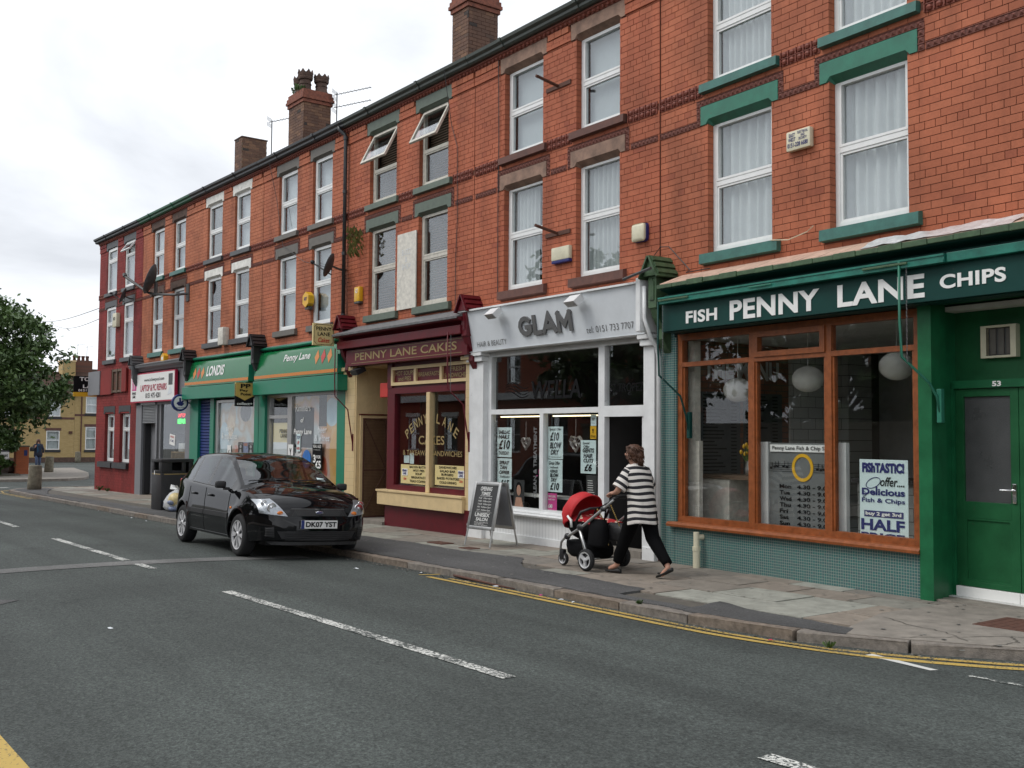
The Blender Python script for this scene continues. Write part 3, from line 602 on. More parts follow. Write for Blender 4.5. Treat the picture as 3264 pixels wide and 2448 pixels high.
# litter and weeds in the gutter
def scrap(x, y, s, material, label, pav=False):
    m = MB(); n = 6; pts = [(math.cos(a*2*math.pi/n)*s*random.uniform(.6, 1.2), math.sin(a*2*math.pi/n)*s*.5*random.uniform(.6, 1.2)) for a in range(n)]
    m.add([(a, b, random.uniform(0, .012)) for a, b in pts]+[(0, 0, .016)], [(i, (i+1) % n, n) for i in range(n)])
    tag(m.build('paper_scrap', material, loc=(x, y, (gz(x)+.011 if pav else rz(x, y))+.003), rot=random.uniform(0, 3)), label, 'litter', 'litter in the road gutter' if not pav else None)
for x, y, s in ((-10.55, -2.78, .035), (-9.1, -2.74, .05), (-7.95, -2.78, .04), (-7.75, -2.79, .03), (-20.5, -2.9, .03), (-21.6, -2.85, .03), (-24.2, -2.8, .03)):
    scrap(x, y, s, M['greysign'], 'small scrap of white litter lying in the gutter by the kerb')
scrap(-11.2, -3.3, .04, M['greysign'], 'scrap of pale litter on the open road just beyond the car'); scrap(-8.6, -6.9, .025, M['greysign'], 'tiny white fleck of litter on the bare road beyond the centre line')
scrap(-5.35, -2.79, .035, M['crimson'], 'small red wrapper lying by the double yellow lines'); scrap(-8.3, -2.76, .03, M['pink'], 'small pink wrapper lying under the kerb')
m = MB(); m.tube([(-.6, .05, .02), (-.3, .02, .022), (0, -.02, .03), (.35, -.01, .02), (.6, .03, .012)], [.014, .016, .014, .012, .006], 6); tag(m.build('fallen_branch', M['rust'], loc=(-9.45, -2.70, rz(-9.45, -2.7)), smooth=True), 'thin brown fallen branch lying in the gutter against the kerb', 'branch')
def weed(x, y, z, s, label, name='weed', n=26):
    m = MB()
    for i in range(n):
        a = random.uniform(0, 6.28); d = random.uniform(.1, .9)*s; h = random.uniform(.4, 1)*s; wd = .16*s
        m.cur = random.random()
        m.add([(math.cos(a)*d*.2-wd*math.sin(a)/2, math.sin(a)*d*.2+wd*math.cos(a)/2, 0), (math.cos(a)*d*.2+wd*math.sin(a)/2, math.sin(a)*d*.2-wd*math.cos(a)/2, 0), (math.cos(a)*d*.7+wd*math.sin(a)/2, math.sin(a)*d*.7-wd*math.cos(a)/2, h*.9), (math.cos(a)*d, math.sin(a)*d, h*.8)], [(0, 1, 2, 3)])
    tag(m.build(name, M['leaf'], rnd=True, loc=(x, y, z)), label, 'weed')
weed(-4.93, -2.63, rz(-4.93, -2.63), .075, 'green weed tuft growing at the kerb foot by the yellow lines'); weed(-7.0, -2.62, gz(-7)-.01, .06, 'low green weed in a kerb joint before the striped jersey')
weed(-33.0, -.42, gz(-33), .16, 'grassy weed at the foot of the painted red corner house'); weed(-32.2, -.40, gz(-32), .13, 'second grassy weed patch along the painted red house wall')
weed(-22.9, -1.75, gz(-22.9), .08, 'small weed at the foot of the black litter bin')

# grit, leaf scraps and gum that nobody could count
m = MB(); rg = random.Random(77); kk_ = resample(offset_line([q for q in KERB if -34 < q[0] < -3.2 and q[1] < 0], -.05), .02)
for i in range(2600):
    q = rg.choice(kk_); x = q[0]+rg.uniform(-.05, .05); y = q[1]-abs(rg.gauss(0, .06)); s = rg.uniform(.004, .014); a = rg.uniform(0, 6.28); z = rz(x, y)+.003; m.cur = rg.random()
    m.add([(x+s*math.cos(a), y+s*math.sin(a), z), (x-s*.6*math.sin(a), y+s*.6*math.cos(a), z+s*.6), (x-s*math.cos(a), y-s*math.sin(a), z), (x+s*.6*math.sin(a), y-s*.6*math.cos(a), z+s*.2)], [(0, 1, 2, 3)])
struct(m.build('gutter_grit', leafmat('grit', (.06, .05, .04), (.22, .2, .17)), rnd=True), 'stuff')
m = MB()
for i in range(260):
    x = rg.uniform(-20, -3.6); y = rg.uniform(-2.4, -.3); s = rg.uniform(.01, .022); m.cur = rg.random(); z = gz(x)+.0125
    m.add([(x+s*math.cos(a*.9)*rg.uniform(.8, 1.2), y+s*math.sin(a*.9), z) for a in range(7)], [list(range(7))])
struct(m.build('chewing_gum_spots', leafmat('gum', (.05, .05, .05), (.24, .23, .21)), rnd=True), 'stuff')
# ------------------------------------------------------------------ terraced houses: walls, bricks, windows
ZS1B, ZS1T, ZL1B, ZL1T = 3.534, 3.673, 5.248, 5.474
ZS2B, ZS2T, ZL2B, ZL2T = 5.620, 5.744, 7.077, 7.307
ZEAVE = 7.42
CH = .0787
def house_rects(k):
    w_ = HW[k]
    return [(.105*w_, .332*w_), (.515*w_, .729*w_)], [(.0795*w_, .3556*w_), (.488*w_, .757*w_)], [(.088*w_-.01, .368*w_-.03), (.498*w_-.02, .773*w_-.04)]
BRICK1 = {}
def unit_brick(material):
    if material.name not in BRICK1: BRICK1[material.name] = MB().box(-.5, .5, 0, 1, -.5, .5).mesh('brick', material)
    return BRICK1[material.name]
def cellwall(m, sb, zb, solid, y0, y1):
    sb = sorted(set(sb)); zb = sorted(set(zb)); ns, nz_ = len(sb)-1, len(zb)-1
    S = [[solid((sb[i]+sb[i+1])/2, (zb[j]+zb[j+1])/2) for j in range(nz_)] for i in range(ns)]
    def g(i, j): return 0 <= i < ns and 0 <= j < nz_ and S[i][j]
    for i in range(ns):
        for j in range(nz_):
            if not S[i][j]: continue
            a, b, c, d = sb[i], sb[i+1], zb[j], zb[j+1]
            m.quad((a, y0, c), (b, y0, c), (b, y0, d), (a, y0, d)); m.quad((b, y1, c), (a, y1, c), (a, y1, d), (b, y1, d))
            if not g(i-1, j): m.quad((a, y1, c), (a, y0, c), (a, y0, d), (a, y1, d))
            if not g(i+1, j): m.quad((b, y0, c), (b, y1, c), (b, y1, d), (b, y0, d))
            if not g(i, j-1): m.quad((a, y1, c), (b, y1, c), (b, y0, c), (a, y0, c))
            if not g(i, j+1): m.quad((a, y0, d), (b, y0, d), (b, y1, d), (a, y1, d))
def lay_bricks(parent, k, s0, s1, z0, z1, excl, jambs, single, joined, nmax, frontz=None, y=0.0, zbase=ZL1B, jit=.0012, out_fn=None):
    """courses of bricks; excl rectangles are left free; the nearest nmax become single parts"""
    L = []
    j0 = math.floor((z0-zbase)/CH+.01); j1 = math.ceil((z1-zbase)/CH-.01)
    for j in range(j0, j1):
        za, zb_ = zbase+j*CH, zbase+(j+1)*CH; zc = (za+zb_)/2
        hdr = (j % 6 == 2); bl = .1155 if hdr else .231; off = (.0578 if hdr else (.1155 if j % 2 else 0))
        iv = [(s0, s1)]
        for (a, b, c, d) in excl:
            if c < zc < d:
                nv = []
                for (p, q) in iv:
                    if b <= p or a >= q: nv.append((p, q)); continue
                    if a > p: nv.append((p, a))
                    if b < q: nv.append((b, q))
                iv = nv
        for (p, q) in iv:
            if q-p < .02: continue
            i0 = math.floor((p-off)/bl)
            x = p; i = i0+1
            while x < q-1e-6:
                nx = min(off+i*bl, q); i += 1
                if q-nx < .035: nx = q
                if nx-x < .035: continue
                dep = .012
                for (jx, jz0, jz1) in jambs:
                    if jz0-.02 < zc < jz1+.02 and abs(nx-jx) < .01: dep = .115
                L.append((x+.0035, nx-.0035, za+.0035, zb_-.0035, dep)); x = nx
    def dist(b): return (WP(k, (b[0]+b[1])/2, 0, (b[2]+b[3])/2)-CAM).length
    L.sort(key=dist)
    rnd = random.Random(k+11)
    off = OFF[parent.name]; me = unit_brick(single)
    for b in L[:nmax]:
        o = bpy.data.objects.new('brick', me); C.objects.link(o); o.parent = parent
        o.location = ((b[0]+b[1])/2, y-rnd.uniform(0, jit*2), (b[2]+b[3])/2+off[2]); o.scale = (b[1]-b[0], b[4]+.002, b[3]-b[2])
    m = MB()
    for b in L[nmax:]:
        m.cur = rnd.random(); yy = y-rnd.uniform(0, jit*2); x0, x1, c, d = b[:4]; y1 = y+b[4]
        m.add([(x0, yy, c), (x1, yy, c), (x1, yy, d), (x0, yy, d), (x0, y1, c), (x1, y1, c), (x1, y1, d), (x0, y1, d)], [(0, 1, 2, 3), (1, 5, 6, 2), (4, 0, 3, 7), (3, 2, 6, 7), (4, 5, 1, 0)])
    if m.v: o = m.build('brickwork', joined, parent, rnd=True); o['kind'] = 'stuff'
def lintel(parent, l, r, b, t, material, proud=.015):
    m = MB(); c = .055; n = [(l, t), (l, b), (l+.085, b), (l+.135, b+c), (r-.135, b+c), (r-.085, b), (r, b), (r, t)]
    m.prism(n, -proud, .06)
    # soffit sloping down towards the frame
    q = [(l+.085, b), (l+.135, b+c), (r-.135, b+c), (r-.085, b)]; pr_ = -proud+.003
    for (a0, z0), (a1, z1) in zip(q, q[1:]): m.quad((a0, pr_, z0), (a1, pr_, z1), (a1, .1, b-.015), (a0, .1, b-.015))
    return m.build('lintel', material, parent)
def sill(parent, l, r, b, t, material):
    m = MB(); m.prismx([(-.075, b+.01), (-.07, t-.012), (.12, t+.012), (.12, b+.02), (.0, b)], l, r); o = m.build('sill', material, parent); return o
def curtain(parent, s0, s1, z0, z1, y, material, folds=7, amp=.034, name='curtain'):
    m = MB(); n = folds*8; ph = random.random()*6
    P_ = [(s0+(s1-s0)*i/n, y+amp*math.sin(i/8*6.283+ph+.6*math.sin(i*.37))) for i in range(n+1)]
    m.add([(a, b, z0) for a, b in P_]+[(a, b, z1) for a, b in P_], [(i, i+1, n+2+i, n+1+i) for i in range(n)])
    return m.build(name, material, parent, smooth=True)
def window(parent, s0, s1, z0, z1, style='net', fm='upvc', split=.5, opened=None, y=.09):
    m = MB(); fw = .055; F = lambda a, b, c, d, y0, y1: m.box(a, b, y0, y1, c, d)
    yb = y+.06; sp = z0+(z1-z0)*split
    F(s0, s0+fw, z0, z1, y, yb); F(s1-fw, s1, z0, z1, y, yb); F(s0+fw, s1-fw, z1-fw, z1, y, yb); F(s0+fw, s1-fw, z0, z0+fw*1.15, y, yb)
    if opened is None or opened[0] != 'all': F(s0+fw, s1-fw, sp-.03, sp+.03, y+.002, yb-.002)
    g = .028                                                 # sash frames inside the outer frame
    for a, b in ((z0+fw*1.15, sp-.03), (sp+.03, z1-fw)):
        if opened and a > sp: continue
        yy = y+.012 if a < sp else y-.004
        F(s0+fw, s0+fw+g, a, b, yy, yb-.004); F(s1-fw-g, s1-fw, a, b, yy, yb-.004); F(s0+fw+g, s1-fw-g, a, a+g, yy, yb-.004); F(s0+fw+g, s1-fw-g, b-g, b, yy, yb-.004)
    o = m.build('window', M[fm], parent)
    for a, b in ((z0+fw*1.15+g, sp-.03-g), (sp+.03+g, z1-fw-g)):
        if opened and a > sp: continue
        p = MB(); yy = y+.035; p.box(s0+fw+g-.004, s1-fw-g+.004, yy, yy+.006, a-.004, b+.004); p.build('pane', M['pane'], o)
    if opened:                                                # top-hung light swung outwards
        ang = opened[1]; H = z1-fw-(sp+.03); q = MB(); a, b = s0+fw-.02, s1-fw+.02
        q.box(a, a+.05, -.02, .02, -H, 0); q.box(b-.05, b, -.02, .02, -H, 0); q.box(a+.05, b-.05, -.02, .02, -.05, 0); q.box(a+.05, b-.05, -.02, .02, -H, -H+.05)
        Mx = Matrix.Translation((0, y, z1-fw)) @ Matrix.Rotation(-ang, 4, 'X'); q.xf(Mx); q.build('open_light', M[fm], o)
        q = MB(); q.box(a+.045, b-.045, -.003, .003, -H+.045, -.045); q.xf(Mx); q.build('pane', M['pane'], o)
    yi = y+.14
    if style == 'net': curtain(o, s0+.02, s1-.02, z0+.02, z1-.02, yi, M['net'], random.randint(7, 10))
    elif style == 'nethalf': curtain(o, s0+.02, s0+(s1-s0)*.62, z0+.02, z1-.02, yi, M['net'], 6); curtain(o, s0+(s1-s0)*.86, s1-.02, z0+.02, z1-.02, yi, M['net'], 2)
    elif style == 'blind':
        q = MB(); n = int((z1-z0)/.03)
        for i in range(n): zz = z0+.03+i*.03; q.quad((s0+.03, yi, zz), (s1-.03, yi, zz), (s1-.03, yi+.006, zz+.033), (s0+.03, yi+.006, zz+.033))
        q.build('blind', M['blind'], o)
    elif style == 'woodblind':
        q = MB(); n = int((z1-z0)/.045)
        for i in range(n): zz = z0+.03+i*.045; q.box(s0+.03, s1-.03, yi, yi+.03, zz, zz+.012)
        q.build('blind', M['woodblind'], o)
    elif style == 'drape': curtain(o, s0+.02, s0+(s1-s0)*.5, z0+.02, z1-.02, yi, M['drape'], 5); curtain(o, s0+(s1-s0)*.66, s1-.02, z0+.02, z1-.02, yi+.02, M['net'], 4)
    return o
# shared ornament pieces
def egg_mesh():
    m = MB(); m.box(0, .108, -.01, .03, 0, .16)
    for z in (.04, .122):
        m.ell((.054, -.012, z), .036, .03, .034, 8, 4); m.box(.0, .012, -.03, .0, z-.035, z+.035)
    m.box(0, .108, -.022, 0, .076, .086)
    return m.mesh('egg_moulding', M['terra'])
def orn_mesh():
    m = MB(); m.box(0, .072, -.006, .02, 0, .072)
    m.add([(.008, -.006, .008), (.064, -.006, .008), (.064, -.006, .064), (.008, -.006, .064), (.036, -.024, .036)], [(0, 1, 4), (1, 2, 4), (2, 3, 4), (3, 0, 4)])
    m.box(0, .072, -.014, 0, .066, .072); m.box(0, .072, -.014, 0, 0, .006)
    return m.mesh('ornament_tile', M['terra2'])
def den_mesh(): return MB().bbox(.004, .156, -.035, .03, 0, .088, .006).mesh('dentil_block', M['brick_red'])
def denp_mesh(): return MB().bbox(.004, .156, -.035, .03, 0, .088, .006).mesh('dentil_block', M['brick_paint'])
def ogee_mesh():
    m = MB(); m.prismx([(.03, 0), (-.02, 0), (-.028, .02), (-.055, .05), (-.07, .055), (-.07, .085), (.03, .085)], 0, .1); m.ell((.05, -.04, .03), .03, .025, .028, 8, 4)
    return m.mesh('eaves_moulding', M['terra'])
EGG, ORN, DEN, DENP, OGE = egg_mesh(), orn_mesh(), den_mesh(), denp_mesh(), ogee_mesh()
def piece(name, me, parent, x, y, z, rot=0):
    o = bpy.data.objects.new(name, me); C.objects.link(o); o.parent = parent; off = OFF[parent.name]; o.location = (x+off[0], y+off[1], z+off[2])
    if rot: o.rotation_euler = (0, rot, 0)
    return o
# per-house look
HC = [dict(lab='dark red painted corner house with ground floor windows and patched fascia', brick='paint', lint='slate', lint2='slate', sill='slate', gut='gutter', win1=['net', 'net'], win2=['net', 'net']),
      dict(lab='brick house above the laptop repair shop with sooty lintels', brick='red2', lint='sootstone', lint2='sootstone', sill='tealsill', gut='gutter_brightgreen', win1=['drape', 'nethalf'], win2=['net', 'blind']),
      dict(lab='brick house with white painted lintels above the left half of the green convenience store', brick='red2', lint='white_lintel', lint2='white_lintel', sill='slate', gut='gutter', win1=['woodblind', 'drape'], win2=['drape', 'blind']),
      dict(lab='brick house with grey brown lintels above the right half of the green convenience store', brick='red', lint='greybrown', lint2='greybrown', sill='greybrown', gut='gutter', win1=['blind', 'blind'], win2=['blind', 'blind']),
      dict(lab='brick house with sage green lintels above the maroon cake shop', brick='red3', lint='sage', lint2='sage', sill='sage', gut='gutter_green', win1=['woodblind', 'woodblind'], win2=['woodblind', 'woodblind']),
      dict(lab='brick house with brown sandstone lintels above the white hair salon', brick='red3', lint='stone', lint2='stone', sill='brownpaint', gut='gutter_green', win1=['nethalf', 'net'], win2=['blind', 'blind']),
      dict(lab='brick house with teal lintels and sills above the fish and chip shop', brick='red', lint='teal', lint2='teal', sill='tealsill', gut='gutter_green', win1=['net', 'net'], win2=['net', 'net'])]
RECESS = [.02, .055, .055, .06, .07, .09, .09]
ZSHOP = [2.6, 3.32, 3.22, 3.24, 3.34, 3.30, 3.36]         # wall starts here above each shop front
HOUSES = []
for k in range(7):
    c = HC[k]; s0, s1 = S0[k], S1[k]; zg = ZG[k]
    h = thing('terraced_house', c['lab'], 'house', WP(k, 0, 0, zg), ANG[k], 'terraced houses with shops along the street'); OFF[h.name] = (0, 0, -zg); HOUSES.append(h)
    wins, lints, sills = house_rects(k); zs = ZSHOP[k]
    bm_s, bm_j = M['brick_'+c['brick']], M['bricks_'+c['brick']]
    mort = M['mortar_paint' if k == 0 else 'mortar']
    op = [(a-.008, b, ZS1T-.02, ZL1B+.05) for a, b in wins]+[(a-.008, b, ZS2T-.02, ZL2B+.05) for a, b in wins]
    gop = []
    if k == 0: gop = [(.56, 1.46, .56, 2.03), (1.98, 2.88, .56, 2.03)]
    else: gop = [(s0+.06, s1-.06, -2, zs-.1)]
    sb = [s0, s1]+[x for r_ in op+gop for x in r_[:2]]; zb = [zg-.4, 7.30]+[z for r_ in op+gop for z in r_[2:] if z > zg-.4]
    def solid(s, z):
        return not any(a < s < b and c_ < z < d for a, b, c_, d in op+gop)
    m = MB(); cellwall(m, sb, zb, solid, .006, .2); m.build('wall', mort, h)
    # shell: party walls, floors, back wall
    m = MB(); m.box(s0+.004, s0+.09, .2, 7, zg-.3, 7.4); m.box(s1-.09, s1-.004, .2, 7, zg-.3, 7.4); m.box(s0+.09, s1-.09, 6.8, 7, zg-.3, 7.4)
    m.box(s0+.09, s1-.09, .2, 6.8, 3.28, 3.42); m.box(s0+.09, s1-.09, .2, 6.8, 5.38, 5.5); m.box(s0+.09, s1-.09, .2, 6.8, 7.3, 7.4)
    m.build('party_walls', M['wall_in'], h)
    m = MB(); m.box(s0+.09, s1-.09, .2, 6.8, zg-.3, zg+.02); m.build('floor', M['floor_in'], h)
    # bricks
    ex = [(a, b, ZS1T-.02, ZL1B+.06) for a, b in wins]+[(a, b, ZS2T-.02, ZL2B+.06) for a, b in wins]
    ex += [(a, b, ZL1B, ZL1T) for a, b in lints]+[(a, b, ZL2B, ZL2T+.1) for a, b in lints]
    ex += [(a+.02, b-.02, ZS1B+.02, ZS1T) for a, b in sills]+[(a+.02, b-.02, ZS2B+.02, ZS2T) for a, b in sills]
    ex += [(s0, s1, 5.61, 5.75)]+[(a-.07, b+.07, ZL1T+.005, ZL1T+.07) for a, b in lints]
    if k == 0: ex += [(a, b, c_, d) for a, b, c_, d in gop]
    jm = [(a, ZS1T, ZL1B+.05) for a, b in wins]+[(a, ZS2T, ZL2B+.05) for a, b in wins]+([(a, .58, 2.03) for a, b, _, _ in gop] if k == 0 else [])
    lay_bricks(h, k, s0, s1, (zg-.05 if k == 0 else zs), 7.06, ex, jm, bm_s, bm_j, 300)
    # proud band above the top string
    m = MB(); rnd = random.Random(k)
    for a, b in [(s0, lints[0][0]), (lints[0][1], lints[1][0]), (lints[1][1], s1)]:
        m.cur = rnd.random(); m.box(a, b, -.022, .02, 7.085, 7.112)
        x = a
        for j in range(2):
            x = a
            while x < b-.01:
                nx = min(x+(.23 if j else .18)*(1 if x > a else .7), b); m.cur = rnd.random(); m.box(x+.003, nx-.003, -.02+rnd.uniform(-.001, .001), .02, 7.082+.065*j+.004, 7.082+.065*(j+1)); x = nx
        n = int((b-a)/.16)
        for i in range(n): piece('dentil_block', DENP if k == 0 else DEN, h, a+(b-a-n*.16)/2+i*.16, 0, 7.218)
    o = m.build('eaves_brickwork', bm_j, h, rnd=True); o['kind'] = 'stuff'
    n = int((s1-s0)/.1)
    for i in range(n): piece('eaves_moulding', OGE, h, s0+i*(s1-s0)/n, 0, 7.312)
    # ornament bands
    segs = [(s0, sills[0][0]), (sills[0][1], sills[1][0]), (sills[1][1], s1)]
    for a, b in segs:
        n = max(int((b-a)/.108), 1)
        for i in range(n): piece('egg_moulding', EGG, h, a+(b-a-n*.108)/2+i*.108, 0, 5.60)
    for a, b in [(s0, lints[0][0]-.075), (lints[0][1]+.075, lints[1][0]-.075), (lints[1][1]+.075, s1)]:
        n = max(int((b-a)/.072), 1)
        for i in range(n): piece('ornament_tile', ORN, h, a+(b-a-n*.072)/2+i*.072, 0, ZL1B-.005)
    for a, b in lints:
        for i in range(4): piece('ornament_tile', ORN, h, a-.075, 0, ZL1B-.005+i*.072); piece('ornament_tile', ORN, h, b+.003, 0, ZL1B-.005+i*.072)
        n = int((b-a+.15)/.072)
        for i in range(n): piece('ornament_tile', ORN, h, a-.075+(b-a+.15-n*.072)/2+i*.072, 0, ZL1T+.008)
    # lintels, sills, windows
    for i in range(2):
        lintel(h, *lints[i], ZL1B, ZL1T, M[c['lint']]); lintel(h, *lints[i], ZL2B, ZL2T, M[c['lint2']])
        st = c['sill']; sill(h, *sills[i], ZS1B, ZS1T, M[st if not (k == 1) else 'tealsill']); sill(h, *sills[i], ZS2B, ZS2T, M[st])
        a, b = wins[i]; fm = 'sash' if k == 4 else 'upvc'
        op_ = None
        if k == 4: op_ = ('top', R(27))
        if k == 0 and i == 1: op_ = ('top', R(35))
        sp = .72 if k == 0 else (.46 if k == 4 else .5)
        window(h, a, b, ZS1T+.005, ZL1B+.04, c['win1'][i], fm, .68 if k == 0 else .52, None, RECESS[k])
        window(h, a, b, ZS2T+.005, ZL2B+.03, c['win2'][i], fm, sp, op_, RECESS[k])
    # gutter and roof
    gm = M[c['gut']]
    m = MB(); m.prismx([(-.06, 7.40), (-.12, 7.40), (-.15, 7.425), (-.155, 7.46), (-.20, 7.49), (-.21, 7.535), (-.19, 7.535), (-.17, 7.51), (-.03, 7.50), (.05, 7.5), (.05, 7.40)], s0-(.1 if k == 0 else 0), s1+.002)
    for x in (s0+.9, s0+2.7): m.prismx([(-.11, 7.392), (-.16, 7.415), (-.168, 7.455), (-.215, 7.485), (-.222, 7.542), (-.18, 7.542), (-.05, 7.41)], x, x+.07)
    m.build('gutter', gm, h)
    m = MB(); m.add([(s0, -.12, 7.52), (s1, -.12, 7.52), (s1, 4.2, 9.75), (s0, 4.2, 9.75), (s1, 8, 7.7), (s0, 8, 7.7), (s0, -.12, 7.47), (s1, -.12, 7.47)], [(0, 1, 2, 3), (3, 2, 4, 5), (6, 7, 1, 0), (0, 3, 5), (1, 4, 2)]); m.build('roof', M['slates'], h)
    if k in (0, 6):
        m = MB(); xx = s0+.003 if k == 0 else s1-.003
        m.add([(xx, .2, 7.3), (xx, 7, 7.3), (xx, 4.2, 9.7)], [(0, 1, 2)]); m.build('gable', mort, h)
H0, H1, H2, H3, H4, H5, H6 = HOUSES
# gable end of the corner house at the side street
m = MB(); m.box(S0[0]-.002, S0[0]+.004, .0, 7, ZG[0]-.3, 7.45); m.build('gable_wall', M['mortar_paint'], H0)
# ------------------------------------------------------------------ chimney stacks on the party walls
def chimney(x0, x1, y0, y1, z0, ztop, label, pots=0, corbel=True, k=0, material='soot', nmax=150):
    cx, cy = (x0+x1)/2, (y0+y1)/2
    t = thing('chimney_stack', label, 'chimney', (cx, cy, z0)); OFF[t.name] = (-cx, -cy, -z0)
    m = MB(); m.box(x0+.008, x1-.008, y0+.008, y1-.008, z0, ztop); m.build('stack_core', M['mortar_pale'] if not corbel else M['mortar'], t)
    L = []
    zc = ztop-(.36 if corbel else .0)
    n = int((zc-z0)/.078)
    for j in range(n):
        z = z0+(zc-z0)*j/n; hh = (zc-z0)/n
        off = .11 if j % 2 else 0
        x = x0-off
        while x < x1-.03:
            a, b = max(x, x0), min(x+.22, x1); L.append((a+.004, b-.004, y0, y0+.02, z+.004, z+hh-.004)) if b-a > .03 else None; x += .22
        y = y0-(.11-off)
        while y < y1-.03:
            a, b = max(y, y0+.02), min(y+.22, y1); L.append((x1-.02, x1, a+.004, b-.004, z+.004, z+hh-.004)) if b-a > .03 else None; y += .22
    me = unit_brick(M['brick_'+material]); rnd = random.Random(k)
    for b in L[-300:]:
        o = bpy.data.objects.new('brick', me); C.objects.link(o); o.parent = t; o.location = ((b[0]+b[1])/2-cx, b[2]-cy-rnd.uniform(0, .003), (b[4]+b[5])/2-z0); o.scale = (b[1]-b[0]+rnd.uniform(0, .003), b[3]-b[2], b[5]-b[4])
    m = MB()
    for b in L[:-300]: m.cur = rnd.random(); m.box(*b)
    if m.v: m.build('brickwork', M['bricks_'+material], t, rnd=True)['kind'] = 'stuff'
    if corbel:
        for (dz0, dz1, ov) in ((-.36, -.27, .035), (-.265, -.19, .07), (-.185, -.1, .05), (-.095, 0, .02)):
            p = MB(); p.bbox(x0-ov, x1+ov, y0-ov, y1+ov, ztop+dz0, ztop+dz1, .008); p.build('corbel_course', M['corbelbrick'], t)
            for i in range(4): pass
    else:
        p = MB(); p.bbox(x0-.02, x1+.02, y0-.02, y1+.02, ztop, ztop+.04, .01); p.build('capping', M['sootstone'], t)
    if pots:
        for i, (px, py, hh) in enumerate(pots):
            q = MB(); prof = [(.19, 0), (.18, .06), (.16, .12), (.155, .22), (.17, .23), (.17, .25), (.155, .26), (.15, .36), (.19, .37), (.2, .40), (.205, .44), (.195, .455), (.205, .47), (.205, .56)]
            q.lathe([(r_, z*hh) for r_, z in prof], 16, (px, py, ztop))
            for j in range(8):
                a = j*math.pi/4; ca, sa = math.cos(a), math.sin(a); tw = .07
                q.add([(px+.205*ca-tw*sa, py+.205*sa+tw*ca, ztop+.55*hh), (px+.205*ca+tw*sa, py+.205*sa-tw*ca, ztop+.55*hh), (px+.205*ca, py+.205*sa, ztop+.66*hh), (px+.17*ca-tw*sa, py+.17*sa+tw*ca, ztop+.55*hh), (px+.17*ca+tw*sa, py+.17*sa-tw*ca, ztop+.55*hh), (px+.17*ca, py+.17*sa, ztop+.64*hh)], [(0, 1, 2), (4, 3, 5), (1, 4, 5, 2), (3, 0, 2, 5)])
            q.build('chimney_pot', M['sootstone'], t, auto=40)
        q = MB()
        for i in range(90):
            px, py = random.choice([(cx+.2, y0+.1), (cx-.25, y0+.05), (cx+.1, y0-.02)]); a = random.uniform(0, 6.28); d = random.uniform(0, .1); h_ = random.uniform(.02, .2); q.cur = random.random()
            q.add([(px+d*math.cos(a), py+d*math.sin(a), ztop+h_*.3), (px+(d+.05)*math.cos(a), py+(d+.05)*math.sin(a), ztop+h_), (px+d*math.cos(a+.6), py+d*math.sin(a+.6), ztop+h_)], [(0, 1, 2)])
        q.build('weeds', M['leaf'], t, rnd=True)['kind'] = 'stuff'
    return t
chimney(-26.21, -25.27, 2.5, 3.31, 8.3, 10.72, 'tall sooty brick chimney stack with crown topped clay pots', [(-26.0, 2.75, .82), (-25.62, 2.70, .95), (-25.46, 3.1, .8)], True, 1)
chimney(-18.06, -17.46, 2.5, 3.26, 8.3, 10.72, 'sooty brick chimney stack rising above the sage lintel house', [(-17.8, 2.7, 1.0)], True, 2)
chimney(-30.07, -29.51, 2.5, 3.3, 8.3, 10.36, 'plain brown brick chimney stack without pots next to an aerial', 0, False, 3)
# aerials
def aerial(x, y, z0, z1, booms, label, grid=True):
    t = thing('tv_aerial', label, 'aerial', (x, y, z0)); m = MB(); m.tube([(0, 0, 0), (0, 0, z1-z0)], .018, 6); m.build('mast', M['steel'], t)
    for (zz, dx, dy, L) in booms:
        b = MB(); d = Vector((dx, dy, .12)).normalized(); n = Vector((-d.y, d.x, 0)); o = Vector((0, 0, zz-z0))
        b.tube([o-d*.1, o+d*L], .011, 5)
        for i in range(9): c = o+d*(L*(i+1)/9.2); w_ = .1-.004*i; b.tube([c-n*w_, c+n*w_], .006, 4)
        if grid:
            for s_ in (-1, 1):
                for q in range(4): zz2 = s_*(.04+.03*q); c = o-d*.08; b.tube([c+n*.16+Vector((0, 0, zz2)), c-n*.16+Vector((0, 0, zz2))], .006, 4)
        b.build('boom', M['steel'], t)
aerial(-28.95, 3.2, 8.3, 10.86, [(10.82, .75, .6, .95)], 'thin mast aerial standing right of the plain brown chimney')
aerial(-25.15, 3.42, 9.4, 10.75, [(10.7, .75, .6, 1.0), (10.35, .75, .6, 1.0)], 'double boom aerial clamped to the tall potted chimney')
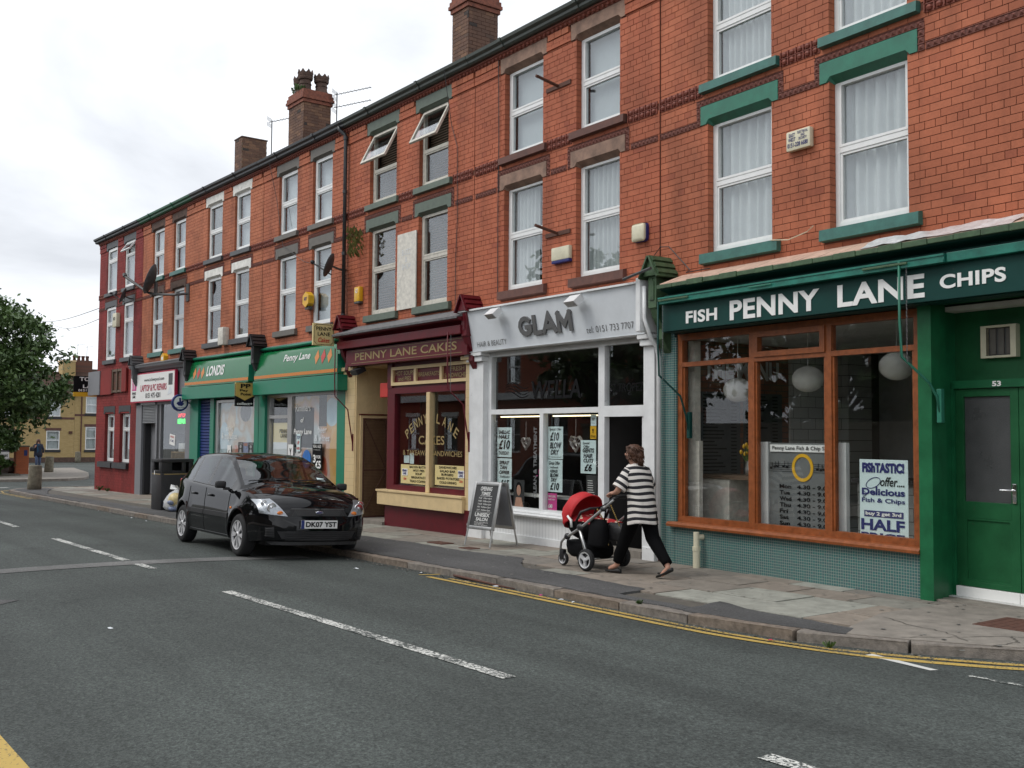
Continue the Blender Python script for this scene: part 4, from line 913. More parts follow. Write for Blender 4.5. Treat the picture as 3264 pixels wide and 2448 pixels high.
# ------------------------------------------------------------------ shop fronts
def part(parent, name, material, *boxes, bev=0):
    m = MB()
    for b in boxes: (m.bbox(*b, bev) if bev else m.box(*b))
    return m.build(name, material, parent)
def paneq(parent, s0, s1, z0, z1, y, material='shoppane'): return part(parent, 'pane', M[material], (s0, s1, y, y+.006, z0, z1))
def framework(parent, name, material, rects, y0, y1): return part(parent, name, material, *[(a, b, y0, y1, c, d) for a, b, c, d in rects])
def console(h, s, zb, material, hw=.10, out=.30, k=0, apex=.30):
    """carved bracket with a little gabled top that ends a fascia"""
    m = MB(); z1 = zb+.40; m.bbox(s-hw*.75, s+hw*.75, -out*.9, -.002, zb, z1, .008)
    m.prismx([(-.002, zb), (-out*.85, zb), (-out*.7, zb-.12), (-out*.42, zb-.25), (-out*.46, zb-.38), (-.06, zb-.5), (-.002, zb-.55)], s-hw*.55, s+hw*.55)
    m.prism([(s-hw*.4, z1-.3), (s+hw*.4, z1-.3), (s+hw*.4, z1-.08), (s, z1-.03), (s-hw*.4, z1-.08)], -out*.9-.012, -out*.88)
    o = m.build('console', material, h)
    m = MB(); e = hw+.03
    m.prism([(s-e, z1), (s+e, z1), (s, z1+apex*.75)], -out-.01, .0)
    for sx in (-1, 1):
        a0, a1 = Vector((s+sx*(e+.03), z1-.03)), Vector((s, z1+apex*.80)); n_ = Vector((sx*.02, .012))
        m.prism([(a0.x, a0.y), (a1.x, a1.y), (a1.x+n_.x, a1.y+n_.y), (a0.x+n_.x, a0.y+n_.y)], -out-.05, .0)
        for i in range(3): t_ = .12+.3*i; c_ = a0.lerp(a1, t_); c2 = a0.lerp(a1, t_+.2); m.prism([(c_.x, c_.y), (c2.x, c2.y), (c2.x+n_.x*2, c2.y+n_.y*2), (c_.x+n_.x*2.2, c_.y+n_.y*2.2)], -out-.02, .0)
    m.build('gabled_cap', material, o)
    return o
def poster(k, name, label, cat, s0, s1, z0, z1, y, bg, lines=(), group=None, extra=None, tilt=0, th=.003):
    """flat printed sheet: lines = (text, x0, x1, z0, z1 as fractions, material, options)"""
    cs, cz = (s0+s1)/2, z0
    t = thing(name, label, cat, WP(k, cs, -y, cz), ANG[k], group); W_, H_ = s1-s0, z1-z0
    part(t, 'sheet', M[bg], (-W_/2, W_/2, 0, th, 0, H_))
    by = {}
    for ln in lines:
        tx, a, b, c, d, mt = ln[:6]; kw = ln[6] if len(ln) > 6 else {}
        v, f = text_geom(tx, (-W_/2+a*W_, -W_/2+b*W_, c*H_, d*H_), -.002, **kw); by.setdefault(mt, MB()).add(v, f)
    for mt, mb in by.items(): mb.build('lettering', M[mt], t)
    if extra: extra(t, W_, H_)
    if tilt: t.rotation_euler = (0, tilt, ANG[k])
    return t
B = dict(bold=.02); BB = dict(bold=.035); IT = dict(bold=.012, shear=.25); IB = dict(bold=.03, shear=.2); TH = dict(bold=.008)
# ---- G: fish and chip shop (k = 6)
h = H6; zg = -.10
part(h, 'mosaic_riser', M['mosaic'], (-.30, 3.335, 0, .18, zg-.2, .372), (-.41, -.125, -.004, .2, zg-.2, 2.76))
part(h, 'mosaic_return', M['mosaic'], (-.125, -.10, .004, .12, .37, 2.70))
FR = [(-.10, -.02, .42, 2.735), (3.235, 3.315, .42, 2.735), (-.02, 3.235, .42, .50), (-.02, 3.235, 2.655, 2.735), (1.085, 1.165, .50, 2.655), (2.165, 2.245, .50, 2.655), (-.02, 1.085, 2.33, 2.385), (1.165, 2.165, 2.33, 2.385), (2.245, 3.235, 2.33, 2.385)]
fr = framework(h, 'shop_window_frame', M['wood'], FR, .03, .11)
framework(fr, 'glazing_bead', M['wood'], [(a, a+.028, c, d) for a, b, c, d in ((-.02, 1.085, .50, 2.33), (1.165, 2.165, .5, 2.33), (2.245, 3.235, .5, 2.33))]+[(b-.028, b, c, d) for a, b, c, d in ((-.02, 1.085, .50, 2.33), (1.165, 2.165, .5, 2.33), (2.245, 3.235, .5, 2.33))], .045, .1)
framework(fr, 'top_light_sash', M['wood'], [(1.16, 1.225, 2.38, 2.665), (2.105, 2.17, 2.38, 2.665), (1.225, 2.105, 2.38, 2.44), (1.225, 2.105, 2.605, 2.665)], .012, .09)
for a, b in ((-.02, 1.085), (1.165, 2.165), (2.245, 3.235)):
    paneq(fr, a, b, .5, 2.33, .07); paneq(fr, a, b, 2.385, 2.655, .07)
m = MB(); m.prismx([(-.075, .372), (-.08, .40), (-.05, .425), (.03, .43), (.03, .372)], -.2, 3.34); m.build('window_sill', M['wood'], h)
# pilaster and lobby with the green door
m = MB(); m.prismz([(3.34, -.06), (3.485, -.06), (3.485, .08), (3.465, .10), (3.465, .20), (3.425, .23), (3.425, .42), (3.34, .42)], zg-.2, 2.76); m.build('pilaster', M['shopgreen'], h)
part(h, 'lobby_wall', M['doorgreen'], (3.42, 5.05, .42, .5, 2.02, 2.9), (5.0, 5.1, -.06, .42, -.2, 2.76))
part(h, 'door_frame', M['shopgreen'], (3.426, 3.455, .33, .42, -.1, 2.02), (3.426, 5.0, .33, .42, 1.955, 2.03))
for i, a in enumerate((3.457, 4.097)):
    d = part(h, 'door', M['doorgreen'], (a, a+.085, .36, .405, .07, 1.95), (a+.555, a+.635, .36, .405, .07, 1.95), (a+.085, a+.555, .36, .405, 1.875, 1.95), (a+.085, a+.555, .36, .405, .72, .875), (a+.085, a+.555, .36, .405, .07, .12), (a+.085, a+.555, .375, .4, .12, .72), bev=.003)
    part(d, 'panel_moulding', M['doorgreen'], (a+.085, a+.105, .362, .38, .12, .72), (a+.535, a+.555, .362, .38, .12, .72), (a+.105, a+.535, .362, .38, .70, .72), (a+.105, a+.535, .362, .38, .12, .14))
    paneq(d, a+.085, a+.555, .875, 1.875, .385, 'frost')
    part(d, 'weather_bar', M['white'], (a, a+.635, .335, .405, -.03, .065), bev=.004)
    m = MB(); hx = a+.592
    m.bbox(hx-.02, hx+.02, .345, .36, .88, 1.06, .004); m.tube([(hx, .35, 1.0), (hx, .31, 1.0), (hx-.02, .30, 1.0), (hx-.11, .30, 1.0)], .009, 8); m.build('handle', M['chrome'], d, auto=40)
text(h, 'door_number', '53', (3.86, 3.95, 1.965, 2.015), .328, M['white'], bold=.04)
v_ = part(h, 'extractor_vent', M['ivory'], (3.735, 4.085, .35, .42, 2.235, 2.255), (3.735, 4.085, .35, .42, 2.52, 2.54), (3.735, 3.79, .35, .42, 2.255, 2.52), (4.03, 4.085, .35, .42, 2.255, 2.52), (3.735, 3.79, .352, .42, 2.24, 2.535), bev=0)
part(v_, 'vent_back', M['steel'], (3.785, 4.035, .40, .418, 2.25, 2.525))
for i in range(3): part(v_, 'vent_bar', M['greybrown'], (3.79+.08*i+.02, 3.79+.08*i+.075, .39, .4, 2.27, 2.51))
part(h, 'door_step', M['conc'], (3.42, 5.0, -.02, .5, -.3, -.035))
part(h, 'lobby_ceiling', M['doorgreen'], (3.34, 5.1, .0, .5, 2.76, 2.80))
# fascia, blind box, cornice, flashing
fa = part(h, 'fascia', M['fascia_teal'], (-.07, 5.1, -.26, -.22, 2.75, 3.075), (-.07, 5.1, -.22, .0, 2.74, 2.765))
part(fa, 'fascia_back', M['fascia_teal'], (-.07, 5.1, -.215, .0, 2.765, 3.2))
for tx, bx in (('FISH', (.36, .875, 2.815, 2.96)), ('PENNY', (1.075, 2.34, 2.79, 3.012)), ('LANE', (2.57, 3.565, 2.79, 3.015)), ('CHIPS', (3.725, 4.365, 2.845, 2.975))):
    text(fa, 'fascia_lettering', tx, bx, -.262, M['greysign'] if False else M['white'], bold=.03, depth=.006, space=1.06, res=6)
bb = part(h, 'blind_box', M['cornice_teal'], (-.05, 3.82, -.34, -.02, 3.078, 3.16), (3.83, 5.1, -.32, -.02, 3.078, 3.165), bev=.006)
part(bb, 'blind_box_batten', M['cornice_teal'], (-.05, 3.82, -.355, -.34, 3.078, 3.10), (-.05, 3.82, -.35, -.34, 3.14, 3.16))
for a, b in ((-.02, .5), (2.95, 3.45)): part(bb, 'blind_rail', M['olive'], (a, b, -.375, -.355, 3.105, 3.128), bev=.006)
part(bb, 'blind_rail', M['teal'], (1.45, 1.78, -.37, -.355, 3.105, 3.125), bev=.006)
m = MB(); m.prismx([(.0, 3.165), (-.16, 3.17), (-.2, 3.22), (-.33, 3.25), (-.36, 3.285), (-.36, 3.305), (.0, 3.36)], -.03, 5.1); m.build('cornice', M['fascia_teal'], h)
m = MB(); nseg = 40
for i in range(nseg):
    a = .02+i*(5.06/nseg); b = a+5.06/nseg; j = random.uniform(-.008, .008)
    m.add([(a, -.375, 3.318+j*.4), (b, -.375, 3.318), (b, -.01, 3.46), (a, -.01, 3.46), (a, -.375, 3.295+j), (b, -.375, 3.295)], [(0, 1, 2, 3), (4, 5, 1, 0)])
m.build('flashing', M['flash'], h)
m = MB(); [m.bbox(a_, a_+.26, -.383-rr_, -.362, 3.262-rr_*.8, 3.308+rr_, .005) for a_, rr_ in [(-.03+.265*i_, random.uniform(0, .012)) for i_ in range(19)]]; m.build('cornice_edge', M['olive'], h)
m = MB(); n = 14; rr = random.Random(4)
P_ = [[(2.95+.12*i+rr.uniform(-.03, .03), -.385+.07*j, 3.325+.035*j+rr.uniform(-.008, .012)) for j in range(4)] for i in range(n)]
m.rings(P_, False, False); m.build('silver_flashing', M['silverfoil'], h)
console(h, -.24, 3.06, M['olive'])
# blind arms with chains
def blind_arm(h, s, zt, zb, out, material, reach=.5):
    m = MB(); m.tube([(s, -out, zt), (s, -out, zt-.55), (s+.02, -out, zt-.9), (s+.16, -.14, zt-1.15), (s+.18, -.06, zb+.15), (s+.2, -.04, zb)], .013, 6); o = m.build('blind_arm', material, h, smooth=True)
    c = MB()
    for i in range(26): c.tube([(s+.06, -out+.02, zt-.05-i*.035), (s+.064+.004*(i % 2), -out+.02, zt-.05-i*.035-.03)], .006, 4)
    c.build('chain', M['steel'], o)
    p = MB(); p.bbox(s+.17, s+.22, -.05, -.0, zb-.1, zb+.22, .006); p.build('arm_bracket', material, o)
blind_arm(h, -.03, 3.11, 1.55, .36, M['fascia_teal']); blind_arm(h, 3.36, 3.14, 1.72, .36, M['teal'])
# waste pipe at the mosaic corner
t = thing('waste_pipe', 'short cream plastic waste pipe standing at the mosaic shop front', 'pipe', WP(6, .35, .09, gz(-8.6)), ANG[6])
m = MB(); m.tube([(0, 0, -.02), (0, 0, .24)], .042, 14); m.tube([(0, 0, .24), (0, 0, .42)], .036, 14); m.tube([(0, 0, .20), (0, 0, .25)], .048, 14); m.tube([(0, .0, .36), (.02, .09, .36)], .032, 12); m.build('pipe', M['ivory'], t, auto=40)
# inside the chip shop
def inner(parent, name, mt, *b): return part(parent, name, M[mt], *b)
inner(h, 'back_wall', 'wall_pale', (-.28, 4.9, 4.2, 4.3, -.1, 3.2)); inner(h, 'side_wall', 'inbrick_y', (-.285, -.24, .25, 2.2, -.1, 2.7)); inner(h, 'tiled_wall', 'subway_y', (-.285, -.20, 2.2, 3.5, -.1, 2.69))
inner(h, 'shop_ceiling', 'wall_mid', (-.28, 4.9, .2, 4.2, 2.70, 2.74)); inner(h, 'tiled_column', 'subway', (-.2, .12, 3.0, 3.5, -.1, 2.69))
inner(h, 'window_column', 'oldwhite', (-.09, .02, .2, .3, .42, 2.66), (.02, .1, .2, .26, .42, 1.42))
inner(h, 'bounce_floor', 'wall_pale', (-.24, 4.9, .25, 4.2, -.2, -.03)); inner(h, 'low_counter', 'oldwhite', (-.23, .26, .55, 1.0, -.1, .95)); inner(h, 'low_counter_top', 'woodblind', (-.23, .75, .53, 1.02, .95, 1.0))  # pale floor layer added to lighten the shop interior
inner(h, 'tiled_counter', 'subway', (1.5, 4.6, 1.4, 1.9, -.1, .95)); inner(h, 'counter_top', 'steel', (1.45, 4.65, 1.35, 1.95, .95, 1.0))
m = MB(); m.tube([(1.7, 2.4, 1.0), (1.7, 2.4, 2.1), (1.6, 2.5, 2.35), (1.4, 2.7, 2.45)], .05, 10); m.build('flue', M['chrome'], h, smooth=True)
mb_ = MB(); mb_.box(-.238, -.225, .55, 1.25, .7, 2.05); mb_.box(-.238, -.225, 1.32, 2.05, .7, 2.05); b_ = mb_.build('menu_board', M['slate'], h); mm = MB(); rr = random.Random(5)
for i in range(27):
    for y0 in (.58, 1.36): zz = 2.0-i*.046; mm.box(-.224, -.221, y0, y0+rr.uniform(.2, .42), zz, zz+.016); mm.box(-.224, -.221, y0+.5, y0+.6, zz, zz+.016)
mm.build('menu_lines', M['ink'], b_); v, f = text_geom('THE MENU', (.6, 2.0, 2.22, 2.48), 0, bold=.04); q = MB(); q.add(v, f); q.xf(Matrix.Translation((-.234, 0, 0)) @ Matrix.Rotation(R(90), 4, 'Z')); q.build('menu_title', M['chalk'], b_)
t = thing('flower_vase', 'yellow tulips in a vase on the counter inside the chip shop', 'flowers', WP(6, .42, -.72, 1.0), ANG[6]); m = MB(); m.lathe([(.001, 0), (.04, .0), (.05, .08), (.03, .16), (.036, .18)], 12); m.build('vase', M['alu'], t, smooth=True); m = MB(); rr = random.Random(2); q = MB()
for i in range(12): a = rr.uniform(0, 6.28); d_ = rr.uniform(.02, .14); zz = rr.uniform(.26, .42); m.ell((d_*math.cos(a), d_*math.sin(a), zz), .02, .02, .03, 7, 5); q.tube([(0, 0, .1), (d_*math.cos(a), d_*math.sin(a), zz)], .006, 4)
m.build('petals', M['yellowp'], t); q.build('stems', M['grass'], t)
for i, (sx, zc, yy) in enumerate(((.36, 2.05, .6), (1.45, 2.14, .6), (2.63, 2.23, .6))):
    t = thing('globe_lamp', 'white paper globe lamp hanging %s' % ('nearest the brick wall inside the chip shop', 'in the middle of the chip shop window', 'next to the green pilaster inside the chip shop')[i], 'lamp', WP(6, sx, -yy, zc), ANG[6])
    m = MB(); m.ell((0, 0, 0), .18, .18, .15, 20, 12); m.build('shade', M['globe'], t, smooth=True); m = MB(); m.tube([(0, 0, .14), (0, 0, 2.7-zc)], .004, 5); m.build('flex', M['white'], t)
# opening times screen in the chip shop window
t = thing('opening_times_screen', 'grey glass screen between white posts with yellow ring and opening times', 'screen', WP(6, 1.73, -.16, .46), ANG[6])
part(t, 'post', M['upvc'], (-.60, -.49, 0, .06, 0, .96), bev=.004); part(t, 'post', M['upvc'], (.48, .59, 0, .06, 0, .96), bev=.004)
part(t, 'screen_panel', mat('grey_screen', (.16, .17, .17), .35, .1, 4), (-.49, .48, .02, .03, 0, .95))
part(t, 'title_plate', M['white'], (-.46, .46, .006, .018, .85, .93), bev=.003)
text(t, 'lettering', 'Penny Lane Fish & Chip Shop', (-.42, .42, .862, .915), .004, M['ink'], bold=.01)
m = MB(); n = 40; rings = []
for i in range(n+1): a = 2*math.pi*i/n; rings.append([((.13+dd*.018)*math.cos(a), .012+yy, .68+(.135+dd*.018)*math.sin(a)) for dd, yy in ((-1, 0), (1, 0), (1, .006), (-1, .006))])
m.rings(rings, False); m.build('yellow_ring', M['yellowp'], t)
m = MB()
for i in range(5): m.box(-.49, -.15, .016, .0195, .63+i*.022, .634+i*.022); m.box(.15, .48, .016, .0195, .63+i*.022, .634+i*.022)
for (x, z) in ((-.45, .67), (-.40, .68), (-.36, .69), (-.27, .69), (-.22, .68), (.20, .67), (.25, .66), (.29, .67)):
    m.prism([(x+.02*math.cos(a*.785), z+.013*math.sin(a*.785)) for a in range(8)], .013, .016); m.box(x+.014, x+.018, .013, .016, z, z+.06)
m.build('music_notes', M['ink'], t)
mm = MB()
for i, dname in enumerate(('Mon', 'Tue', 'Wed', 'Thu', 'Fri', 'Sat', 'Sun')):
    z = .445-i*.068
    for tx, a, b in ((dname, -.33, -.33+(.17, .15, .17, .16, .12, .13, .15)[i]), ('4.30 - 9.00', -.08, .38)):
        v, f = text_geom(tx, (a, b, z, z+.045), .018, bold=.03); mm.add(v, f)
mm.build('lettering', M['ink'], t)
def fish(t, W_, H_):
    m = MB(); pts = []
    for i in range(24): a = i*2*math.pi/24; pts.append((-.12+.085*math.cos(a), .52*H_/.78*.78+.14+.05*math.sin(a)+.025*math.cos(a)))
    q = [(x, .54+(z-.54)) for x, z in pts]
    for i in range(24): a, b = q[i], q[(i+1) % 24]; m.tube([(a[0], -.003, a[1]), (b[0], -.003, b[1])], .004, 4)
    m.tube([(-.2, -.003, .44), (-.25, -.003, .47), (-.24, -.003, .40), (-.2, -.003, .43)], .004, 4); m.ell((-.08, -.004, .505), .012, .003, .012, 8, 4)
    m.build('fish_outline', M['navy'], t)
    part(t, 'banner', M['navy'], (-.23, .23, -.004, 0, .205, .268))
    text(t, 'lettering', 'buy 2 get 3rd', (-.21, .21, .212, .258), -.006, M['white'], bold=.035)
poster(6, 'offer_poster', 'tall white poster with navy fish and chips half price offer', 'poster', 2.53, 3.10, .47, 1.255, .11, 'paper',
       [('FiShTASTiC!', .06, .93, .83, .96, 'navy', dict(bold=.06)), ('offer....', .44, .93, .66, .78, 'ink', IT), ('Delicious', .05, .94, .54, .63, 'navy', BB), ('Fish & Chips', .05, .94, .43, .505, 'navy', B), ('HALF', .03, .93, .09, .235, 'navy', BB), ('PRICE', .03, .93, -.02, .06, 'navy', BB)], None, fish)
# ---- F: hair salon (k = 5)
h = H5; zg = gz(-11)
for (a, b) in ((-.41, -.015), (3.60, 3.80)):
    part(h, 'pilaster', M['whitepaint'], (a, b, -.05, .2, zg-.2, 2.62), bev=.006)
    part(h, 'pilaster_capital', M['whitepaint'], (a-.02, b+.02, -.10, .2, 2.62, 2.70), (a-.04, b+.04, -.13, .2, 2.705, 2.765), bev=.01)
    part(h, 'pilaster_base', M['whitepaint'], (a-.01, b+.01, -.065, .2, zg-.2, zg+.18), bev=.006)
part(h, 'stall_riser', M['tg'], (-.014, 2.66, .02, .15, zg-.2, .285)); part(h, 'skirting', M['whitepaint'], (-.014, 2.66, .0, .02, zg-.2, zg+.1), bev=.004)
m = MB(); m.prismx([(-.05, .285), (-.06, .31), (-.03, .33), (-.03, .345), (.05, .37), (.15, .37), (.15, .285)], -.014, 2.66); m.build('window_sill', M['whitepaint'], h)
fr = framework(h, 'shop_window_frame', M['whitepaint'], [(-.014, .08, .36, 2.765), (2.62, 2.745, zg, 2.765), (3.51, 3.60, zg, 2.765), (.08, 2.62, 2.68, 2.765), (2.745, 3.51, 2.69, 2.765), (.08, 2.62, 1.79, 1.865), (2.745, 3.51, 1.73, 1.875), (1.315, 1.40, .36, 1.79), (.08, 1.315, .36, .40), (1.40, 2.62, .36, .40)], .04, .13)
paneq(fr, .08, 2.62, 1.865, 2.68, .09); paneq(fr, 2.745, 3.51, 1.875, 2.69, .09); paneq(fr, .08, 1.315, .40, 1.79, .09); paneq(fr, 1.40, 2.62, .4, 1.79, .09)
part(h, 'door_jamb', M['whitepaint'], (3.46, 3.51, .06, .13, zg, 1.73)); part(h, 'door_step', M['conc'], (2.74, 3.52, -.02, .2, zg-.2, .0))
d = part(h, 'open_door', M['whitepaint'], (3.44, 3.485, .14, .85, .02, .2), (3.44, 3.485, .14, .22, .2, 1.72), (3.44, 3.485, .78, .85, .2, 1.72), (3.44, 3.485, .22, .78, 1.6, 1.72)); part(d, 'handle', M['chrome'], (3.42, 3.44, .74, .77, .85, 1.05))
# tilted pale grey sign panel
m = MB(); m.prismx([(-.13, 2.77), (-.255, 3.395), (-.215, 3.40), (-.02, 3.40), (-.02, 2.77)], -.36, 3.71); fs = m.build('fascia', M['greysign'], h)
m = MB(); m.prismx([(-.29, 3.395), (-.29, 3.42), (-.0, 3.445), (.0, 3.395)], -.40, 3.76); m.prismx([(-.125, 2.755), (-.14, 2.77), (.0, 2.775), (.0, 2.755)], -.36, 3.71); m.build('fascia_trim', M['whitepaint'], fs)
tl = math.atan2(.125, .625)
def fascia_text(body, s0, s1, z0, z1, mt, dep, **kw):
    v, f = text_geom(body, (s0, s1, 0, (z1-z0)/math.cos(tl)), 0, depth=dep, **kw); mb = MB(); mb.add(v, f)
    zz = z0-2.77; mb.xf(Matrix.Translation((0, -.13-zz*math.tan(tl)-.003, z0)) @ Matrix.Rotation(tl, 4, 'X')); mb.build('fascia_lettering', M[mt], fs)
gx_ = 1.12
for ch_, w_ in zip('GLAM', (.325, .235, .325, .345)):
    gm = stroke_letters(ch_, (gx_, gx_+w_, 0, .285/math.cos(tl)), .026, .066, .15, [1.0]); gx_ += w_+.004+(-.02 if ch_ == 'L' else .005); gm.xf(Matrix.Translation((0, -.13-.145*math.tan(tl)-.003, 2.915)) @ Matrix.Rotation(tl, 4, 'X')); gm.build('fascia_letter', M['char'], fs)
fascia_text('HAIR & BEAUTY', -.03, .75, 2.835, 2.915, 'char', .003, bold=-.004); fascia_text('tel: 0151 733 7707', 2.60, 3.54, 2.855, 2.94, 'char', .003, bold=-.004)
console(h, -.25, 3.02, M['maroon']); part(h, 'end_bracket', M['whitepaint'], (3.72, 3.80, -.3, -.0, 2.78, 3.46), bev=.01)
for i, sx in enumerate((.72, 2.60)):
    t = thing('floodlight', 'small white floodlight above the %s of the grey salon sign' % ('left end', 'right half')[i], 'floodlight', WP(5, sx, .34, 3.30), ANG[5])
    m = MB(); m.prismx([(-.06, -.10), (-.14, -.04), (-.02, .06), (.06, 0)], -.11, .11); m.build('head', M['whitepaint'], t); m = MB(); m.prismx([(-.066, -.104), (-.146, -.044), (-.14, -.04), (-.06, -.10)], -.095, .095); m.build('lens', M['lampin'], t)
    m = MB(); m.tube([(0, .02, .03), (0, .12, .12)], .012, 6); m.build('arm', M['whitepaint'], t)
# inside the salon
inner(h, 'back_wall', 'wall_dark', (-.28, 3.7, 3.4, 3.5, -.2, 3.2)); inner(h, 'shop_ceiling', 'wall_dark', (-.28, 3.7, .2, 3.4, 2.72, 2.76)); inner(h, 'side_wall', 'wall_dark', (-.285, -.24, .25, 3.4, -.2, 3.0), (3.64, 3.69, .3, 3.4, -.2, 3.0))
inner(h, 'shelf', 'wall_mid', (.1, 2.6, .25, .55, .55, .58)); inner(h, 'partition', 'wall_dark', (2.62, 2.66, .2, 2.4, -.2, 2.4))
lt = emis('fluorescent', (1, .86, .55), 2.2)
for i, (a, b) in enumerate(((.12, 1.29), (1.43, 2.42))):
    m = MB(); m.tube([(a, 0, 0), (b, 0, 0)], .009, 8); o = m.build('fluorescent_tube', lt, loc=WP(5, 0, -.20, 1.755), rot=ANG[5]); tag(o, 'lit fluorescent tube under the transom of the %s salon pane' % ('nail offer', 'blow dry offer')[i], 'tube light')
text(fr, 'window_lettering', 'WELLA', (1.05, 2.2, 2.0, 2.27), .086, M['ink'], bold=.02, shear=.1); text(fr, 'window_lettering', 'ST.TROPEZ', (2.80, 3.46, 2.06, 2.17), .086, M['ink'], bold=-.005)
m = MB()
for q in range(4):
    P_ = [(.38+.06*i, .085, 2.22-.045*q+.05*math.sin(i*.55+q*.2)) for i in range(11)]; m.tube(P_, [.003+.012*math.sin(i/10*3.1) for i in range(11)], 5, flat=.5)
m.build('window_wave_logo', M['ink'], fr, smooth=True)
def vtext(k, name, label, body, s0, s1, z0, z1, y, mt):
    v, f = text_geom(body, (0, z1-z0, -(s1-s0)/2, (s1-s0)/2), 0, bold=.04); mb = MB(); mb.add(v, f); mb.xf(Matrix.Rotation(-R(90), 4, 'Y'))
    o = mb.build(name, M[mt], loc=WP(k, (s0+s1)/2, -y, z0), rot=ANG[k]); tag(o, label, 'lettering')
vtext(5, 'window_words', 'grey vertical words DISCOUNT 10% at the edge of the salon window', 'DISCOUNT 10%', .09, .16, .62, 1.70, .099, 'shutter'); vtext(5, 'window_words', 'grey vertical words CLEAN TREATMENT on the salon window', 'CLEAN & TREATMENT', 1.10, 1.18, .55, 1.60, .099, 'shutter')
poster(5, 'price_poster', 'pale blue poster offering shellac nails for 10 pounds', 'poster', .13, .51, 1.135, 1.59, .125, 'paper', [('SHELLAC', .12, .9, .78, .9, 'ink', IB), ('NAILS', .12, .85, .62, .75, 'ink', IB), ('£10', .12, .9, .26, .58, 'ink', IB), ('THURSDAY', .12, .85, .08, .2, 'ink', IT)])
poster(5, 'price_poster', 'pale blue spray tan offer poster behind the chalk board', 'poster', .14, .515, .65, 1.115, .125, 'paper', [('SPRAY', .15, .85, .8, .92, 'ink', IB), ('TAN', .2, .7, .64, .77, 'ink', IB), ('OFFER', .15, .85, .48, .6, 'ink', IB), ('TUESDAY', .2, .9, .36, .43, 'ink', IT), ('£15', .2, .85, .08, .3, 'ink', IB)])
poster(5, 'price_poster', 'pale blue special offer poster with blow dry 10 pounds, upper of two', 'poster', 1.41, 1.755, 1.135, 1.60, .125, 'paper', [('Special Offer', .1, .9, .86, .96, 'ink', IT), ('£10', .15, .75, .56, .83, 'ink', IB), ('BLOW', .15, .9, .32, .52, 'ink', IB), ('DRY', .2, .75, .13, .29, 'ink', IB), ('by experienced staff', .1, .9, .04, .08, 'ink', IT)])
poster(5, 'price_poster', 'pale blue express blow dry poster, lower of two', 'poster', 1.40, 1.745, .66, 1.125, .125, 'paper', [('Great Offer', .12, .85, .84, .95, 'ink', IT), ('midweek', .2, .75, .73, .8, 'ink', IT), ('KERASS', .2, .7, .6, .69, 'ink', IB), ('BLOW', .2, .75, .45, .58, 'ink', IB), ('DRY', .25, .65, .32, .43, 'ink', IB), ('£10', .2, .8, .06, .29, 'ink', IB)])
poster(5, 'price_poster', 'pale blue poster offering gents hair cuts for 6 pounds', 'poster', 2.15, 2.475, .95, 1.41, .125, 'paper', [('Special', .15, .6, .86, .95, 'ink', IT), ('Offer', .2, .6, .77, .85, 'ink', IT), ('GENTS', .15, .9, .63, .76, 'ink', IB), ('HAIR', .2, .8, .47, .6, 'ink', IB), ('CUTS', .2, .85, .33, .45, 'ink', IB), ('£6', .25, .75, .07, .29, 'ink', IB)])
poster(5, 'warning_sticker', 'yellow warning sticker with black triangle on the salon window', 'sticker', 2.36, 2.485, 1.43, 1.605, .12, 'yellowp', [('CCTV IN USE', .1, .9, .1, .28, 'ink', B), ('!', .4, .6, .45, .8, 'ink', B)])
poster(5, 'notice', 'small pale notice above the yellow sticker in the salon window', 'notice', 2.37, 2.485, 1.61, 1.76, .12, 'paper', [('hair', .2, .8, .5, .8, 'slate', IT), ('open today', .2, .8, .2, .3, 'slate', TH)])
poster(5, 'flyer', 'pink and white flyer at the foot of the salon window', 'flyer', 1.41, 1.62, .40, .64, .125, 'pink', [('NEW LOOK', .1, .9, .75, .88, 'white', B), ('book now', .1, .8, .58, .7, 'white', TH), ('£40', .1, .55, .1, .35, 'white', BB)])
def face_print(t, W_, H_):
    m = MB(); m.ell((0, -.003, H_*.62), W_*.2, .002, H_*.2, 14, 8); m.prism([(-W_*.38, H_*.02), (W_*.42, H_*.02), (W_*.25, H_*.36), (-W_*.25, H_*.36)], -.004, -.002); m.build('portrait_print', M['skin'], t)
    m = MB(); m.ell((0, -.0025, H_*.68), W_*.28, .001, H_*.25, 14, 8); m.build('portrait_hair', M['ink'], t)
poster(5, 'portrait_poster', 'dark portrait poster of a woman in a pink top in the salon window', 'poster', .55, .82, .39, .80, .14, 'board', [], None, face_print)
def menu(t, W_, H_):
    m = MB()
    for i in range(9): m.box(-W_*.35, W_*.35*random.uniform(.3, 1), -.004, -.001, H_*(.1+.085*i), H_*(.1+.085*i)+.01)
    m.build('price_lines', M['chalk'], t)
poster(5, 'price_list', 'dark framed price list low in the salon window beside the doorway', 'sign', 2.28, 2.50, .56, .93, .12, 'board', [], None, menu)
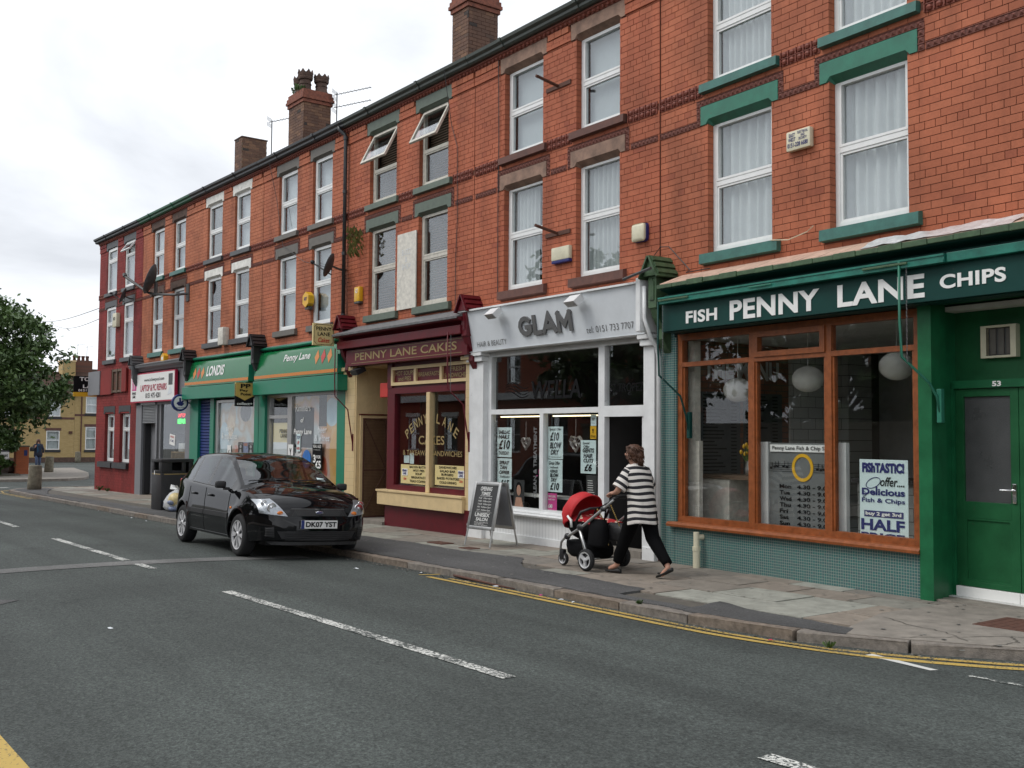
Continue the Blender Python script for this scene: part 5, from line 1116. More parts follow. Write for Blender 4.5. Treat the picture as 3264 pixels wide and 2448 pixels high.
for i, (sx, zz, r_) in enumerate(((.64, 1.36, .115), (1.83, 1.37, .145))):
    t = thing('wicker_heart', 'woven wicker heart hanging behind the %s pane of the salon window' % ('nail offer', 'blow dry')[i], 'ornament', WP(5, sx, -.3, zz-r_), ANG[5]); m = MB()
    rr = random.Random(i)
    for q in range(26):
        P_ = []
        a0 = rr.uniform(0, 6.28); sc = rr.uniform(.75, 1.02)
        for u in range(9):
            a = a0+u*.5; x = 16*math.sin(a)**3/17; z = (13*math.cos(a)-5*math.cos(2*a)-2*math.cos(3*a)-math.cos(4*a))/17; P_.append((x*r_*sc, rr.uniform(-.02, .02), r_+z*r_*sc))
        m.tube(P_, .004, 4)
    for q in range(16): a = rr.uniform(-.7, .7); b = rr.uniform(.5, 1.5); m.tube([(a*r_, .01, r_*b), (-a*r_*.8, -.01, r_*(2-b))], .004, 4)
    m.tube([(0, 0, r_*1.6), (0, 0, r_*1.6+.25)], .003, 4); m.build('wicker', M['alu'], t)
t = thing('flower_vase', 'pink orchid flowers on a shelf behind the salon glass', 'flowers', WP(5, 1.02, -.35, .585), ANG[5]); m = MB(); m.lathe([(.03, 0), (.045, .06), (.03, .14), (.035, .16)], 12); m.build('vase', M['alu'], t, smooth=True)
m = MB(); rr = random.Random(9)
for i in range(30): a = rr.uniform(0, 6.28); d = rr.uniform(0, .11); z = rr.uniform(.25, .4); m.ell((d*math.cos(a), d*math.sin(a), z), .018, .018, .01, 6, 3)
m.build('petals', M['pink'], t); m = MB(); [m.tube([(0, 0, .12), (.05*math.cos(i), .05*math.sin(i), .3)], .003, 4) for i in range(5)]; m.build('stems', M['grass'], t)
# ---- E: cake shop (k = 4)
h = H4; zg = gz(-15.4)
for a, b in ((-.33, .05), (3.745, 3.90)):
    part(h, 'pilaster', M['creamtile'], (a, b, -.04, .2, zg+.42, 2.60)); part(h, 'pilaster_base', M['maroon'], (a-.004, b+.004, -.05, .2, zg-.2, zg+.42))
    part(h, 'pilaster_capital', M['cream'], (a-.02, b+.02, -.08, .2, 2.60, 2.66), (a-.045, b+.045, -.12, .2, 2.662, 2.73), bev=.01)
lw = part(h, 'lobby_wall', M['cream'], (.05, .09, .2, 1.3, zg+.42, 2.72), (.09, 1.14, 1.25, 1.3, zg, 2.72)); part(h, 'lobby_skirting', M['maroon'], (.05, .094, .2, 1.3, zg-.1, zg+.42))
for j in range(17):
    for i in range(5): y0_ = .2+i*.22-(.11 if j % 2 else 0); part(lw, 'tile', M['cream'], (.088, .094, max(y0_, .2)+.004, min(y0_+.216, 1.25), zg+.43+j*.14, zg+.43+j*.14+.134)) if min(y0_+.216, 1.25)-max(y0_, .2) > .03 else None
part(h, 'lobby_side', M['maroon'], (1.13, 1.17, .1, 1.3, zg-.1, 2.72)); part(h, 'lobby_ceiling', M['cream'], (.09, 1.15, .0, 1.3, 2.72, 2.76)); part(h, 'lobby_step', M['conc'], (.09, 1.15, -.05, 1.3, zg-.2, zg+.05))
gy0, gy1 = .09, .60; gx = .12
part(h, 'pilaster_return', M['cream'], (.055, .092, -.03, .2, zg+.42, 2.60))
d = part(h, 'door', mat('tan_door', (.26, .17, .085), .5, .2, 6), (gx-.02, gx+.005, gy0+.02, gy1-.02, zg+.06, 1.72)); part(d, 'door_rail', M['cream'], (gx-.024, gx+.02, gy0-.05, gy0, zg+.05, 1.82), (gx-.024, gx+.02, gy1, gy1+.05, zg+.05, 1.82), (gx-.024, gx+.02, gy0, gy1, 1.76, 1.82)); part(d, 'door_head', M['maroon'], (gx-.024, gx+.04, gy0-.06, gy1+.06, 1.825, 1.85))
g = MB()
for i in range(20): y_ = gy0+.01+i*.0255; g.box(gx+.02, gx+.024, y_, y_+.004, zg+.08, 1.76)
for i in range(66): z = zg+.08+i*.0282; g.box(gx+.024, gx+.028, gy0, gy1, z, z+.004)
o = g.build('mesh_gate', M['rust'], h); part(o, 'gate_frame', M['rust'], (gx+.015, gx+.035, gy0, gy0+.022, zg+.06, 1.77), (gx+.015, gx+.035, gy1-.022, gy1, zg+.06, 1.77), (gx+.015, gx+.035, gy0+.022, gy1-.022, zg+.06, zg+.085), (gx+.015, gx+.035, gy0+.022, gy1-.022, 1.745, 1.77), (gx+.015, gx+.035, gy0+.022, gy1-.022, .78, .8))
g = MB(); g.tube([(gx+.036, gy0+.01, zg+.1), (gx+.036, gy1-.02, .78)], .009, 5); g.tube([(gx+.036, gy0+.02, 1.74), (gx+.036, gy1-.02, .82)], .009, 5); g.build('gate_brace', M['rust'], o)
part(h, 'stall_riser', M['maroon'], (1.15, 3.745, .0, .15, zg-.2, .22)); part(h, 'sill_box', M['cream'], (1.04, 3.75, -.10, .02, .225, .455), bev=.006); part(h, 'sill_board', M['cream'], (1.02, 3.76, -.12, .12, .456, .49), bev=.004)
fr = framework(h, 'shop_window_frame', M['maroon'], [(1.15, 1.40, .49, 2.19), (3.62, 3.745, .49, 2.19), (1.15, 3.745, 2.19, 2.295), (1.40, 3.62, .49, .58)], .03, .13)
part(fr, 'mullion', M['cream'], (2.49, 2.60, .005, .12, .49, 2.19), bev=.01)
paneq(fr, 1.40, 2.49, .58, 2.19, .09); paneq(fr, 2.60, 3.62, .58, 2.19, .09)
tr = framework(h, 'transom_frame', M['cream'], [(1.31, 1.37, 2.335, 2.665), (3.70, 3.745, 2.335, 2.665), (2.085, 2.15, 2.39, 2.61), (2.905, 2.97, 2.39, 2.61), (1.37, 3.70, 2.335, 2.39), (1.37, 3.70, 2.61, 2.665)], .0, .1)
part(h, 'transom_jamb', M['maroon'], (1.15, 1.31, .02, .12, 2.297, 2.74), (1.31, 3.745, .05, .12, 2.297, 2.335), (1.31, 3.745, .05, .12, 2.666, 2.74))
for a, b, L_ in ((1.37, 2.085, (('HOT SOUPS', .06, .94, .55, .9), ('and PIES', .2, .8, .1, .45))), (2.15, 2.905, (('BREAKFASTS', .05, .95, .35, .68),)), (2.97, 3.70, (('FRESH', .3, .85, .58, .92), ('SANDWICHES', .05, .97, .1, .44)))):
    p = part(tr, 'transom_panel', M['maroon'], (a, b, .04, .06, 2.39, 2.61))
    for tx, u0, u1, w0, w1 in L_: text(p, 'lettering', tx, (a+u0*(b-a), a+u1*(b-a), 2.39+.22*w0, 2.39+.22*w1), .036, M['gold'], bold=.015)
fa = part(h, 'fascia', M['maroon'], (-.02, 4.0, -.20, -.15, 2.735, 3.03), (-.02, 4.0, -.15, .0, 2.735, 2.76))
text(fa, 'fascia_lettering', 'PENNY LANE CAKES', (.34, 3.72, 2.825, 2.965), -.202, M['gold'], bold=.012); part(fa, 'gold_line', M['gold'], (.2, 3.86, -.204, -.2, 2.775, 2.783), (.2, 3.86, -.204, -.2, 3.0, 3.006))
part(h, 'blind_box', M['maroon'], (-.22, 3.95, -.30, -.0, 3.06, 3.20), bev=.008); m = MB(); m.prismx([(0, 3.2), (-.2, 3.205), (-.24, 3.25), (-.36, 3.28), (-.38, 3.32), (0, 3.36)], -.25, 3.98); m.build('cornice', M['maroon'], h)
m = MB(); m.prismx([(-.39, 3.30), (-.395, 3.335), (0, 3.50), (0, 3.365), (-.37, 3.325)], -.25, 3.98); m.build('flashing', M['lead'], h)
console(h, -.13, 3.06, M['maroon']); blind_arm(h, -.2, 3.08, 1.25, .34, M['maroon']); blind_arm(h, 3.66, 3.1, 1.3, .34, M['maroon'])
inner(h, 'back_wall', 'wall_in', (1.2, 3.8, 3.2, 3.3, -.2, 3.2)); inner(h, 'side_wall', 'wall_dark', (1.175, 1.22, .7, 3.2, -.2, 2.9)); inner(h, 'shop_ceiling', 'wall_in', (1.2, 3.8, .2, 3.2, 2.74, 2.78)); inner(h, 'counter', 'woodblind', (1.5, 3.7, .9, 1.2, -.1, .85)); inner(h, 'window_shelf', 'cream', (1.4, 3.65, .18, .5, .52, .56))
def arc_text(parent, body, cs, cz, r_, a0, a1, hh, y, mt):
    m = MB(); n = len(body)
    for i, ch in enumerate(body):
        if ch == ' ': continue
        a = a0+(a1-a0)*i/(n-1); v, f = text_geom(ch, (-hh*.34, hh*.34, 0, hh), 0, bold=.015)
        q = MB(); q.add(v, f); q.xf(Matrix.Translation((cs+r_*math.sin(a), y, cz+r_*math.cos(a))) @ Matrix.Rotation(a, 4, 'Y')); m.add(q.v, q.f)
    return m.build('window_lettering', M[mt], parent)
arc_text(fr, 'PENNY', 2.54, .50, 1.17, R(-38), R(-9), .165, .086, 'gold'); arc_text(fr, 'LANE', 2.54, .50, 1.17, R(10), R(37), .165, .086, 'gold')
text(fr, 'window_lettering', 'CAKES', (2.14, 2.95, 1.30, 1.45), .086, M['gold'], bold=.015); text(fr, 'window_lettering', '& TAKEAWAY SANDWICHES', (1.62, 3.48, 1.11, 1.20), .086, M['gold'], bold=.01)
def cakeplaque(side):
    def ex(t, W_, H_):
        x = -W_*.34 if side == 'l' else W_*.34
        part(t, 'name_plaque', M['white'], (x-.09, x+.09, -.006, -.003, H_*.42, H_*.78)); text(t, 'lettering', 'PENNY\nLANE', (x-.075, x+.075, H_*.47, H_*.74), -.007, M['navy'], bold=.04); text(t, 'lettering', 'Cakes', (x-.05, x+.05, H_*.2, H_*.34), -.004, M['redsign'], bold=.02, shear=.3)
    return ex
poster(4, 'menu_sign', 'cream sign listing bacon butties, pies and soup in the cake shop window', 'sign', 1.58, 2.49, .615, .945, .07, 'signcream', [(t_, .33, .97, .83-.17*i, .94-.17*i, 'ink', B) for i, t_ in enumerate(('BACON BUTTIES', 'HOT PIES', 'SOUP', 'BREAKFAST', 'TEAS-COFFEES'))][:0]+[('BACON BUTTIES', .33, .97, .83, .95, 'ink', B), ('HOT PIES', .46, .86, .65, .77, 'ink', B), ('SOUP', .54, .78, .48, .6, 'ink', B), ('BREAKFAST', .4, .92, .29, .41, 'ink', B), ('TEAS-COFFEES', .34, .97, .09, .21, 'ink', B)], None, cakeplaque('l'))
poster(4, 'menu_sign', 'cream sign listing sandwiches, burgers and cold drinks in the cake shop window', 'sign', 2.69, 3.63, .63, .965, .07, 'signcream', [('SANDWICHES', .14, .7, .83, .95, 'ink', B), ('SALAD BAR', .17, .66, .65, .77, 'ink', B), ('BURGERS', .22, .6, .48, .6, 'ink', B), ('BAKED POTATOES', .08, .78, .29, .41, 'ink', B), ('COLD DRINKS', .16, .7, .09, .21, 'ink', B)], None, cakeplaque('r'))
for i, (a, b, c, d_, lb) in enumerate(((1.60, 1.78, .97, 1.10, 'small pale note taped to the cake shop glass above the bacon sign'), (1.80, 1.93, .96, 1.15, 'tall pale notice taped beside the small note in the cake shop window'), (2.34, 2.48, .95, 1.10, 'folded pale notice beside the cream mullion of the cake shop window'))): poster(4, 'notice', lb, 'notice', a, b, c, d_, .12, 'paper', [])
t = thing('cake_stand', 'amber glass cake stand on the counter behind the cake shop window', 'cake stand', WP(4, 3.45, -.75, .86), ANG[4]); m = MB(); m.lathe([(.1, 0), (.02, .03), (.02, .12), (.06, .16), (.16, .3), (.17, .31)], 16); m.build('dish', M['orange'], t, smooth=True); m = MB(); m.lathe([(.04, .31), (.05, .34), (.035, .37), (.0, .38)], 12); m.build('cup', M['white'], t, smooth=True)
o = part(None, 'alarm_box', M['redsign'], (-.14, .14, -.07, .0, 0, .26), bev=.012); o.location = WP(4, .99, -.11, 2.14); o.rotation_euler = (0, 0, ANG[4]); tag(o, 'red alarm box fixed inside the cream lobby of the cake shop', 'alarm box')
t = thing('floodlight', 'black floodlight hanging under the cake shop fascia over the lobby', 'floodlight', WP(4, .35, .1, 2.62), ANG[4]); m = MB(); m.prismx([(-.1, -.06), (-.16, .02), (.02, .1), (.06, .02)], -.13, .13); m.build('head', M['black'], t); m = MB(); m.prismx([(-.106, -.064), (-.166, .016), (-.16, .02), (-.1, -.06)], -.11, .11); m.build('lens', M['steel'], t)
# hanging sign between cake shop and convenience store
t = thing('hanging_sign', 'cream projecting sign with notched corners reading Penny Lane Cakes', 'sign', WP(4, -.40, .48, 3.14), ANG[4]); ww, hh = .22, .42
oct_ = lambda w2, z0, z1, n: [(-w2+n, z0), (w2-n, z0), (w2-n*.6, z0+n*.6), (w2, z0+n), (w2, z1-n), (w2-n*.6, z1-n*.6), (w2-n, z1), (-w2+n, z1), (-w2+n*.6, z1-n*.6), (-w2, z1-n), (-w2, z0+n), (-w2+n*.6, z0+n*.6)]
RT = Matrix.Rotation(R(90), 4, 'Z')
m = MB(); m.bbox(-ww, ww, 0, .05, 0, hh, .004); m.xf(RT); m.build('board', M['signcream'], t)
m = MB(); n = oct_(ww-.02, .02, hh-.02, .05)
for a, b in zip(n, n[1:]+n[:1]): m.tube([(a[0], -.002, a[1]), (b[0], -.002, b[1])], .004, 4)
m.xf(RT); m.build('border', M['ink'], t)
q = MB()
for tx, bx in (('PENNY', (-.16, .16, .285, .355)), ('LANE', (-.13, .13, .185, .255))): v, f = text_geom(tx, bx, -.002, bold=.02); q.add(v, f)
q.xf(RT); q.build('lettering', M['ink'], t); q = MB(); v, f = text_geom('Cakes', (-.12, .12, .06, .15), -.002, bold=.02, shear=.3); q.add(v, f); q.xf(RT); q.build('lettering', M['redsign'], t)
m = MB(); m.tube([(.03, .22, .38), (.03, .48, .38)], .014, 6); m.tube([(.03, .22, .05), (.03, .48, .05)], .014, 6); m.build('bracket', M['steel'], t)

# ---- C + D: convenience store (k = 2, 3)
for k in (2, 3):
    h = HOUSES[k]; zg = ZG[k]
    a, b = (-.36, 3.46) if k == 2 else (-.26, 3.60)
    # curved fascia
    m = MB(); prof = []
    prof = [(-.20, 2.66), (-.20, 2.72), (-.12, 3.14), (-.105, 3.19), (-.075, 3.235), (-.03, 3.26)]
    prof += [(0, 3.26), (0, 2.62), (-.20, 2.62)]
    m.prismx(prof, a, b); fa = m.build('fascia', M['londis'], h, auto=35)
    part(fa, 'orange_band', M['orange'], (a, b, -.206, -.1, 2.655, 2.72)); part(fa, 'fascia_end', M['londisbox'], (a-.012, a, -.195, 0, 2.64, 3.0)); part(fa, 'fascia_end', M['londisbox'], (b, b+.012, -.195, 0, 2.64, 3.0))
    m = MB(); m.tube([(a-.1, -.09, 3.30), (b+.05, -.09, 3.30)], .035, 10); m.build('fascia_tube', M['londisbox'], fa, smooth=True)
    def on_fascia(v):                                       # drape flat lettering over the curve
        res = []
        for x, y, z in v: t_ = min(max((z-2.66)/.60, 0), 1); res.append((x, -.20+.08*(z-2.72)/.42-.005+y, z))
        return res
    def ftext(body, bx, mt, **kw):
        v, f = text_geom(body, bx, 0, **kw); m = MB(); m.add(on_fascia(v), f); m.build('fascia_lettering', M[mt], fa)
    def diamond(sx, zc, mt):
        m = MB(); m.add(on_fascia([(sx-.1, 0, zc), (sx, 0, zc-.15), (sx+.1, 0, zc), (sx, 0, zc+.15), (sx, 0, zc)]), [(0, 1, 4), (1, 2, 4), (2, 3, 4), (3, 0, 4)]); m.build('diamond_logo', M[mt], fa)
    if k == 2:
        ftext('LONDIS', (.98, 2.02, 2.83, 3.08), 'white', bold=.03)
        for i, c_ in enumerate(('orange', 'redsign', 'orange')): diamond(.2+.26*i, 2.93, c_)
    else:
        ftext('Penny Lane', (1.12, 2.35, 2.93, 3.12), 'white', bold=.015, shear=.2)
        for i, c_ in enumerate(('orange', 'redsign', 'orange')): diamond(2.66+.27*i, 2.99, c_)
    part(h, 'shutter_box', M['londisbox'], (a-.05 if k == 2 else -.22, 3.42 if k == 2 else b+.12, -.25, .02, 2.30, 2.60), bev=.008)
    m = MB(); m.prismx([(0, 3.27), (-.12, 3.31), (0, 3.37)], S0[k]+.05, S1[k]-.05); m.build('flashing', M['lead'], h)
    part(h, 'fascia_back', M['greypaint'], (S0[k]+.02, S1[k]-.02, -.01, .15, 2.3, 3.28))
h = H2; zg = ZG[2]
[part(h, 'pilaster', M['londisbox'], q_) for q_ in ((-.40, .13, -.03, .15, zg-.2, 2.3), (.87, 1.10, -.02, .15, zg-.2, 2.3), (3.44, 3.66, -.03, .15, zg-.2, 2.3))]
s_ = MB(); nn = 34; zz0 = zg
for i in range(nn): z = zz0+i*(2.28-zz0)/nn; dz = (2.28-zz0)/nn; s_.prismx([(.06, z), (.035, z+dz*.2), (.035, z+dz*.75), (.06, z+dz)], .13, .87)
s_.build('roller_shutter', M['blue'], h)
fr = framework(h, 'shop_window_frame', M['alu'], [(1.10, 1.26, .0, 2.25), (3.40, 3.44, .0, 2.25), (1.26, 3.40, 2.19, 2.25), (1.26, 3.40, .0, .35)], .02, .1); paneq(fr, 1.26, 3.40, .35, 2.19, .06); part(h, 'stall_riser', M['londisbox'], (1.1, 3.44, .03, .12, zg-.2, .0))
gr1 = printmat('window_print_cool', [(.10, .12, .13), (.36, .46, .50), (.45, .50, .50), (.42, .30, .20), (.50, .52, .52)], 1.4); gr2 = printmat('window_print_warm', [(.50, .54, .55), (.42, .45, .46), (.52, .30, .22), (.55, .28, .05), (.50, .50, .48)], 1.1)
part(fr, 'window_graphic', gr1, (1.27, 3.39, .075, .08, .36, 2.18))
def blob(parent, cs, cz, rs, rz_, y, mt, rot=0):
    m = MB(); m.prism([(cs+rs*math.cos(a)*math.cos(rot)-rz_*math.sin(a)*math.sin(rot), cz+rz_*math.sin(a)*math.cos(rot)+rs*math.cos(a)*math.sin(rot)) for a in [i*math.pi/16 for i in range(32)]], y, y+.001); m.build('window_graphic', mt, parent)
peach = printmat('print_peach', [(.55, .40, .26), (.62, .50, .36), (.50, .36, .25), (.6, .52, .42)], 2.5); cyanp = printmat('print_cyan', [(.30, .42, .50), (.42, .54, .60), (.5, .6, .64)], 2.2); darkp = printmat('print_dark', [(.05, .05, .055), (.12, .12, .13), (.2, .22, .24)], 3); beer = printmat('print_beer', [(.55, .25, .03), (.60, .32, .05), (.62, .42, .2)], 2); redp = printmat('print_red', [(.35, .05, .03), (.5, .16, .08), (.4, .3, .25)], 4)
blob(fr, 1.95, 1.75, .22, .42, .073, peach, R(-18)); blob(fr, 1.55, 1.35, .26, .38, .072, cyanp); blob(fr, 2.75, 1.95, .3, .22, .0735, darkp); blob(fr, 2.3, .95, .3, .25, .071, redp)
text(fr, 'window_lettering', 'news\n& magazines', (1.45, 2.35, 1.28, 1.62), .055, M['white'], bold=.0, shear=.15)
for i in range(2):
    def cel(t, W_, H_):
        m = MB(); m.ell((0, -.003, H_*.75), W_*.2, .001, H_*.1, 10, 6); m.prism([(-W_*.3, 0), (W_*.3, 0), (W_*.15, H_*.6), (-W_*.15, H_*.6)], -.004, -.002); m.build('figure_print', M['alu'], t)
    poster(2, 'event_poster', 'dark event poster low on the store window, %s the orange one' % ('left of', 'right of')[i], 'poster', 2.42+.56*i, 2.70+.56*i, .86, 1.26, .05, 'board', [('LIVE', .1, .9, .86, .96, 'alu', B)], None, cel)
poster(2, 'event_poster', 'orange and black event poster between two dark ones on the store window', 'poster', 2.71, 2.97, .86, 1.26, .05, 'sackprint', [('GIG', .1, .9, .8, .95, 'orange', B)])
poster(2, 'notice', 'small white notice with a figure on the left store window', 'notice', 1.80, 2.0, .86, 1.18, .05, 'white', [('6', .3, .7, .2, .7, 'ink', B)])
h = H3; zg = ZG[3]
[part(h, 'pilaster', M['londisbox'], q_) for q_ in ((-.37, -.06, -.03, .15, zg-.2, 2.3), (3.30, 3.62, -.03, .15, zg-.2, 2.34))]; part(h, 'drain_cover', M['black'], (3.62, 3.66, -.02, .15, zg-.2, 3.2))
dr = framework(h, 'door_frame', M['alu'], [(-.06, .06, zg, 2.3), (.97, 1.14, zg, 2.3), (.06, .97, 2.24, 2.3), (.06, .97, 1.79, 1.86), (.06, .97, zg, zg+.12)], .03, .12); paneq(dr, .06, .97, 1.86, 2.24, .08); paneq(dr, .06, .97, zg+.12, 1.79, .08)
part(dr, 'door_backing', M['signcream'], (.1, .95, .11, .12, .9, 1.7)); text(dr, 'door_lettering', 'PENNY\nLANE', (.5, .95, 1.38, 1.56), .075, M['slate'], bold=.03); part(dr, 'door_notice', M['greysign'], (.12, .9, .1, .105, .95, 1.28))
fr = framework(h, 'shop_window_frame', M['alu'], [(1.14, 1.19, .0, 2.3), (3.26, 3.30, .0, 2.34), (1.19, 3.26, 2.25, 2.3), (1.19, 3.26, .0, .32)], .02, .1); paneq(fr, 1.19, 3.26, .32, 2.25, .06); part(h, 'stall_riser', M['londisbox'], (1.1, 3.30, .03, .12, zg-.2, .0))
part(fr, 'window_graphic', gr2, (2.12, 3.25, .075, .08, .33, 2.24), (1.2, 2.12, .075, .08, .33, 1.18), (1.2, 2.12, .075, .08, 2.0, 2.24)); blob(fr, 3.02, 1.05, .2, .62, .073, beer); blob(fr, 2.9, 1.9, .3, .28, .0725, cyanp); blob(fr, 2.45, .75, .3, .3, .0722, redp); part(fr, 'window_graphic', M['wall_dark'], (2.35, 2.68, .07, .0745, 1.62, 2.24))
q = MB()
for tx, bx in (('Rimmers', (1.30, 2.0, 1.93, 2.07)), ('of', (1.55, 1.70, 1.70, 1.80)), ('Penny Lane', (1.24, 2.06, 1.42, 1.57)), ('chilled', (1.2, 1.62, .98, 1.10))): v, f = text_geom(tx, bx, .055, bold=.02, shear=.12); q.add(v, f)
q.build('window_lettering', M['white'], fr); text(fr, 'window_lettering', 'beer\n& wines', (2.2, 2.85, 1.32, 1.62), .055, M['greysign'], bold=.01, shear=.1)
poster(3, 'offer_board', 'black chalk style sign offering real ale three for five pounds', 'sign', 2.18, 2.60, .74, 1.27, .02, 'ink', [('REAL ALES', .1, .92, .84, .96, 'chalk', B), ('at local price', .15, .85, .74, .79, 'chalk', TH), ('3', .1, .38, .28, .58, 'white', BB), ('FOR', .45, .9, .44, .56, 'white', B), ('£5', .35, .92, .06, .36, 'white', BB)])
poster(3, 'notice', 'white notice with a black figure beside the store door', 'notice', 1.06, 1.30, .86, 1.24, .015, 'white', [('Y', .3, .7, .3, .8, 'ink', B), ('call', .2, .8, .08, .16, 'ink', B)])
poster(3, 'notice', 'blue and red card poster above the white notice on the store window', 'notice', 1.38, 1.56, 1.10, 1.46, .05, 'paper', [('TOP', .1, .9, .7, .9, 'navy', B), ('UP', .2, .8, .4, .6, 'redsign', B), ('HERE', .1, .9, .1, .25, 'redsign', B)])
m = MB(); m.ell((0, 0, 0), .19, .004, .19, 20, 10); o = m.build('round_sticker', mat('sticker_blue', (.02, .16, .5), .4, .3, 9), loc=WP(3, 1.86, -.048, .95), rot=ANG[3]); tag(o, 'round blue sticker on the lower store window', 'sticker')
for k in (2, 3):
    inner(HOUSES[k], 'back_wall', 'wall_in', (-.25, 3.5, 2.2, 2.3, -.2, 3.2)); inner(HOUSES[k], 'shop_ceiling', 'wall_in', (-.25, 3.5, .2, 2.2, 2.3, 2.34))
console(H3, -.24, 3.0, M['black']); console(H2, -.24, 2.9, M['black'])
# projecting signs on the store
t = thing('payment_sign', 'yellow and black projecting payment point sign between the two store fronts', 'sign', WP(3, -.46, .33, 2.06), ANG[3])
m = MB(); m.bbox(-.21, .21, 0, .06, 0, .50, .006); m.xf(RT); m.build('board', M['ink'], t); m = MB(); m.prism([(-.21, .52), (.21, .52), (.21, .23), (.14, .20), (0, .13), (-.14, .20), (-.21, .23)], -.004, .064); m.xf(RT); m.build('yellow_shield', mat('sign_gold', (.55, .38, .10), .4, .1, 8), t)
q = MB()
for tx, bx in (('PP', (-.1, .13, .40, .50)), ('Pay', (-.12, .08, .315, .375)), ('Point', (-.1, .14, .24, .30))): v, f = text_geom(tx, bx, -.008, bold=.035); q.add(v, f)
q.xf(RT); q.build('lettering', M['ink'], t); q = MB(); v, f = text_geom('collect+', (-.18, .18, .03, .09), -.002, bold=.02); q.add(v, f); q.xf(RT); q.build('lettering', M['white'], t)
m = MB(); m.tube([(.03, .2, .25), (.03, .35, .25)], .015, 6); m.build('bracket', M['steel'], t)
t = thing('lottery_sign', 'round blue and white projecting sign with crossed fingers emblem', 'sign', WP(2, -.46, .28, 2.22), ANG[2])
m = MB(); m.lathe([(.0, -.04), (.205, -.04), (.215, -.02), (.215, .02), (.205, .04), (.0, .04)], 28, (0, 0, 0), 'y'); m.xf(RT); m.build('rim', M['blue'], t, auto=40); m = MB(); m.lathe([(0, -.044), (.165, -.044), (.165, .0)], 28, (0, 0, 0), 'y'); m.xf(RT); m.build('face', M['white'], t)
m = MB(); m.prism([(-.1, -.02), (-.05, -.07), (.04, -.08), (.1, -.02), (.06, .0), (.09, .05), (.05, .06), (.02, .02), (.01, .12), (-.03, .12), (-.03, .02), (-.06, .03)], -.05, -.046); m.xf(RT); m.build('emblem', M['navy'], t); m = MB(); m.tube([(.0, .2, 0), (.0, .3, 0)], .02, 6); m.build('bracket', M['steel'], t)
q = MB(); v, f = text_geom('NATIONAL LOTTERY', (-.13, .13, -.14, -.11), -.046, bold=.02); q.add(v, f); q.xf(RT); q.build('lettering', M['navy'], t)

# ---- B: laptop repair shop (k = 1)
h = H1; zg = ZG[1]
[part(h, 'pilaster', M['greypaint'], q_, bev=.006) for q_ in ((-.62, -.14, -.02, .15, zg-.2, 2.35), (3.30, 3.62, -.02, .15, zg-.2, 2.35))]
part(h, 'fascia_back', M['greypaint'], (-.62, 3.6, -.02, .15, 2.23, 3.2)); m = MB(); m.prismx([(0, 3.15), (-.1, 3.16), (-.14, 3.22), (-.22, 3.27), (-.24, 3.33), (0, 3.40)], -.7, 3.6); m.build('cornice', M['greypaint'], h)
m = MB(); m.prismx([(-.25, 3.33), (-.25, 3.345), (0, 3.42), (0, 3.40)], -.7, 3.6); m.build('flashing', M['lead'], h)
sg = part(h, 'shop_sign', M['crimson'], (-.78, 2.82, -.14, -.07, 2.30, 3.115)); part(sg, 'sign_face', M['white'], (-.745, 2.785, -.146, -.139, 2.335, 3.08))
for tx, bx, mt, kw in (('www.it-liverpool.com', (.42, 2.02, 2.84, 2.96), 'slate', TH), ('LAPTOP & PC REPAIRS', (.12, 2.22, 2.60, 2.78), 'crimson', dict(bold=.02)), ('0151 475 4281', (.55, 1.75, 2.41, 2.55), 'ink', TH)): text(sg, 'lettering', tx, bx, -.148, M[mt], **kw)
part(sg, 'logo_panel', M['pink'], (-.62, -.25, -.150, -.146, 2.64, 2.95)); text(sg, 'lettering', 'IT', (-.55, -.32, 2.68, 2.91), -.152, M['white'], bold=.02); text(sg, 'lettering', 'PENNY\nLANE', (-.60, -.27, 2.43, 2.60), -.148, M['ink'], bold=.03)
part(sg, 'laptop_picture', M['slate'], (2.36, 2.66, -.150, -.146, 2.72, 3.02)); m = MB(); m.prism([(2.3, 2.45), (2.66, 2.52), (2.56, 2.68), (2.42, 2.66)], -.150, -.146); m.build('laptop_picture', M['greysign'], sg)
s_ = MB()
for i in range(12): z = 1.72+i*.043; s_.prismx([(.03, z), (.0, z+.01), (.0, z+.033), (.03, z+.043)], -.10, 1.03)
s_.build('roller_shutter', M['shutter'], h); part(h, 'shutter_hood', M['shutter'], (-.13, 1.08, -.06, .04, 2.235, 2.30))
d = part(h, 'door', M['greypaint'], (-.02, .98, .22, .27, zg, 1.74)); part(d, 'handle', M['chrome'], (.88, .95, .19, .22, .65, .75)); part(h, 'door_jamb', M['black'], (-.14, -.02, .05, .25, zg, 1.74)); part(h, 'door_post', M['greypaint'], (.98, 1.1, .0, .25, zg, 2.24)); part(h, 'door_post', M['black'], (1.1, 1.26, .02, .2, zg, 2.24))
fr = framework(h, 'shop_window_frame', M['greypaint'], [(1.26, 1.34, .2, 2.24), (3.22, 3.30, .2, 2.24), (1.34, 3.22, .2, .3)], .02, .1); paneq(fr, 1.34, 3.22, .3, 2.24, .06); part(h, 'stall_riser', M['greypaint'], (1.26, 3.3, .02, .12, zg-.2, .2))
inner(h, 'back_wall', 'wall_dark', (-.25, 3.5, 2.2, 2.3, -.3, 3.2)); inner(h, 'shop_ceiling', 'wall_dark', (-.25, 3.5, .2, 2.2, 2.3, 2.34)); inner(h, 'window_shelf', 'wall_in', (1.4, 3.2, .2, .7, .40, .44))
o = part(h, 'wooden_crates', mat('crate_wood', (.35, .23, .1), .7, .3, 12), *[(1.55+.3*i, 1.57+.3*i, .25, .5, .44, .95) for i in range(5)], (1.55, 2.77, .25, .5, .93, .96), (1.55, 2.77, .25, .5, .44, .46), (1.55, 2.77, .48, .5, .46, .93))
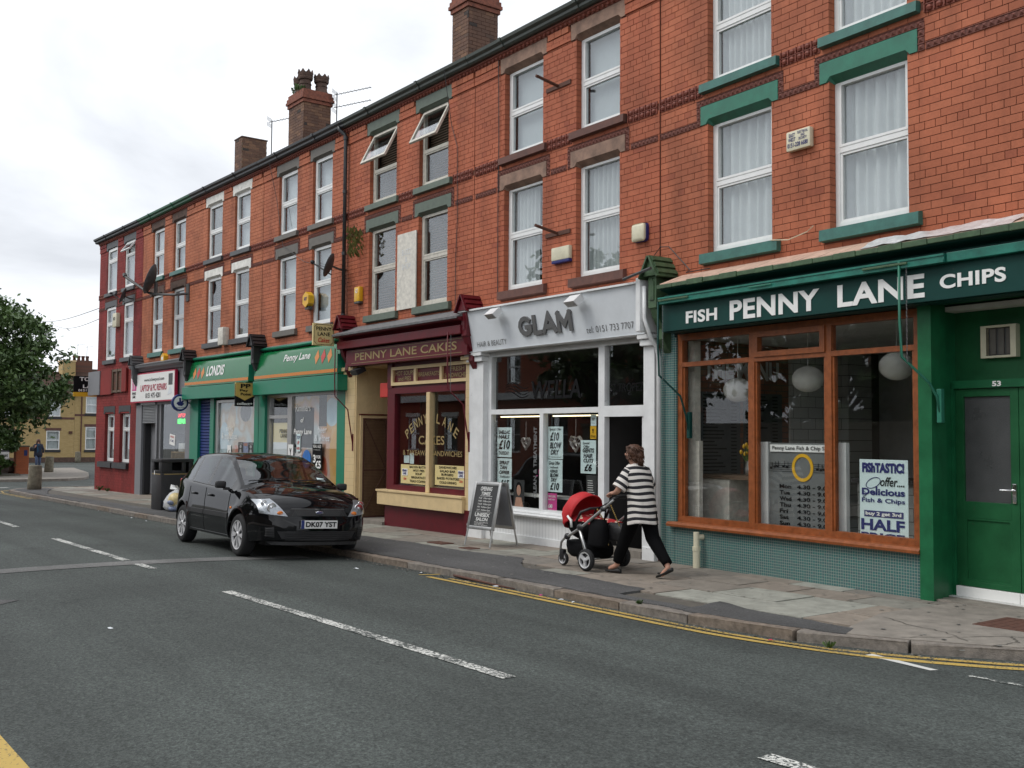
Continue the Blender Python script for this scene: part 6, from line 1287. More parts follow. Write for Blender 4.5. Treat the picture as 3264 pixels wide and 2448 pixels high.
q = MB(); v, f = text_geom('LAPTOP', (2.42, 2.95, 1.87, 1.97), .11, bold=.02); q.add(v, f); q.build('led_lettering', emis('led_red', (1, .02, .03), 1.6), fr); q = MB(); v, f = text_geom('REPAIR', (2.40, 2.97, 1.70, 1.83), .11, bold=.02); q.add(v, f); q.build('led_lettering', emis('led_green', (.05, 1, .12), 2.2), fr)
poster(1, 'notice', 'white printed notice in the laptop shop window', 'notice', 1.95, 2.35, 1.14, 1.42, .055, 'white', [('REPAIRS', .15, .85, .7, .85, 'redsign', B), ('PC - MAC', .2, .8, .3, .5, 'navy', B)], tilt=R(6))
for i, (sx, w_, z1) in enumerate(((2.2, .35, .22), (2.85, .28, .3))):
    o = part(None, 'product_box', M['white'], (-w_/2, w_/2, -.1, .1, 0, z1), bev=.004); o.location = WP(1, sx, -.38, .965); o.rotation_euler = (0, 0, ANG[1]); tag(o, 'white boxed gadget on wooden crates in the laptop shop window, %s one' % ('wider', 'taller')[i], 'box', None)
o = part(None, 'computer_tower', M['black'], (-.13, .13, -.2, .2, 0, .48), bev=.006); o.location = WP(1, 1.72, -.45, .965); o.rotation_euler = (0, 0, ANG[1]); tag(o, 'black computer tower standing on crates in the laptop shop window', 'computer')
console(H1, -.27, 2.98, M['slate'])
# ---- A: painted corner house (k = 0)
h = H0
for a, b in ((.56, 1.46), (1.98, 2.88)):
    window(h, a, b, .585, 2.01, 'net', 'upvc', .68)
    lintel(h, a-.10, b+.06, 2.02, 2.25, M['black']); m = MB(); m.prismx([(-.09, .40), (-.085, .56), (.12, .59), (.12, .42), (0, .40)], a-.42, b-.02); m.build('sill', M['black'], h)
fa = part(h, 'old_fascia', M['greypaint'], (-.95, .22, -.10, -.04, 2.62, 3.36)); part(fa, 'fascia_board', M['brick_paint'], (.225, 1.28, -.07, -.02, 2.61, 3.35), (2.22, 2.62, -.07, -.02, 2.66, 3.35))
part(fa, 'exposed_batten', M['woodblind'], (1.30, 1.36, -.06, -.02, 2.64, 3.36), (1.72, 1.78, -.06, -.02, 2.64, 3.36), (2.14, 2.20, -.06, -.02, 2.64, 3.36), (1.36, 2.14, -.05, -.02, 2.66, 2.72), (1.36, 2.14, -.05, -.02, 3.28, 3.35)); part(fa, 'exposed_wall', M['inbrick'], (1.30, 2.2, -.015, -.004, 2.64, 3.35))
inner(h, 'back_wall', 'wall_in', (-.2, 3.6, 2.2, 2.3, -.4, 3.2))
# ------------------------------------------------------------------ things fixed to the upper walls
def fixed(k, s, out, z, name, label, cat, group=None): return thing(name, label, cat, WP(k, s, out, z), ANG[k], group)
def abox(k, s, z, w_, hh, body, band, label, text_=None, d=.07):
    t = fixed(k, s, .0, z, 'alarm_box', label, 'alarm box'); m = MB(); m.bbox(-w_/2, w_/2, -d, 0, band and .04 or 0, hh, .02); m.build('cover', M[body], t, auto=40)
    if band: part(t, 'base', M[band], (-w_/2+.004, w_/2-.004, -d+.004, 0, 0, .042), bev=.01)
    if text_:
        for tx, bx, mt in text_: text(t, 'lettering', tx, bx, -d-.001, M[mt], bold=.02)
    return t
abox(6, 1.90, 4.60, .33, .22, 'ivory', None, 'cream alarm box with printed phone number between the teal windows', [('EAST\nWEST', (-.13, -.03, .10, .19), 'navy'), ('ELECTRICAL\nAND\nSECURITY', (.0, .14, .10, .2), 'navy'), ('0151-228 6680', (-.14, .14, .035, .085), 'navy')])
abox(5, 1.90, 3.92, .40, .23, 'ivory', 'navy', 'cream alarm box with dark blue base between the salon windows')
t = fixed(5, 3.52, 0, 4.10, 'alarm_box', 'rounded cream alarm box with purple rim on bare brick', 'alarm box'); m = MB(); m.bbox(-.13, .13, -.05, 0, -.12, .12, .045); m.build('rim', M['navy'], t, auto=60); m = MB(); m.bbox(-.125, .115, -.085, -.03, -.115, .115, .04); m.build('cover', M['ivory'], t, auto=60)
abox(4, .14, 3.92, .2, .32, 'yellowp', 'steel', 'tall yellow alarm box beside the black drainpipe', [('ADT', (-.05, .06, .2, .28), 'white')], .09)
t = fixed(3, 2.05, 0, 4.20, 'alarm_box', 'yellow hexagonal alarm box between two grey brown windows', 'alarm box'); m = MB(); m.prism([(.15*math.cos(R(60*i+30)), .16*math.sin(R(60*i+30))) for i in range(6)], -.13, 0); m.build('cover', M['yellowp'], t); text(t, 'lettering', 'ADT', (-.07, .07, -.02, .05), -.131, M['navy'], bold=.04); part(t, 'base', M['steel'], (-.08, .08, -.1, 0, -.2, -.14))
abox(2, 1.73, 3.55, .30, .42, 'oldwhite', None, 'tall white louvred box beside the sill above the store', None, .16)
t = fixed(1, 1.75, 0, 3.44, 'alarm_box', 'small yellow hexagonal alarm box between teal sills above the laptop shop', 'alarm box'); m = MB(); m.prism([(.14*math.cos(R(60*i+30)), .15*math.sin(R(60*i+30))) for i in range(6)], -.12, 0); m.build('cover', M['yellowp'], t); part(t, 'badge', M['white'], (-.06, .06, -.125, -.119, -.03, .05))
abox(0, 1.58, 4.62, .36, .42, 'ivory', None, 'large cream alarm box between windows of the painted red house', [('MITIE', (-.1, .1, .2, .3), 'slate')], .12)
# blank white notice board between the sage windows
t = fixed(4, 1.86, .02, 3.665, 'notice_board', 'blank peeling white board between the two sage windows', 'board'); part(t, 'board', M['oldwhite'], (-.315, .315, -.02, 0, 0, 1.345)); text(t, 'faded_lettering', 'BUZZ\n&\nSHOP', (-.15, .15, .7, 1.05), -.021, M['greysign'], bold=-.01)
# iron bracket stubs
for i, (s, z, lb) in enumerate(((1.78, 6.50, 'upper'), (1.78, 4.36, 'lower'))):
    t = fixed(5, s, 0, z, 'iron_bracket', '%s rusty iron sign bracket between the salon house windows' % lb, 'bracket'); part(t, 'wall_plate', M['rust'], (-.28, .28, -.02, 0, -.03, .03)); m = MB(); m.tube([(0, -.01, .0), (0, -.42, .07)], .022, 6); m.build('arm', M['rust'], t)
# drainpipe
t = thing('drainpipe', 'black cast iron drainpipe with swan neck beside the sage windows', 'drainpipe', WP(4, -.42, .07, 3.42), ANG[4]); m = MB(); m.tube([(0, 0, 0), (0, 0, 3.78), (-.02, -.01, 3.86), (-.1, -.08, 3.95), (-.12, -.1, 4.02)], .036, 10); m.build('pipe', M['gutter'], t, smooth=True)
for z in (.3, 1.5, 2.7, 3.75): q = MB(); q.tube([(0, 0, z), (0, 0, z+.06)], .047, 10); q.build('collar', M['gutter'], t)
# satellite dishes
def dish(k, s, out, z, r_, label, az, el, arm=.4):
    t = fixed(k, s, out, z, 'satellite_dish', label, 'satellite dish'); d = Vector((math.sin(az)*math.cos(el), -math.cos(az)*math.cos(el), math.sin(el))); q = d.to_track_quat('Z', 'Y').to_matrix().to_4x4()
    m = MB(); m.lathe([(0.001, 0), (r_*.4, r_*.05), (r_*.8, r_*.17), (r_, r_*.26), (r_*1.01, r_*.24), (r_*.8, r_*.14), (r_*.4, r_*.02), (.001, -.02)], 24); m.xf(q); m.build('reflector', M['slate'], t, smooth=True)
    m = MB(); m.tube([Vector((0, 0, 0)), Vector((0, 0, -r_*.7)), d*arm+Vector((0, 0, -r_*.35))], .014, 6); m.tube([(0, 0, 0), (0, out*.6, -.05), (0, out, -.05)], .02, 6); m.build('arm', M['steel'], t); m = MB(); c = d*arm+Vector((0, 0, -r_*.3)); m.ell(c, .035, .05, .04, 8, 6); m.build('receiver', M['black'], t)
dish(4, -.44, .32, 4.68, .24, 'dark satellite dish mounted on the black drainpipe', R(-40), R(22))
dish(0, 2.9, .25, 5.40, .24, 'small dark satellite dish on the painted red house', R(-25), R(22))
t = fixed(1, 3.1, .0, 5.1, 'satellite_dish', 'large dark satellite dish on a long wall arm above the laptop shop', 'satellite dish'); d = Vector((-.48, -.82, .33)).normalized(); q = d.to_track_quat('Z', 'Y').to_matrix().to_4x4()
m = MB(); m.lathe([(0.001, 0), (.16, .02), (.33, .08), (.41, .125), (.415, .115), (.33, .068), (.16, .008), (.001, -.02)], 28); m.xf(Matrix.Translation((-.85, -.55, .35)) @ q); m.build('reflector', M['slate'], t, smooth=True)
m = MB(); m.tube([(.15, 0, -.05), (.1, -.3, -.1), (-.6, -.6, -.05), (-1.1, -.62, .05), (-2.0, -.95, .55)], .035, 6); m.tube([(-.85, -.5, .3), (-.7, -.55, -.05)], .05, 6); m.tube([(-2.0, -.95, .55), (-2.05, -.95, .62)], .06, 6); m.build('arm', M['steel'], t); part(t, 'wall_plate', M['steel'], (.05, .25, -.03, 0, -.25, .2))
# buddleia on the wall by the drainpipe
t = thing('wall_plant', 'straggly green plant growing from the brickwork beside the drainpipe', 'plant', WP(4, .05, .02, 5.3), ANG[4]); m = MB(); rr = random.Random(3)
for i in range(150):
    a = rr.uniform(-1, 1); d_ = rr.uniform(0, .28); z = rr.uniform(-.42, .12); x = a*.2*(1+z*.6)+.06; m.cur = rr.random(); u = rr.uniform(0, 6.28)
    m.add([(x, -d_*.7, z), (x+.05*math.cos(u), -d_*.7-.02, z-.05), (x+.03*math.cos(u), -d_*.7+.03, z-.09)], [(0, 1, 2)])
m.build('leaves', leafmat('plant_leaves', (.09, .10, .02), (.16, .16, .04)), t, rnd=True)
# cables on the walls
def cable(name, label, pts, r_=.008, mt='black'):
    o = Vector(pts[0]); m = MB(); m.tube([Vector(p)-o for p in pts], r_, 4); x = m.build(name, M[mt], loc=o); tag(x, label, 'cable')
cable('wall_cable', 'thin black cable hanging down the wall between sage and salon windows', [WP(4, 3.25, .2, 7.5), WP(4, 3.24, .03, 6.6), WP(4, 3.4, .02, 6.2), WP(4, 3.42, .02, 5.0), WP(4, 3.38, .02, 4.2), WP(4, 3.4, .03, 3.6)], .007)
cable('wall_cable', 'black cable running down beside the left salon windows', [WP(5, .30, .03, 7.3), WP(5, .31, .02, 6.0), WP(5, .30, .02, 5.0), WP(5, .31, .02, 3.6)], .008)
cable('wall_cable', 'slack white cable drooping between the teal sills over the chip shop', [WP(6, 1.52, .08, 3.66), WP(6, 1.75, .06, 3.63), WP(6, 2.0, .05, 3.68), WP(6, 2.12, .09, 3.72)], .006, 'ivory')
cable('wall_cable', 'thin cable slanting across the grey brown lintel house', [WP(3, .2, .15, 7.4), WP(3, .35, .03, 6.6), WP(3, .75, .05, 5.5), WP(3, 1.9, .1, 5.0), WP(3, 3.2, .2, 4.7)], .006)
cable('wall_cable', 'black looped cable behind the green gabled bracket', [WP(5, 3.75, .03, 3.75), WP(5, 3.9, .04, 3.86), WP(5, 4.05, .04, 3.84), WP(6, .2, .05, 3.5), WP(6, .4, .3, 3.42), WP(6, .8, .3, 3.42)], .007)
# iron tube across the gap by the salon
t = thing('iron_pipe', 'short horizontal grey iron pipe with a bend by the green bracket', 'pipe', WP(5, 3.55, .35, 3.46), ANG[5]); m = MB(); m.tube([(0, 0, 0), (.55, -.05, .07)], .02, 8); m.build('pipe', M['steel'], t)
t = thing('downpipe', 'thin white downpipe with offset bends at the salon pilaster', 'pipe', WP(5, 3.83, .2, 2.4), ANG[5]); m = MB(); m.tube([(0, -.05, .95), (0, -.05, .55), (.06, .0, .3), (.06, .1, .2), (.06, .14, .05), (.06, .14, -2.4)], .028, 8); m.build('pipe', M['whitepaint'], t, smooth=True)
# To let board at the gable corner
t = thing('to_let_board', 'black and yellow to let board projecting from the corner house', 'sign', (-34.9, -.28, 2.62), 0); m = MB(); m.bbox(-.02, .02, -.5, .35, 0, .64, .004); m.build('board', M['ink'], t); part(t, 'yellow_strip', M['yellowp'], (-.025, .025, -.505, .355, -.02, .12))
q = MB()
for tx, bx in (('TO LET', (-.33, .45, .48, .61)), ('LACY', (-.22, .38, .25, .37)), ('0151 708 6000', (-.36, .48, .14, .22))): v, f = text_geom(tx, bx, -.024, bold=.03); q.add(v, f)
q.xf(RT); q.build('lettering', M['white'], t); m = MB(); m.tube([(0, .3, .3), (.9, .32, .3)], .025, 6); m.build('bracket', M['steel'], t)
# ------------------------------------------------------------------ parked hatchback
def pchip(xs, ys):
    xs = np.array(xs, float); ys = np.array(ys, float); o = np.argsort(xs); xs, ys = xs[o], ys[o]
    h = np.diff(xs); d = np.diff(ys)/h; mm = np.zeros(len(xs)); mm[0], mm[-1] = d[0], d[-1]
    for i in range(1, len(xs)-1):
        mm[i] = 0 if d[i-1]*d[i] <= 0 else (lambda w1, w2: (w1+w2)/(w1/d[i-1]+w2/d[i]))(2*h[i]+h[i-1], h[i]+2*h[i-1])
    def f(x):
        x = min(max(x, xs[0]), xs[-1]); i = min(max(int(np.searchsorted(xs, x))-1, 0), len(h)-1); t = (x-xs[i])/h[i]
        return float((1+2*t)*(1-t)**2*ys[i]+t*(1-t)**2*h[i]*mm[i]+t*t*(3-2*t)*ys[i+1]+t*t*(t-1)*h[i]*mm[i+1])
    return f
def pc(*p): return pchip([a for a, b in p], [b for a, b in p])
c_top = pc((-1.965, .52), (-1.95, .66), (-1.93, .82), (-1.89, .98), (-1.82, 1.09), (-1.58, 1.35), (-1.44, 1.405), (-1.0, 1.447), (-.4, 1.466), (.0, 1.44), (.2, 1.39), (.55, 1.235), (.98, 1.045), (1.10, 1.015), (1.4, .965), (1.62, .915), (1.76, .865), (1.85, .805), (1.91, .73), (1.945, .63), (1.965, .50))
c_belt = pc((-1.965, .50), (-1.94, .70), (-1.88, .90), (-1.75, 1.0), (-1.0, .965), (0, .925), (.8, .895), (1.0, .905), (1.25, .90), (1.45, .875), (1.62, .83), (1.76, .77), (1.85, .71), (1.92, .62), (1.965, .48))
c_hw = pc((-1.965, .5), (-1.95, .62), (-1.90, .72), (-1.75, .79), (-1.5, .825), (-1.0, .84), (0, .842), (.9, .842), (1.2, .838), (1.45, .822), (1.62, .80), (1.74, .765), (1.84, .70), (1.90, .62), (1.94, .50), (1.965, .32))
c_tuck = pc((-1.965, .02), (-1.7, .06), (-1.0, .045), (0, .04), (.9, .045), (1.3, .07), (1.6, .08), (1.965, .02))
c_yr = pc((-1.9, .62), (-1.6, .585), (-1.4, .59), (-.4, .605), (.1, .595), (.3, .62), (.98, .735))
c_zr = pc((-1.9, .98), (-1.75, 1.12), (-1.55, 1.31), (-1.42, 1.355), (-1, 1.40), (-.4, 1.415), (-.02, 1.395), (.2, 1.34), (.55, 1.175), (.98, .965))
AX = (1.175, -1.315); WR = .295
def c_zb(x):
    z = .215 if -1.6 < x < 1.5 else .215+.05*min(1, (abs(x)-1.5)/.4)
    for ax in AX:
        d = abs(x-ax)
        if d < .355: z = max(z, .295+math.sqrt(max(.355**2-d*d, 0))*1.0)
    return z
def section(x):
    hw, b, zb, top = c_hw(x), c_belt(x), c_zb(x), c_top(x); hb = hw-c_tuck(x)
    fl = 0
    for ax in AX:
        d = abs(x-ax)
        if d < .46: fl = max(fl, .016*(1-max(0, d-.33)/.13) if d > .33 else .016)
    z2 = max(.40, zb+.03); z3 = max(.55, zb+.06); z4 = max(min(.72, b-.1), zb+.09); z4 = min(z4, b-.03); z3 = min(z3, z4-.02); z2 = min(z2, z3-.02)
    lo = .035 if zb < .3 else 0.0
    P_ = [(hw-lo-.05*(zb < .3), zb), (hw-lo+fl, zb+.012), (hw+fl, z2), (hw+fl*.7, z3), (hw-.008, z4), (hb+.012, b-.018), (hb, b)]
    yr, zr = c_yr(x), c_zr(x)
    cab = [(hb-.012, b+.022), (yr+.012, zr-.03), (yr-.005, zr), (yr-.045, zr+.022), (yr*.62, zr+(top-zr)*.72), (0, top)]
    hood = [(hb*fz, b+(top-b)*(1-(fz)**2.2)) for fz in (.965, .88, .80, .68, .42, 0)]
    if x > 1.06: up = hood
    elif x > .98: t = (x-.98)/.08; up = [(a[0]*(1-t)+c[0]*t, a[1]*(1-t)+c[1]*t) for a, c in zip(cab, hood)]
    elif x < -1.72:
        t = min((-1.72-x)/.12, 1); tail = [(hb*fz, b+(top-b)*(1-fz**3)) for fz in (.97, .9, .84, .76, .5, 0)]; up = [(a[0]*(1-t)+c[0]*t, a[1]*(1-t)+c[1]*t) for a, c in zip(cab, tail)]
    else: up = cab
    return P_+up
st = sorted(set([round(v, 4) for v in list(np.linspace(-1.9, 1.5, 86))+list(np.linspace(1.5, 1.9, 18))+[-1.965, -1.955, -1.94, -1.92, 1.915, 1.93, 1.942, 1.952, 1.96, 1.965]+[ax+s_*d for ax in AX for s_ in (-1, 1) for d in (.355, .350, .34, .32)]+[.98, 1.06, .72, .66, -.20, -.30, -1.0, -1.10, -1.5]]))
SEC = [section(x) for x in st]; NP = len(SEC[0])
def glass_kind(xm, j):
    if j == 7:
        if -.20 < xm < .70: return 'front_side'
        if -1.0 < xm < -.30: return 'rear_side'
        if -1.50 < xm < -1.10: return 'quarter'
    if j >= 10 and .14 < xm < .98: return 'screen'
    if j >= 10 and -1.82 < xm < -1.56: return 'back'
    return None
car = thing('parked_car', 'black five door hatchback with silver wheel covers parked at the kerb', 'car'); OFF[car.name] = (0, 0, 0)
body = MB(); gl = {}
for i in range(len(st)-1):
    xm = (st[i]+st[i+1])/2
    for j in range(NP-1):
        for s_ in (1, -1):
            q = [(st[i], SEC[i][j][0]*s_, SEC[i][j][1]), (st[i+1], SEC[i+1][j][0]*s_, SEC[i+1][j][1]), (st[i+1], SEC[i+1][j+1][0]*s_, SEC[i+1][j+1][1]), (st[i], SEC[i][j+1][0]*s_, SEC[i][j+1][1])]
            if s_ > 0: q = q[::-1]
            kd = glass_kind(xm, j)
            key = (kd, s_ if kd in ('front_side', 'rear_side', 'quarter') else 0) if kd else None
            (gl.setdefault(key, MB()) if key else body).add(q, [(0, 1, 2, 3)])
for i in (0, len(st)-1):
    v = [(st[i], y, z) for y, z in SEC[i]]+[(st[i], -y, z) for y, z in SEC[i][::-1][1:]]; body.add(v, [list(range(len(v))) if i else list(range(len(v)))[::-1]])
def weld(mb, d=.0004):
    bm = bmesh.new(); vs = [bm.verts.new(p) for p in mb.v]
    for f in mb.f:
        try: bm.faces.new([vs[i] for i in f])
        except ValueError: pass
    bmesh.ops.remove_doubles(bm, verts=bm.verts[:], dist=d); bmesh.ops.dissolve_degenerate(bm, edges=bm.edges[:], dist=1e-5); bmesh.ops.recalc_face_normals(bm, faces=bm.faces[:]); bm.verts.ensure_lookup_table(); bm.verts.index_update()
    mb.v = [v.co[:] for v in bm.verts]; mb.f = [[v.index for v in f.verts] for f in bm.faces]; mb.r = [.5]*len(mb.f); bm.free(); return mb
bo = weld(body).build('body', M['carpaint'], car, auto=38)
names = dict(front_side='side_window', rear_side='side_window', quarter='quarter_window', screen='windscreen', back='rear_window')
for (kd, s_), mb in gl.items(): weld(mb).build(names[kd], M['carglass' if kd == 'screen' else 'sideglass'], car, smooth=True)
# surface lookup: half width at height z in section x; front surface x for (y, z)
def half_w(x, z):
    P_ = section(x)
    if z >= P_[-1][1]: return 0
    for (y0, z0), (y1, z1) in zip(P_, P_[1:]):
        if z0 <= z <= z1 and z1 > z0: return y0+(y1-y0)*(z-z0)/(z1-z0)
    return P_[0][0]
def xf_(y, z, lo=.9, hi=1.965):
    y = abs(y)
    if half_w(hi, z) >= y: return hi
    for _ in range(30):
        mid = (lo+hi)/2
        if half_w(mid, z) >= y: lo = mid
        else: hi = mid
    return lo
def front_patch(corners, nu=14, nv=8, off=.006):
    """corners (y,z) in order a,b,c,d bilinear patch on the nose"""
    a, b, c, d = [Vector(p) for p in corners]; rings = []
    for j in range(nv+1):
        v = j/nv; row = []
        for i in range(nu+1):
            u = i/nu; p = a*(1-u)*(1-v)+b*u*(1-v)+c*u*v+d*(1-u)*v; x = xf_(p.x, p.y); row.append((x+off*.8, p.x*(1+off*.6), p.y+off*.25))
        rings.append(row)
    m = MB(); m.rings(rings, False, False); return m
for s_ in (-1, 1):
    cs = [(.43*s_, .595), (.755*s_, .63), (.775*s_, .81), (.60*s_, .825)]
    if s_ < 0: cs = [cs[1], cs[0], cs[3], cs[2]]
    hl = front_patch(cs, 14, 8, .004).build('headlight', M['lampin'], car, smooth=True)
    m = front_patch(cs, 14, 8, .016); m.build('lens', M['lamp'], hl, smooth=True)
    for (y, z, r_) in ((.63, .71, .066), (.70, .765, .042)):
        x = xf_(y, z); q = MB(); q.lathe([(r_, 0), (r_*1.02, .008), (r_*.9, .010), (r_*.4, .0), (.001, .012)], 16, (x+.004, y*s_, z), 'x'); q.build('bulb_bowl', M['chrome'], hl, smooth=True)
    x = xf_(.53, .64); q = MB(); q.ell((x+.006, .53*s_, .64), .012, .045, .028, 10, 6); q.build('indicator', M['amber'], hl, smooth=True)
grc = [(-.43, .60), (.43, .60), (.37, .69), (-.37, .69)]
gr = front_patch(grc, 20, 5, .004).build('grille', M['carplastic'], car)
q = MB()
for i in range(26):
    for sg in (-1, 1):
        y = -.37+i*.0296; a = (y, .607); b = (y+sg*.05, .682)
        if abs(b[0]) < .35: q.tube([(xf_(a[0], a[1])+.01, *a), (xf_(b[0], b[1])+.01, *b)], .0035, 4)
q.build('grille_mesh', M['steel'], gr)
q = front_patch([(-.39, .688), (.39, .688), (.37, .702), (-.37, .702)], 16, 1, .014); q.build('chrome_strip', M['steel'], gr)
q = MB(); q.ell((0, 0, 0), .008, .058, .024, 20, 6); xx = xf_(0, .65); o = q.build('badge', M['chrome'], gr, smooth=True, loc=(xx+.012, 0, .65)); q = MB(); q.ell((.004, 0, 0), .007, .05, .018, 20, 6); o2 = q.build('badge_field', M['navy'], car, smooth=True, loc=(xx+.0135, 0, .65))
q = MB(); v, f = text_geom('Ford', (-.036, .036, -.009, .011), 0, bold=.01, shear=.2); q.add(v, f); q.xf(Matrix.Rotation(R(90), 4, 'Z')); q.build('badge_script', M['chrome'], o2, loc=(.0125, 0, 0))
q = front_patch([(-.48, .265), (.48, .265), (.56, .395), (-.56, .395)], 20, 5, .004); lg = q.build('lower_grille', M['carplastic'], car)
q = MB()
for i in range(5): z = .28+i*.026; P_ = [(xf_(y, z)+.008, y, z) for y in np.linspace(-.46, .46, 15)]; q.tube(P_, .004, 4)
q.build('grille_bars', M['black'], lg)
for s_ in (-1, 1):
    cs = [(.585*s_, .31), (.69*s_, .32), (.70*s_, .44), (.60*s_, .455)]
    if s_ < 0: cs = [cs[1], cs[0], cs[3], cs[2]]
    fp = front_patch(cs, 6, 5, .004).build('bumper_vent', M['carplastic'], car); q = MB()
    for i in range(4): z = .335+i*.03; q.tube([(xf_(y, z)+.006, y*s_, z) for y in np.linspace(.60, .69, 5)], .005, 4)
    q.build('vent_slats', M['black'], fp)
q = front_patch([(-.6, .205), (.6, .205), (.66, .25), (-.66, .25)], 20, 2, .01); q.build('front_lip', M['carplastic'], car)
xp = xf_(.22, .49)+.03; q = MB(); q.bbox(xp-.012, xp, -.26, .26, .435, .546, .003); pl = q.build('number_plate', M['plate'], car)
q = MB(); q.box(xp-.001, xp+.0015, -.26, -.215, .435, .546); q.build('blue_strip', M['blue'], pl); q = MB(); v, f = text_geom('DK07 YST', (-.195, .245, .455, .528), 0, bold=.035); q.add(v, f); q.xf(Matrix.Translation((xp+.001, 0, 0)) @ Matrix.Rotation(R(90), 4, 'Z')); q.build('registration', M['ink'], pl)
# wheels
def wheel(x, s_, steer=0):
    w = bpy.data.objects.new('wheel', None); C.objects.link(w); w.parent = car; w.location = (x, .745*s_, WR); w.rotation_euler = (0, 0, (0 if s_ > 0 else math.pi)+steer); OFF[w.name] = (0, 0, 0)
    m = MB(); m.lathe([(.195, -.085), (.235, -.092), (.27, -.088), (.289, -.07), (WR, -.045), (WR, .045), (.289, .07), (.27, .088), (.235, .092), (.195, .085)], 36, (0, 0, 0), 'y'); m.build('tyre', M['tyre'], w, smooth=True)
    m = MB(); m.lathe([(.2, .086), (.205, .078), (.19, .055), (.185, -.06), (.0, -.06)], 36, (0, 0, 0), 'y'); m.build('rim_well', M['steel'], w, smooth=True)
    m = MB()
    for i in range(8):
        a = i*2*math.pi/8; L_ = []; R_ = []
        for rr_, ww in ((.04, .022), (.10, .036), (.15, .058), (.196, .074)):
            L_.append((rr_*math.cos(a)-ww*math.sin(a)*.5, rr_*math.sin(a)+ww*math.cos(a)*.5)); R_.append((rr_*math.cos(a)+ww*math.sin(a)*.5, rr_*math.sin(a)-ww*math.cos(a)*.5))
        m.prism(L_+R_[::-1], .062, .080+.0004*i)
    m.lathe([(.0, .094), (.035, .092), (.05, .08), (.05, .06)], 20, (0, 0, 0), 'y'); m.lathe([(.186, .06), (.19, .086), (.204, .090), (.207, .078)], 36, (0, 0, 0), 'y')
    m.build('wheel_cover', M['rim'], w, auto=35); m = MB(); m.lathe([(0, .097), (.022, .096), (.024, .09)], 14, (0, 0, 0), 'y'); m.build('hub_badge', M['black'], w)
for ax in AX:
    for s_ in (-1, 1): wheel(ax, s_)
m = MB()
m.box(-1.7, 1.7, -.62, .62, .19, .26)
for ax in AX:
    for s_ in (-1, 1):
        P_ = [(ax+.36*math.cos(a), .295+.36*math.sin(a)) for a in np.linspace(0, math.pi, 13)]
        m.rings([[(px, s_*.60, pz) for px, pz in P_], [(px, s_*.80, pz) for px, pz in P_]], False, False); m.add([(px, s_*.60, pz) for px, pz in P_], [list(range(13))])
m.build('underbody', M['carplastic'], car)
# cabin: dashboard, seats, steering wheel
m = MB(); m.prismx([(-.70, .35), (.70, .35), (.70, .9), (-.70, .9)], .62, .95); m.box(-1.6, 1.0, -.72, .72, .3, .42); m.box(-1.75, -1.5, -.7, .7, .4, .95); m.build('dashboard', M['cabin'], car)
for y in (-.35, .35):
    for x in (-.15, -.98):
        m = MB(); m.bbox(x-.05, x+.45, y-.24, y+.24, .42, .58, .05); m.bbox(x-.17, x-.03, y-.23, y+.23, .5, 1.02, .05); m.bbox(x-.19, x-.1, y-.12, y+.12, 1.04, 1.22, .04); m.build('seat', M['cabin'], car, auto=50)
m = MB(); rings = []
for i in range(25): a = i*2*math.pi/24; rings.append([(.48+.06*math.sin(a)*.6+dx*.3, -.36+(.18+dr)*math.cos(a), .90+(.17+dr)*math.sin(a)) for dr, dx in ((-.014, 0), (0, .05), (.014, 0), (0, -.05))])
m.rings(rings, False); m.build('steering_wheel', M['cabin'], car, smooth=True)
# mirrors, handles, rub strips, seams, wipers, aerial
for s_ in (-1, 1):
    q = MB(); q.bbox(.60, .71, .85, .99, .925, 1.03, .03) if s_ > 0 else q.bbox(.60, .71, -.99, -.85, .925, 1.03, .03); mo = q.build('mirror', M['carplastic'], car, auto=60)
    q = MB(); q.box(.62, .70, min(s_*.80, s_*.87), max(s_*.80, s_*.87), .90, .94); q.build('mirror_stalk', M['carplastic'], mo); q = MB(); q.box(.595, .60, min(s_*.87, s_*.97), max(s_*.87, s_*.97), .94, 1.015); q.build('mirror_glass', M['chrome'], mo)
    q = MB()
    for z0, z1 in ((.53, .575),):
        for xa, xb in ((-.95, -.26), (-.24, .80)):
            rows_ = [[(x, s_*(half_w(x, zz)+dd), zz) for x in np.linspace(xa, xb, 14)] for zz, dd in ((.505, .0), (.51, .012), (.575, .012), (.58, .0))]; q.rings(rows_, False, False)
    q.build('rub_strip', M['carplastic'], car)
    for x0 in (-.86, -.10):
        q = MB(); q.bbox(x0, x0+.17, min(s_*(half_w(x0, .80)+.0), s_*(half_w(x0, .80)+.035)), max(s_*half_w(x0, .80), s_*(half_w(x0, .80)+.035)), .785, .82, .012); q.build('door_handle', M['carpaint'], car, auto=60)
    q = MB()
    for xs_ in (-.255, .78, -1.02):
        P_ = [(xs_+(.0 if xs_ != -1.02 else .12*max(0, (.62-z)/.3)), s_*(half_w(xs_, z)+.0015), z) for z in np.linspace(.26 if xs_ != -1.02 else .5, .905, 12)]; q.tube(P_, .004, 4)
    P_ = [(x, s_*(half_w(x, .26)+.003), .262) for x in np.linspace(-.9, .78, 14)]; q.tube(P_, .004, 4)
    q.build('door_seam', M['black'], car)
    q = MB(); q.ell((.90, s_*(half_w(.9, .66)+.004), .66), .035, .01, .02, 10, 6); q.build('side_repeater', M['amber'], car, smooth=True)
    q = MB(); P_ = [(x, s_*(section(x)[7][0]+.004), section(x)[7][1]-.008) for x in np.linspace(-1.0, .7, 16)]; q.tube(P_, .008, 4); q.build('window_trim', M['carplastic'], car)
q = MB()
